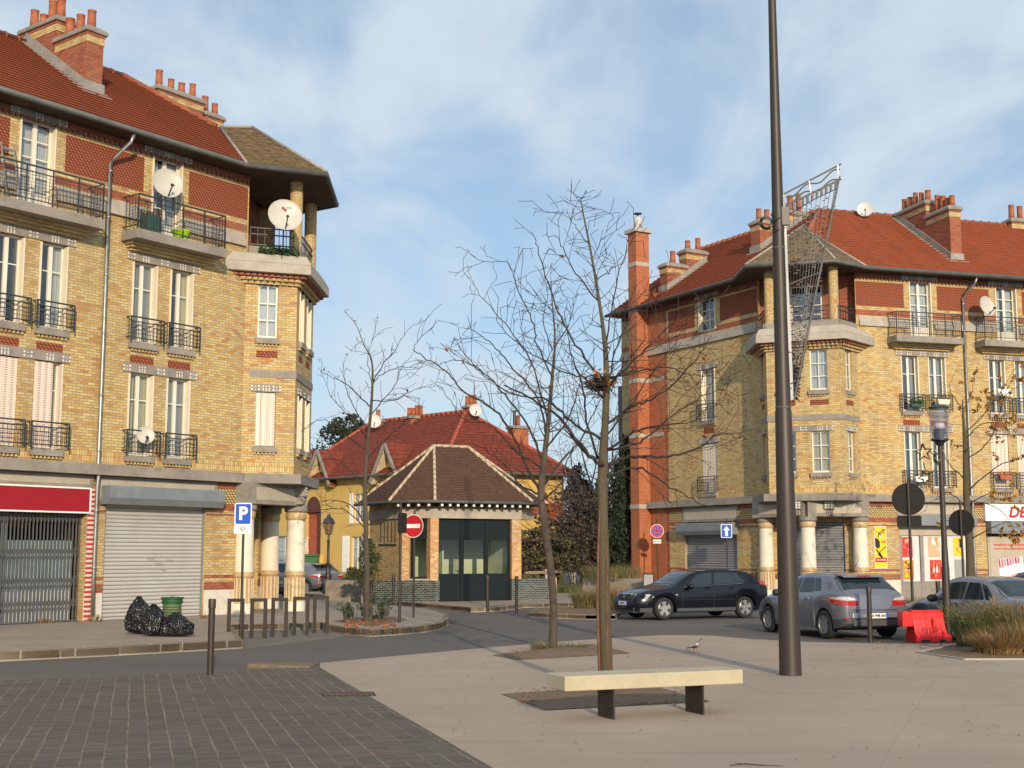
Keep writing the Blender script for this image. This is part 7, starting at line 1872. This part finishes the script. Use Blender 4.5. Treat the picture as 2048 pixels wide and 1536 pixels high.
def limb(mb, path, Y, dy, r0, r1, rnd, lvl=2, dens=1.0, wig=.10, up=.02, tl=.9, rmin=.0035, tips=None, start=0):
    """Limb along photo pixels in the plane Y, drifting dy metres in depth; twigs sprout along it."""
    n = len(path); cp = []
    for i in range((n-1)*6+1):                  # Catmull-Rom through the pixels
        t = i/6; k = min(int(t), n-2); u = t-k; P_ = [path[min(max(k+j, 0), n-1)] for j in (-1, 0, 1, 2)]
        f = lambda a, b, c, e: .5*(2*b+(c-a)*u+(2*a-5*b+4*c-e)*u*u+(3*b-a-3*c+e)*u**3)
        cp.append((f(*[q[0] for q in P_]), f(*[q[1] for q in P_])))
    m = len(cp); pts = [at(x, y, Y+dy*(i/(m-1))**1.0) for i, (x, y) in enumerate(cp)]
    for i in range(1, m): pts[i] = pts[i]+Vector((rnd.gauss(0, .012), rnd.gauss(0, .03), rnd.gauss(0, .012)))
    rs = [lerp(r0, r1, (i/(m-1))**.8) for i in range(m)]
    rs = [r_*.78 for r_ in rs]; mb.tube(pts, rs, 8 if r0 > .03 else 6, cap=False)
    for i in range(max(2, int(m*start)), m):
        sg = (pts[i]-pts[i-1]); ln = sg.length; d = sg.normalized()
        k = ln/.16*.55*dens
        while rnd.random() < k:
            k -= 1
            side = d.cross(Vector((rnd.gauss(0, 1), rnd.gauss(0, 1), rnd.gauss(0, 1)))).normalized(); a = rnd.uniform(.5, 1.2)
            grow(mb, pts[i], d*math.cos(a)+side*math.sin(a)+Vector((0, 0, .15)), tl*rnd.uniform(.35, 1.0)*min(1, .35+rs[i]/.016), max(rmin, rs[i]*rnd.uniform(.35, .6)), lvl, rnd, wig, up, dens, rmin, tips)
    if tips is not None: tips.append((pts[-1], (pts[-1]-pts[-2]).normalized()))
    return pts
def leaf(mb, p, s, rnd, m=0):
    a = Vector((rnd.gauss(0, 1), rnd.gauss(0, 1), rnd.gauss(0, 1))).normalized(); b = a.orthogonal().normalized(); b = b*math.cos(2)+a.cross(b)*math.sin(2)
    p = Vector(p); mb.face([p-a*s, p-b*s*.55, p+a*s*.4+a.cross(b)*s*.3, p+a*s, p+b*s*.55], m)
def street_tree(name, label, trunk, Y, rads, limbs, seed, bark='bark', twig='twig', wig=.10, up=.02, dens=1.0, tl=.9, lvl=2, zbase=0.0, leafs=None, rmin=.0035, trunk_twigs=.35):
    rnd = random.Random(seed); base = at(*trunk[0], Y); base.z = zbase
    root = thing(name, label, 'tree', base); mb = MB(); n = len(trunk); pts = []; rs = []
    for i in range((n-1)*5+1):
        t = i/5; k = min(int(t), n-2); u = t-k; P_ = [trunk[min(max(k+j, 0), n-1)] for j in (-1, 0, 1, 2)]
        f = lambda a, b, c, e: .5*(2*b+(c-a)*u+(2*a-5*b+4*c-e)*u*u+(3*b-a-3*c+e)*u**3)
        p = at(f(*[q[0] for q in P_]), f(*[q[1] for q in P_]), Y); pts.append(p); rs.append(lerp(rads[k], rads[min(k+1, n-1)], u)*(1+rnd.uniform(-.05, .05)))
    pts[0].z = zbase-.05; mb.tube(pts, rs, 14); root_flare = [(rs[0]*1.45, -.05), (rs[0]*1.2, .04), (rs[0]*1.0, .16)]
    mb.lathe((pts[0].x, pts[0].y, zbase), root_flare, 14, cap=False)
    tr = mb.build('trunk', M[bark], root, smooth=True)
    mb = MB(); tips = []
    for L_ in limbs:
        path, dy, r0, r1 = L_[:4]; kw = L_[4] if len(L_) > 4 else {}
        args = dict(lvl=lvl, dens=dens, wig=wig, up=up, tl=tl, rmin=rmin, tips=tips); args.update(kw); limb(mb, path, Y, dy, r0, r1, rnd, **args)
    for i in range(int(len(pts)*.55), len(pts)):
        for _ in range(2):
            if rnd.random() < trunk_twigs: grow(mb, pts[i], (rnd.gauss(0, 1), rnd.gauss(0, 1), rnd.uniform(-.1, 1)), tl*rnd.uniform(.3, .9)*min(1, .25+rs[i]/.03), max(rmin, rs[i]*.3), lvl-1, rnd, wig, up, dens, rmin, tips)
    mats_ = [M[twig]]
    if leafs:
        k = mb; num, size, mats, where = leafs; cand = [t_ for t_ in tips if where is None or where(t_[0])]
        for _ in range(num):
            p, d = rnd.choice(cand); leaf(k, p-Vector(d)*rnd.uniform(0, .15)+Vector((rnd.gauss(0, .03), rnd.gauss(0, .03), -abs(rnd.gauss(0, .04)))), size*rnd.uniform(.6, 1.2), rnd, 1+rnd.randrange(len(mats)))
        mats_ += [M[m_] for m_ in mats]
    mb.build('crown', mats_, root, smooth=False)
    return root, pts, rnd
YA = gnd(1214, 1385).y
TA, ptsA, rA = street_tree('bare_tree', 'tall bare tree right behind the concrete bench with a split orange trunk', [(1214, 1385), (1210, 1250), (1207, 1120), (1205, 1010), (1206, 930), (1210, 850), (1213, 770), (1210, 690), (1198, 600), (1181, 500), (1166, 425), (1161, 395)], YA,
    [.095, .088, .083, .074, .072, .052, .046, .034, .023, .016, .010, .005], [
    ([(1206, 935), (1160, 890), (1118, 835), (1065, 800), (1010, 770)], -1.0, .045, .012), ([(1207, 960), (1225, 925), (1275, 912), (1335, 912), (1395, 897), (1440, 868), (1482, 880)], .5, .042, .008), ([(1212, 850), (1262, 815), (1310, 795), (1360, 755), (1400, 708), (1424, 668)], .8, .030, .006),
    ([(1213, 772), (1250, 738), (1290, 700), (1340, 650), (1385, 620)], -.5, .028, .006), ([(1212, 765), (1160, 705), (1115, 620), (1088, 540), (1070, 480), (1063, 465)], .6, .026, .005), ([(1211, 700), (1224, 610), (1240, 540), (1255, 485), (1236, 470)], -.3, .018, .004),
    ([(1199, 605), (1150, 545), (1118, 480), (1085, 470)], -.5, .016, .004), ([(1205, 1000), (1150, 1002), (1110, 985), (1075, 1005), (1040, 1000)], .3, .030, .006, dict(dens=.5)), ([(1206, 955), (1275, 935), (1330, 968), (1385, 1000), (1422, 1016)], -.9, .028, .006, dict(dens=.6)),
    ([(1209, 880), (1150, 850), (1095, 800), (1030, 790), (960, 745), (925, 700)], .9, .030, .005), ([(1211, 800), (1175, 760), (1130, 745), (1050, 700), (990, 640)], -.9, .024, .005), ([(1213, 780), (1232, 700), (1262, 630), (1285, 590), (1315, 570)], .9, .02, .005), ([(1184, 515), (1205, 480), (1225, 430), (1240, 425)], .2, .010, .003), ([(1178, 490), (1150, 450), (1115, 415)], -.2, .010, .003),
    ([(1213, 900), (1280, 885), (1340, 835), (1400, 795), (1462, 772)], .7, .028, .005), ([(1212, 870), (1268, 800), (1318, 730), (1352, 690)], -.6, .022, .005), ([(1214, 760), (1262, 745), (1330, 735), (1390, 750), (1440, 745)], .4, .02, .005),
    ([(1207, 905), (1260, 870), (1310, 850), (1380, 845), (1430, 800)], -1.0, .028, .005), ([(1208, 930), (1180, 870), (1165, 780), (1140, 700), (1130, 620)], 1.1, .03, .006), ([(1190, 560), (1215, 545), (1250, 520), (1235, 500)], .5, .012, .003)], 3, 'bark', 'twig', wig=.06, up=.035, dens=1.45, tl=.80, lvl=2, rmin=.0052, trunk_twigs=.8, leafs=(14, .07, ('leaf_rust',), None))
k = MB(); c = at(1196, 768, YA)                  # twiggy nest caught full of dead leaves in the fork
r = random.Random(8)
for _ in range(150): a = c+Vector((r.gauss(0, .095), r.gauss(0, .09), r.gauss(0, .06))); d = Vector((r.gauss(0, 1), r.gauss(0, 1), r.gauss(0, .35))).normalized()*r.uniform(.06, .2); k.tube([a-d, a, a+d+Vector((0, 0, -.02))], .005, 3, 0)
for _ in range(46): leaf(k, c+Vector((r.gauss(.04, .09), r.gauss(0, .08), r.gauss(.02, .09))), r.uniform(.04, .08), r, 1)
tag(k.build('bird_nest', [M['twig'], M['leaf_rust']]), 'twiggy nest with rust leaves in the fork of the tall bare tree', 'nest')
k = MB(); pts = [at(x, y, YA-.065) for x, y in ((1201, 1390), (1197, 1300), (1195, 1200), (1196, 1110), (1199, 1030), (1201, 990))]; k.tube(pts, [.020, .020, .021, .018, .012, .003], 8); pts = [at(x, y, YA-.085) for x, y in ((1216, 1385), (1215, 1290), (1213, 1200), (1214, 1130), (1210, 1060))]; k.tube(pts, [.010, .015, .014, .012, .003], 6); k.build('bark_split', M['wound'], TA, smooth=True)
YB = gnd(1105, 1300).y
street_tree('bare_tree', 'crooked bare tree standing behind the tall one, with long wavy twigs', [(1105, 1302), (1107, 1210), (1099, 1120), (1086, 1030), (1082, 985), (1088, 920), (1096, 850), (1104, 760), (1110, 680), (1104, 600), (1102, 560)], YB,
    [.088, .080, .076, .078, .074, .060, .046, .034, .022, .012, .005], [
    ([(1083, 985), (1052, 930), (1030, 880), (990, 820), (930, 785), (890, 740), (840, 710), (830, 690), (876, 640)], -.6, .045, .005), ([(1086, 930), (1060, 860), (1010, 790), (960, 740), (905, 720), (870, 735)], .7, .035, .005), ([(1093, 870), (1070, 790), (1020, 730), (985, 690), (945, 660), (920, 655)], -.8, .03, .005),
    ([(1097, 850), (1060, 720), (1020, 660), (960, 590), (938, 545)], .6, .028, .004), ([(1104, 760), (1075, 690), (1065, 640), (1035, 580), (1018, 530), (960, 520), (932, 498)], -.5, .024, .004), ([(1083, 980), (1125, 920), (1160, 880), (1200, 800), (1230, 760)], .8, .04, .005), ([(1090, 900), (1140, 830), (1160, 760), (1190, 690)], -.7, .03, .005),
    ([(1108, 700), (1140, 640), (1150, 590), (1165, 560)], .4, .018, .004), ([(1085, 1000), (1110, 980), (1150, 940), (1130, 1000), (1150, 1030)], -.4, .025, .006, dict(dens=.5)), ([(1084, 990), (1040, 970), (1010, 930), (970, 900), (925, 880)], .9, .032, .005), ([(1105, 700), (1085, 640), (1095, 590), (1080, 540)], .3, .018, .004),
    ([(1086, 940), (1030, 900), (980, 850), (930, 840), (900, 800), (880, 770)], -1.0, .03, .005)], 12, 'bark_dark', 'twig', wig=.12, up=.028, dens=1.15, tl=.80, lvl=2, rmin=.0062, trunk_twigs=.7)
YC = gnd(735, 1246, G).y
street_tree('bare_tree', 'slim bare tree on the left island near the no entry sign', [(733, 1246), (734, 1150), (732, 1060), (730, 980), (734, 900), (741, 830), (745, 765), (743, 720), (728, 690), (712, 650), (688, 622)], YC,
    [.080, .070, .064, .058, .050, .040, .030, .020, .012, .008, .004], [
    ([(744, 770), (765, 730), (790, 700), (815, 660), (850, 640)], -.4, .022, .004), ([(745, 765), (770, 745), (800, 735), (840, 735), (880, 720)], .5, .02, .004), ([(742, 815), (700, 775), (665, 755), (640, 745)], -.6, .025, .004), ([(738, 860), (700, 800), (690, 760), (685, 720)], .5, .025, .004), ([(741, 830), (790, 770), (800, 740), (830, 700)], .8, .02, .004),
    ([(734, 900), (690, 870), (650, 840), (615, 850)], -.8, .03, .004), ([(733, 920), (780, 870), (820, 840), (850, 800)], .6, .03, .004), ([(731, 980), (690, 930), (650, 920), (600, 960)], .7, .03, .004), ([(731, 990), (770, 950), (800, 930), (830, 900)], -.7, .03, .004), ([(732, 1050), (700, 1010), (660, 1000), (620, 1010)], -.6, .028, .004), ([(732, 1060), (690, 1020), (640, 1020), (600, 1020)], .8, .024, .004),
    ([(732, 1055), (770, 1020), (790, 1000), (820, 1005)], .5, .022, .004), ([(744, 770), (735, 720), (745, 680), (755, 640)], .2, .016, .004), ([(736, 880), (705, 840), (660, 790), (655, 740)], -.9, .022, .004), ([(742, 800), (790, 800), (830, 780), (880, 770)], -.7, .02, .004)], 21, 'bark_dark', 'twig', wig=.14, up=.030, dens=.95, tl=.85, lvl=2, zbase=G, rmin=.0070, leafs=(14, .06, ('twig',), None))
YD = 41.0
street_tree('autumn_tree', 'small tree with sparse golden leaves at the right before the shops', [(1940, 1170), (1938, 1080), (1933, 1000), (1931, 930), (1929, 870), (1926, 825), (1925, 800)], YD,
    [.12, .11, .10, .085, .06, .03, .02], [
    ([(1933, 985), (1960, 960), (2000, 930), (2030, 920), (2060, 900)], -.6, .04, .006), ([(1931, 960), (1900, 930), (1885, 905), (1870, 900)], .5, .03, .005), ([(1929, 880), (1960, 850), (2000, 845), (2050, 850)], .6, .03, .005), ([(1926, 820), (1905, 790), (1900, 770), (1912, 740)], -.4, .02, .005), ([(1926, 820), (1945, 780), (1950, 740)], .3, .02, .005), ([(1933, 1010), (1970, 990), (2020, 985), (2060, 1000)], .8, .03, .005), ([(1934, 1020), (1900, 985), (1870, 1000), (1850, 1010)], -.6, .025, .005),
    ([(1937, 1080), (1975, 1060), (2010, 1045), (2040, 1050)], -.8, .03, .005), ([(1931, 920), (1980, 880), (2010, 790), (2030, 750)], -.5, .03, .005), ([(1929, 870), (1990, 800), (2040, 720)], .5, .028, .005), ([(1936, 1070), (1905, 1040), (1880, 1050)], .4, .022, .005), ([(1933, 1000), (2000, 1020), (2040, 1080)], .2, .024, .005), ([(2000, 800), (2040, 770), (2090, 760)], .0, .02, .005)], 33, 'bark', 'twig', wig=.16, up=.0, dens=.7, tl=.9, lvl=2, rmin=.006,
    leafs=(1100, .065, ('leaf_gold', 'leaf_rust', 'leaf_gold'), lambda p: p.x > 14.6 or random.random() < .10))
# ---- background: evergreen, thicket, bare tree and ivy between the house and the right building
def leafball(mb, c, rad_, n, size, rnd, mats=1, shell=.35, clumps=0):
    cs = [(Vector(c), Vector(rad_))]
    if clumps:
        cs = []
        for _ in range(clumps):
            v = Vector((rnd.gauss(0, 1), rnd.gauss(0, 1), rnd.gauss(0, 1))).normalized()*rnd.uniform(.3, .95); cs.append((Vector((c[0]+v.x*rad_[0], c[1]+v.y*rad_[1], c[2]+v.z*rad_[2])), Vector(rad_)*rnd.uniform(.18, .40)))
    for _ in range(n):
        cc, rr = rnd.choice(cs); v = Vector((rnd.gauss(0, 1), rnd.gauss(0, 1), rnd.gauss(0, 1))).normalized()*(rnd.random()**shell)
        p = Vector((cc.x+v.x*rr.x, cc.y+v.y*rr.y, max(.05, cc.z+v.z*rr.z))); leaf(mb, p, size*rnd.uniform(.5, 1.3), rnd, rnd.randrange(mats))
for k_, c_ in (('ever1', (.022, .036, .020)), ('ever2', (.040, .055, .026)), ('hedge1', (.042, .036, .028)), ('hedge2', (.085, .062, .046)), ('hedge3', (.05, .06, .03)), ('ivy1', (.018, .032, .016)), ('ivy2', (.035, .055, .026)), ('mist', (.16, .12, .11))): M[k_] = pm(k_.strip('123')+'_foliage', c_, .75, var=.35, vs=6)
for k_, c_ in (('gr_green', (.075, .105, .028)), ('gr_olive', (.12, .115, .042)), ('gr_straw', (.26, .17, .075)), ('gr_tan', (.30, .16, .065)), ('gr_dark', (.035, .055, .02)), ('gr_lawn', (.065, .16, .025))): M[k_] = pm('grass_'+k_[3:], c_, .8, var=.35, vs=8)
def bush(name, label, cat, parts, n, size, seed, mats, clumps=14, stem=None, group=None):
    rnd = random.Random(seed); c = parts[0][0]; root = thing(name, label, cat, (c[0], c[1], 0), 0, group); mb = MB()
    for cc, rr in parts: leafball(mb, cc, rr, n//len(parts), size, rnd, len(mats), clumps=clumps)
    mb.build('foliage', [M[m_] for m_ in mats], root)
    mb = MB()
    if stem: mb.tube([(c[0], c[1], 0), (c[0]+.1, c[1], stem*.5), (c[0], c[1], stem)], [stem*.03+.04, stem*.025+.03, .03], 8)
    else:
        for _ in range(9): a = rnd.uniform(0, 6.28); mb.tube([(c[0]+.1*math.cos(a), c[1]+.1*math.sin(a), 0), (c[0]+parts[0][1][0]*.6*math.cos(a), c[1]+parts[0][1][1]*.6*math.sin(a), c[2]*1.1)], [.025, .006], 5)
    mb.build('stem', M['bark_dark'], root); return root
def A3(x, y, Y): p = at(x, y, Y); return (p.x, p.y, p.z)
bush('evergreen_tree', 'dark evergreen tree rising behind the left end of the house roof', 'tree', [(A3(692, 905, 98), (3.6, 3, 2.6)), (A3(700, 870, 98), (1.8, 2, 1.6)), (A3(655, 930, 98), (2.2, 2, 1.6))], 7500, .17, 41, ('ever1', 'ever2'), 22, 6)
bush('evergreen_bush', 'upright green bush at the left side of the kiosk', 'bush', [(A3(736, 1128, 47.8), (.55, .5, .75)), (A3(738, 1098, 47.8), (.38, .4, .6)), (A3(712, 1150, 47.8), (.6, .4, .4))], 2600, .06, 42, ('leaf_g', 'hedge3', 'gr_olive'), 16)
hz = [((1090, 1112, 62), (2.2, 1.5, 1.5), 'low dark bush behind the rail fence, next to the kiosk', ('hedge2', 'hedge1', 'gr_olive')), ((1150, 1082, 64), (2.3, 1.6, 2.1), 'purplish brown thicket behind the rail fence', ('hedge1', 'hedge2')), ((1205, 1070, 63), (2.0, 1.6, 2.5), 'dark thicket left of the ivy covered trunk', ('hedge2', 'hedge1', 'hedge2'))]
for i, ((x, y, Y), rr, lab, ms) in enumerate(hz): bush('thicket', lab, 'bush', [(A3(x, y, Y), rr)], 4200, .12, 50+i, ms, 30)
bush('dark_conifer', 'dark conifer between the house end wall and the thicket', 'tree', [(A3(1165, 1020, 84), (1.9, 1.6, 2.6)), (A3(1160, 985, 84), (1.1, 1, 1.6))], 3600, .16, 55, ('ever1', 'ivy1'), 16, 4)
bush('ivy_covered_tree', 'ivy covered trunk against the orange brick shaft', 'tree', [(A3(1243, 1020, 62), (.85, .8, 2.6)), (A3(1250, 940, 62), (.6, .6, 1.5)), (A3(1238, 1090, 62), (1.0, .9, 1.6))], 6200, .11, 56, ('ivy1', 'ivy2', 'ivy1'), 24, 5)
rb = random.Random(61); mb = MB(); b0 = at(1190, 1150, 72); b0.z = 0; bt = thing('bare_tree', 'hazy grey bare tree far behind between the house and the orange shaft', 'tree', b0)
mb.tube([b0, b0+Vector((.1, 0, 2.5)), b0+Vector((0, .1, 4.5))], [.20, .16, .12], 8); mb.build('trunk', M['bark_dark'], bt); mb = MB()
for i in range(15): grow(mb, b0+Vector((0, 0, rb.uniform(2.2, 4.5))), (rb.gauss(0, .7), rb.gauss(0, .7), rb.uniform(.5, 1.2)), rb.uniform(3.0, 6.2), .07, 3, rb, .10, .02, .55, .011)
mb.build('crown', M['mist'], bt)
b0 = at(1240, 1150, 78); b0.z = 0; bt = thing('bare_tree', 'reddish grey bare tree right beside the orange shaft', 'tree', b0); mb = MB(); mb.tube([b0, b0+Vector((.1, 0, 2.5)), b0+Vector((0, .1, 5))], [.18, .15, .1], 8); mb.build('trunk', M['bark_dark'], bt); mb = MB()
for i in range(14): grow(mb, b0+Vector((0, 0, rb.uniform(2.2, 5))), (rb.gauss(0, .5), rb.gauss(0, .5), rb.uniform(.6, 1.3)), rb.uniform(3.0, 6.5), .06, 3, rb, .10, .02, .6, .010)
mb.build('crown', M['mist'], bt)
# distant belt of trees and houses closing the streets
rnd = random.Random(70); mb = MB()
for i in range(46):
    a = rad(lerp(-40, 40, i/45)); Yd = rnd.uniform(150, 190); c = (math.tan(a)*Yd, Yd, rnd.uniform(2.2, 3.6)); leafball(mb, c, (7, 5, rnd.uniform(2.2, 3.8)), 420, .8, rnd, 3, clumps=9)
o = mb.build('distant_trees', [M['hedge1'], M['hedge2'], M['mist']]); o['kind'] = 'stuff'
# ---- grasses
def tuft(name, label, c, r, h, n, seed, mats, lean=.5, group=None, width=.006, cat='grass clump', flop=1.0, heads=None):
    rnd = random.Random(seed); mb = MB(); c = Vector(c)
    for _ in range(n):
        a = rnd.uniform(0, 6.28); rr = r*.45*math.sqrt(rnd.random()); p = c+Vector((math.cos(a)*rr, math.sin(a)*rr, 0)); L_ = h*rnd.uniform(.6, 1.15)
        out = Vector((math.cos(a), math.sin(a), 0))*lean*rnd.uniform(.3, 1.3)+Vector((rnd.gauss(0, .15), rnd.gauss(0, .15), 0)); pts = []; d = (Vector((0, 0, 1))+out*.45).normalized(); q = p.copy()
        for k in range(6): pts.append(q.copy()); q = q+d*L_/5; d = (d+out*.16*flop+Vector((0, 0, -.13*flop*lean))).normalized()
        sd_ = Vector((-out.y, out.x, 0)); sd_ = sd_.normalized() if sd_.length > 1e-5 else Vector((1, 0, 0)); sd_ = (sd_+Vector((rnd.gauss(0, .6), rnd.gauss(0, .6), 0))).normalized(); m_ = rnd.randrange(len(mats))
        lo = [v-sd_*width*(1-.85*k/5) for k, v in enumerate(pts)]; hi = [v+sd_*width*(1-.85*k/5) for k, v in enumerate(pts)]; mb.strip(lo, hi, m_)
        if heads and rnd.random() < heads: e = pts[-1]; mb.tube([e, e+d*.05, e+d*.11], [.003, .012, .002], 5, len(mats)-1)
    o = mb.build(name, [M[m_] for m_ in mats]); return tag(o, label, cat, group)
gz = lambda x, y: gnd(x, y)+Vector((0, 0, .05))
tuft('ornamental_grass', 'tall green ornamental grass clump, left of the three by the lamp post', gz(1962, 1300), 1.0, .78, 1700, 1, ('gr_green', 'gr_olive', 'gr_dark', 'gr_olive'), .55, heads=.12)
tuft('ornamental_grass', 'tall green ornamental grass in front of the saloon tail light', gz(2040, 1302), 1.0, .85, 1700, 2, ('gr_green', 'gr_olive', 'gr_green', 'gr_straw'), .5, heads=.12)
tuft('ornamental_grass', 'straw brown grass mound flopping over the bed edge', gz(1998, 1312), .9, .54, 2200, 3, ('gr_tan', 'gr_straw', 'gr_tan', 'gr_olive'), 1.0, width=.005, flop=1.5)
tuft('ornamental_grass', 'straw brown grass clump cut by the right picture edge', gz(2060, 1310), .9, .64, 1800, 4, ('gr_straw', 'gr_tan', 'gr_olive'), .8, width=.005, flop=1.2)
tuft('ornamental_grass', 'golden grass clump in the small bed before the black car', gnd(1240, 1226)+Vector((0, 0, .1)), .8, .85, 1100, 5, ('gr_straw', 'gr_tan', 'gr_olive'), .55); tuft('ornamental_grass', 'olive green grass clump in the small bed left of the golden one', gnd(1172, 1222)+Vector((0, 0, .1)), .9, .75, 1100, 6, ('gr_olive', 'gr_green', 'gr_straw'), .6)
tuft('grass_tuft', 'small grass tuft at the foot of the crooked bare tree', gnd(1092, 1300), .7, .2, 420, 7, ('gr_olive', 'gr_green', 'gr_straw'), .9); tuft('grass_tuft', 'green grass tuft on the tree pit right of the crooked trunk', gnd(1150, 1300), .5, .16, 320, 8, ('gr_green', 'gr_olive'), .9)
for i, (x, y, lab, h) in enumerate(((640, 1182, 'wild olive grass left of the old lamp post', .95), (690, 1182, 'wild olive grass right of the old lamp post', .9), (610, 1178, 'wild olive grass before the far silver hatchback', .8))): tuft('wild_grass', lab, gnd(x, y, .1), 1.7, h, 1500, 20+i, ('gr_olive', 'gr_dark', 'gr_straw', 'gr_green'), .55, width=.010)
tuft('wild_grass', 'dry grass along the top of the low planter wall', (at(1225, 1140, 52).x, 52.3, .9), 2.6, .6, 1300, 26, ('gr_straw', 'gr_olive', 'gr_green'), .6, width=.008); tuft('wild_grass', 'low grass under the rail fence', gnd(1120, 1186, .1), 2.8, .45, 1500, 27, ('gr_dark', 'gr_olive', 'gr_green'), .6, width=.009)
def lawn(name, pts, n, h, seed, mats, z=0.0):
    rnd = random.Random(seed); mb = MB(); xs_ = [p.x for p in pts]; ys_ = [p.y for p in pts]
    def inside(x, y):
        c = False
        for a, b in zip(pts, pts[1:]+pts[:1]):
            if (a.y > y) != (b.y > y) and x < (b.x-a.x)*(y-a.y)/(b.y-a.y)+a.x: c = not c
        return c
    k = 0
    while k < n:
        x, y = rnd.uniform(min(xs_), max(xs_)), rnd.uniform(min(ys_), max(ys_))
        if not inside(x, y): continue
        k += 1; p = Vector((x, y, z)); a = rnd.uniform(0, 6.28); e = Vector((math.cos(a), math.sin(a), 0))*.012; t_ = Vector((rnd.gauss(0, .4), rnd.gauss(0, .4), 1))*h*rnd.uniform(.5, 1.2); mb.face([p-e, p+e, p+t_], rnd.randrange(len(mats)))
    o = mb.build(name, [M[m_] for m_ in mats]); o['kind'] = 'stuff'; return o
lawn('lawn', P((585, 1186), (690, 1194), (760, 1190), (700, 1172), (580, 1170)), 6000, .13, 5, ('gr_lawn', 'gr_green'), .1)
for i, (x, y, lab) in enumerate(((700, 1245, 'grey green shrub on the island left of the slim trunk'), (765, 1244, 'grey green shrub on the island right of the slim trunk'), (733, 1232, 'grey green shrub around the slim trunk base'))):
    c = gnd(x, y, G); bush('low_shrub', lab, 'shrub', [((c.x, c.y, G+.32), (.34, .3, .36))], 520, .035, 80+i, ('hedge3', 'leaf_g', 'gr_dark'), 9)
# ---- litter of dead leaves and twigs
rnd = random.Random(99); mb = MB()
def litter(x0, x1, y0, y1, n, s0, s1):
    for _ in range(n):
        p = gnd(rnd.uniform(x0, x1), rnd.uniform(y0, y1)); a = rnd.uniform(0, 6.28); s = rnd.uniform(s0, s1); u = Vector((math.cos(a), math.sin(a), 0)); v = Vector((-u.y, u.x, 0)); p.z = .012
        m_ = rnd.choice((0, 0, 1, 2)); q = Vector((0, 0, s*.35))
        mb.face([p-u*s, p-v*s*.5+q*.4, p+u*s*.3+q, p+u*s, p+v*s*.55+q*.5], m_)
litter(700, 2040, 1300, 1340, 60, .02, .05); litter(700, 2040, 1335, 1530, 120, .012, .032); litter(100, 950, 1350, 1530, 60, .012, .03); litter(1740, 1900, 1284, 1310, 40, .03, .07); litter(1880, 2040, 1306, 1318, 60, .03, .08); litter(1030, 1400, 1376, 1412, 420, .015, .045); litter(1010, 1240, 1297, 1314, 260, .018, .045); litter(690, 790, 1244, 1258, 0, .03, .07); litter(950, 1230, 1236, 1262, 14, .03, .06)
o = mb.build('dead_leaves', [M['leaf_rust'], M['leaf_dry'], M['bark_dark']]); o['kind'] = 'stuff'
mb = MB()
for _ in range(70): p = gnd(rnd.uniform(690, 790), rnd.uniform(1243, 1256), G+.06); leaf(mb, p+Vector((0, 0, rnd.uniform(0, .05))), rnd.uniform(.04, .08), rnd)
o = mb.build('dead_leaves', M['leaf_rust']); o['kind'] = 'stuff'
mb = MB(); p = gnd(1500, 1533); mb.tube([p+Vector((-.18, 0, .01)), p+Vector((-.05, .03, .02)), p+Vector((.12, .0, .012)), p+Vector((.3, -.02, .01))], [.004, .007, .006, .002], 5); mb.tube([p+Vector((-.05, .03, .02)), p+Vector((-.12, .12, .012))], [.005, .002], 5)
tag(mb.build('fallen_twig', M['bark_dark']), 'forked fallen twig lying on the plaza at the bottom edge', 'twig')

for i, (x, y, h, lab) in enumerate(((90, 1243, .16, 'small weed at the foot of the trellis gate'), (190, 1240, .22, 'weed at the foot of the drainpipe by the striped pier'), (415, 1233, .14, 'small weed at the right foot of the pale roller shutter'))):
    tuft('weed', lab, gnd(x, y+3, G), .4, h, 70, 60+i, ('gr_olive', 'leaf_rust', 'gr_green'), .9, width=.010, cat='weed')
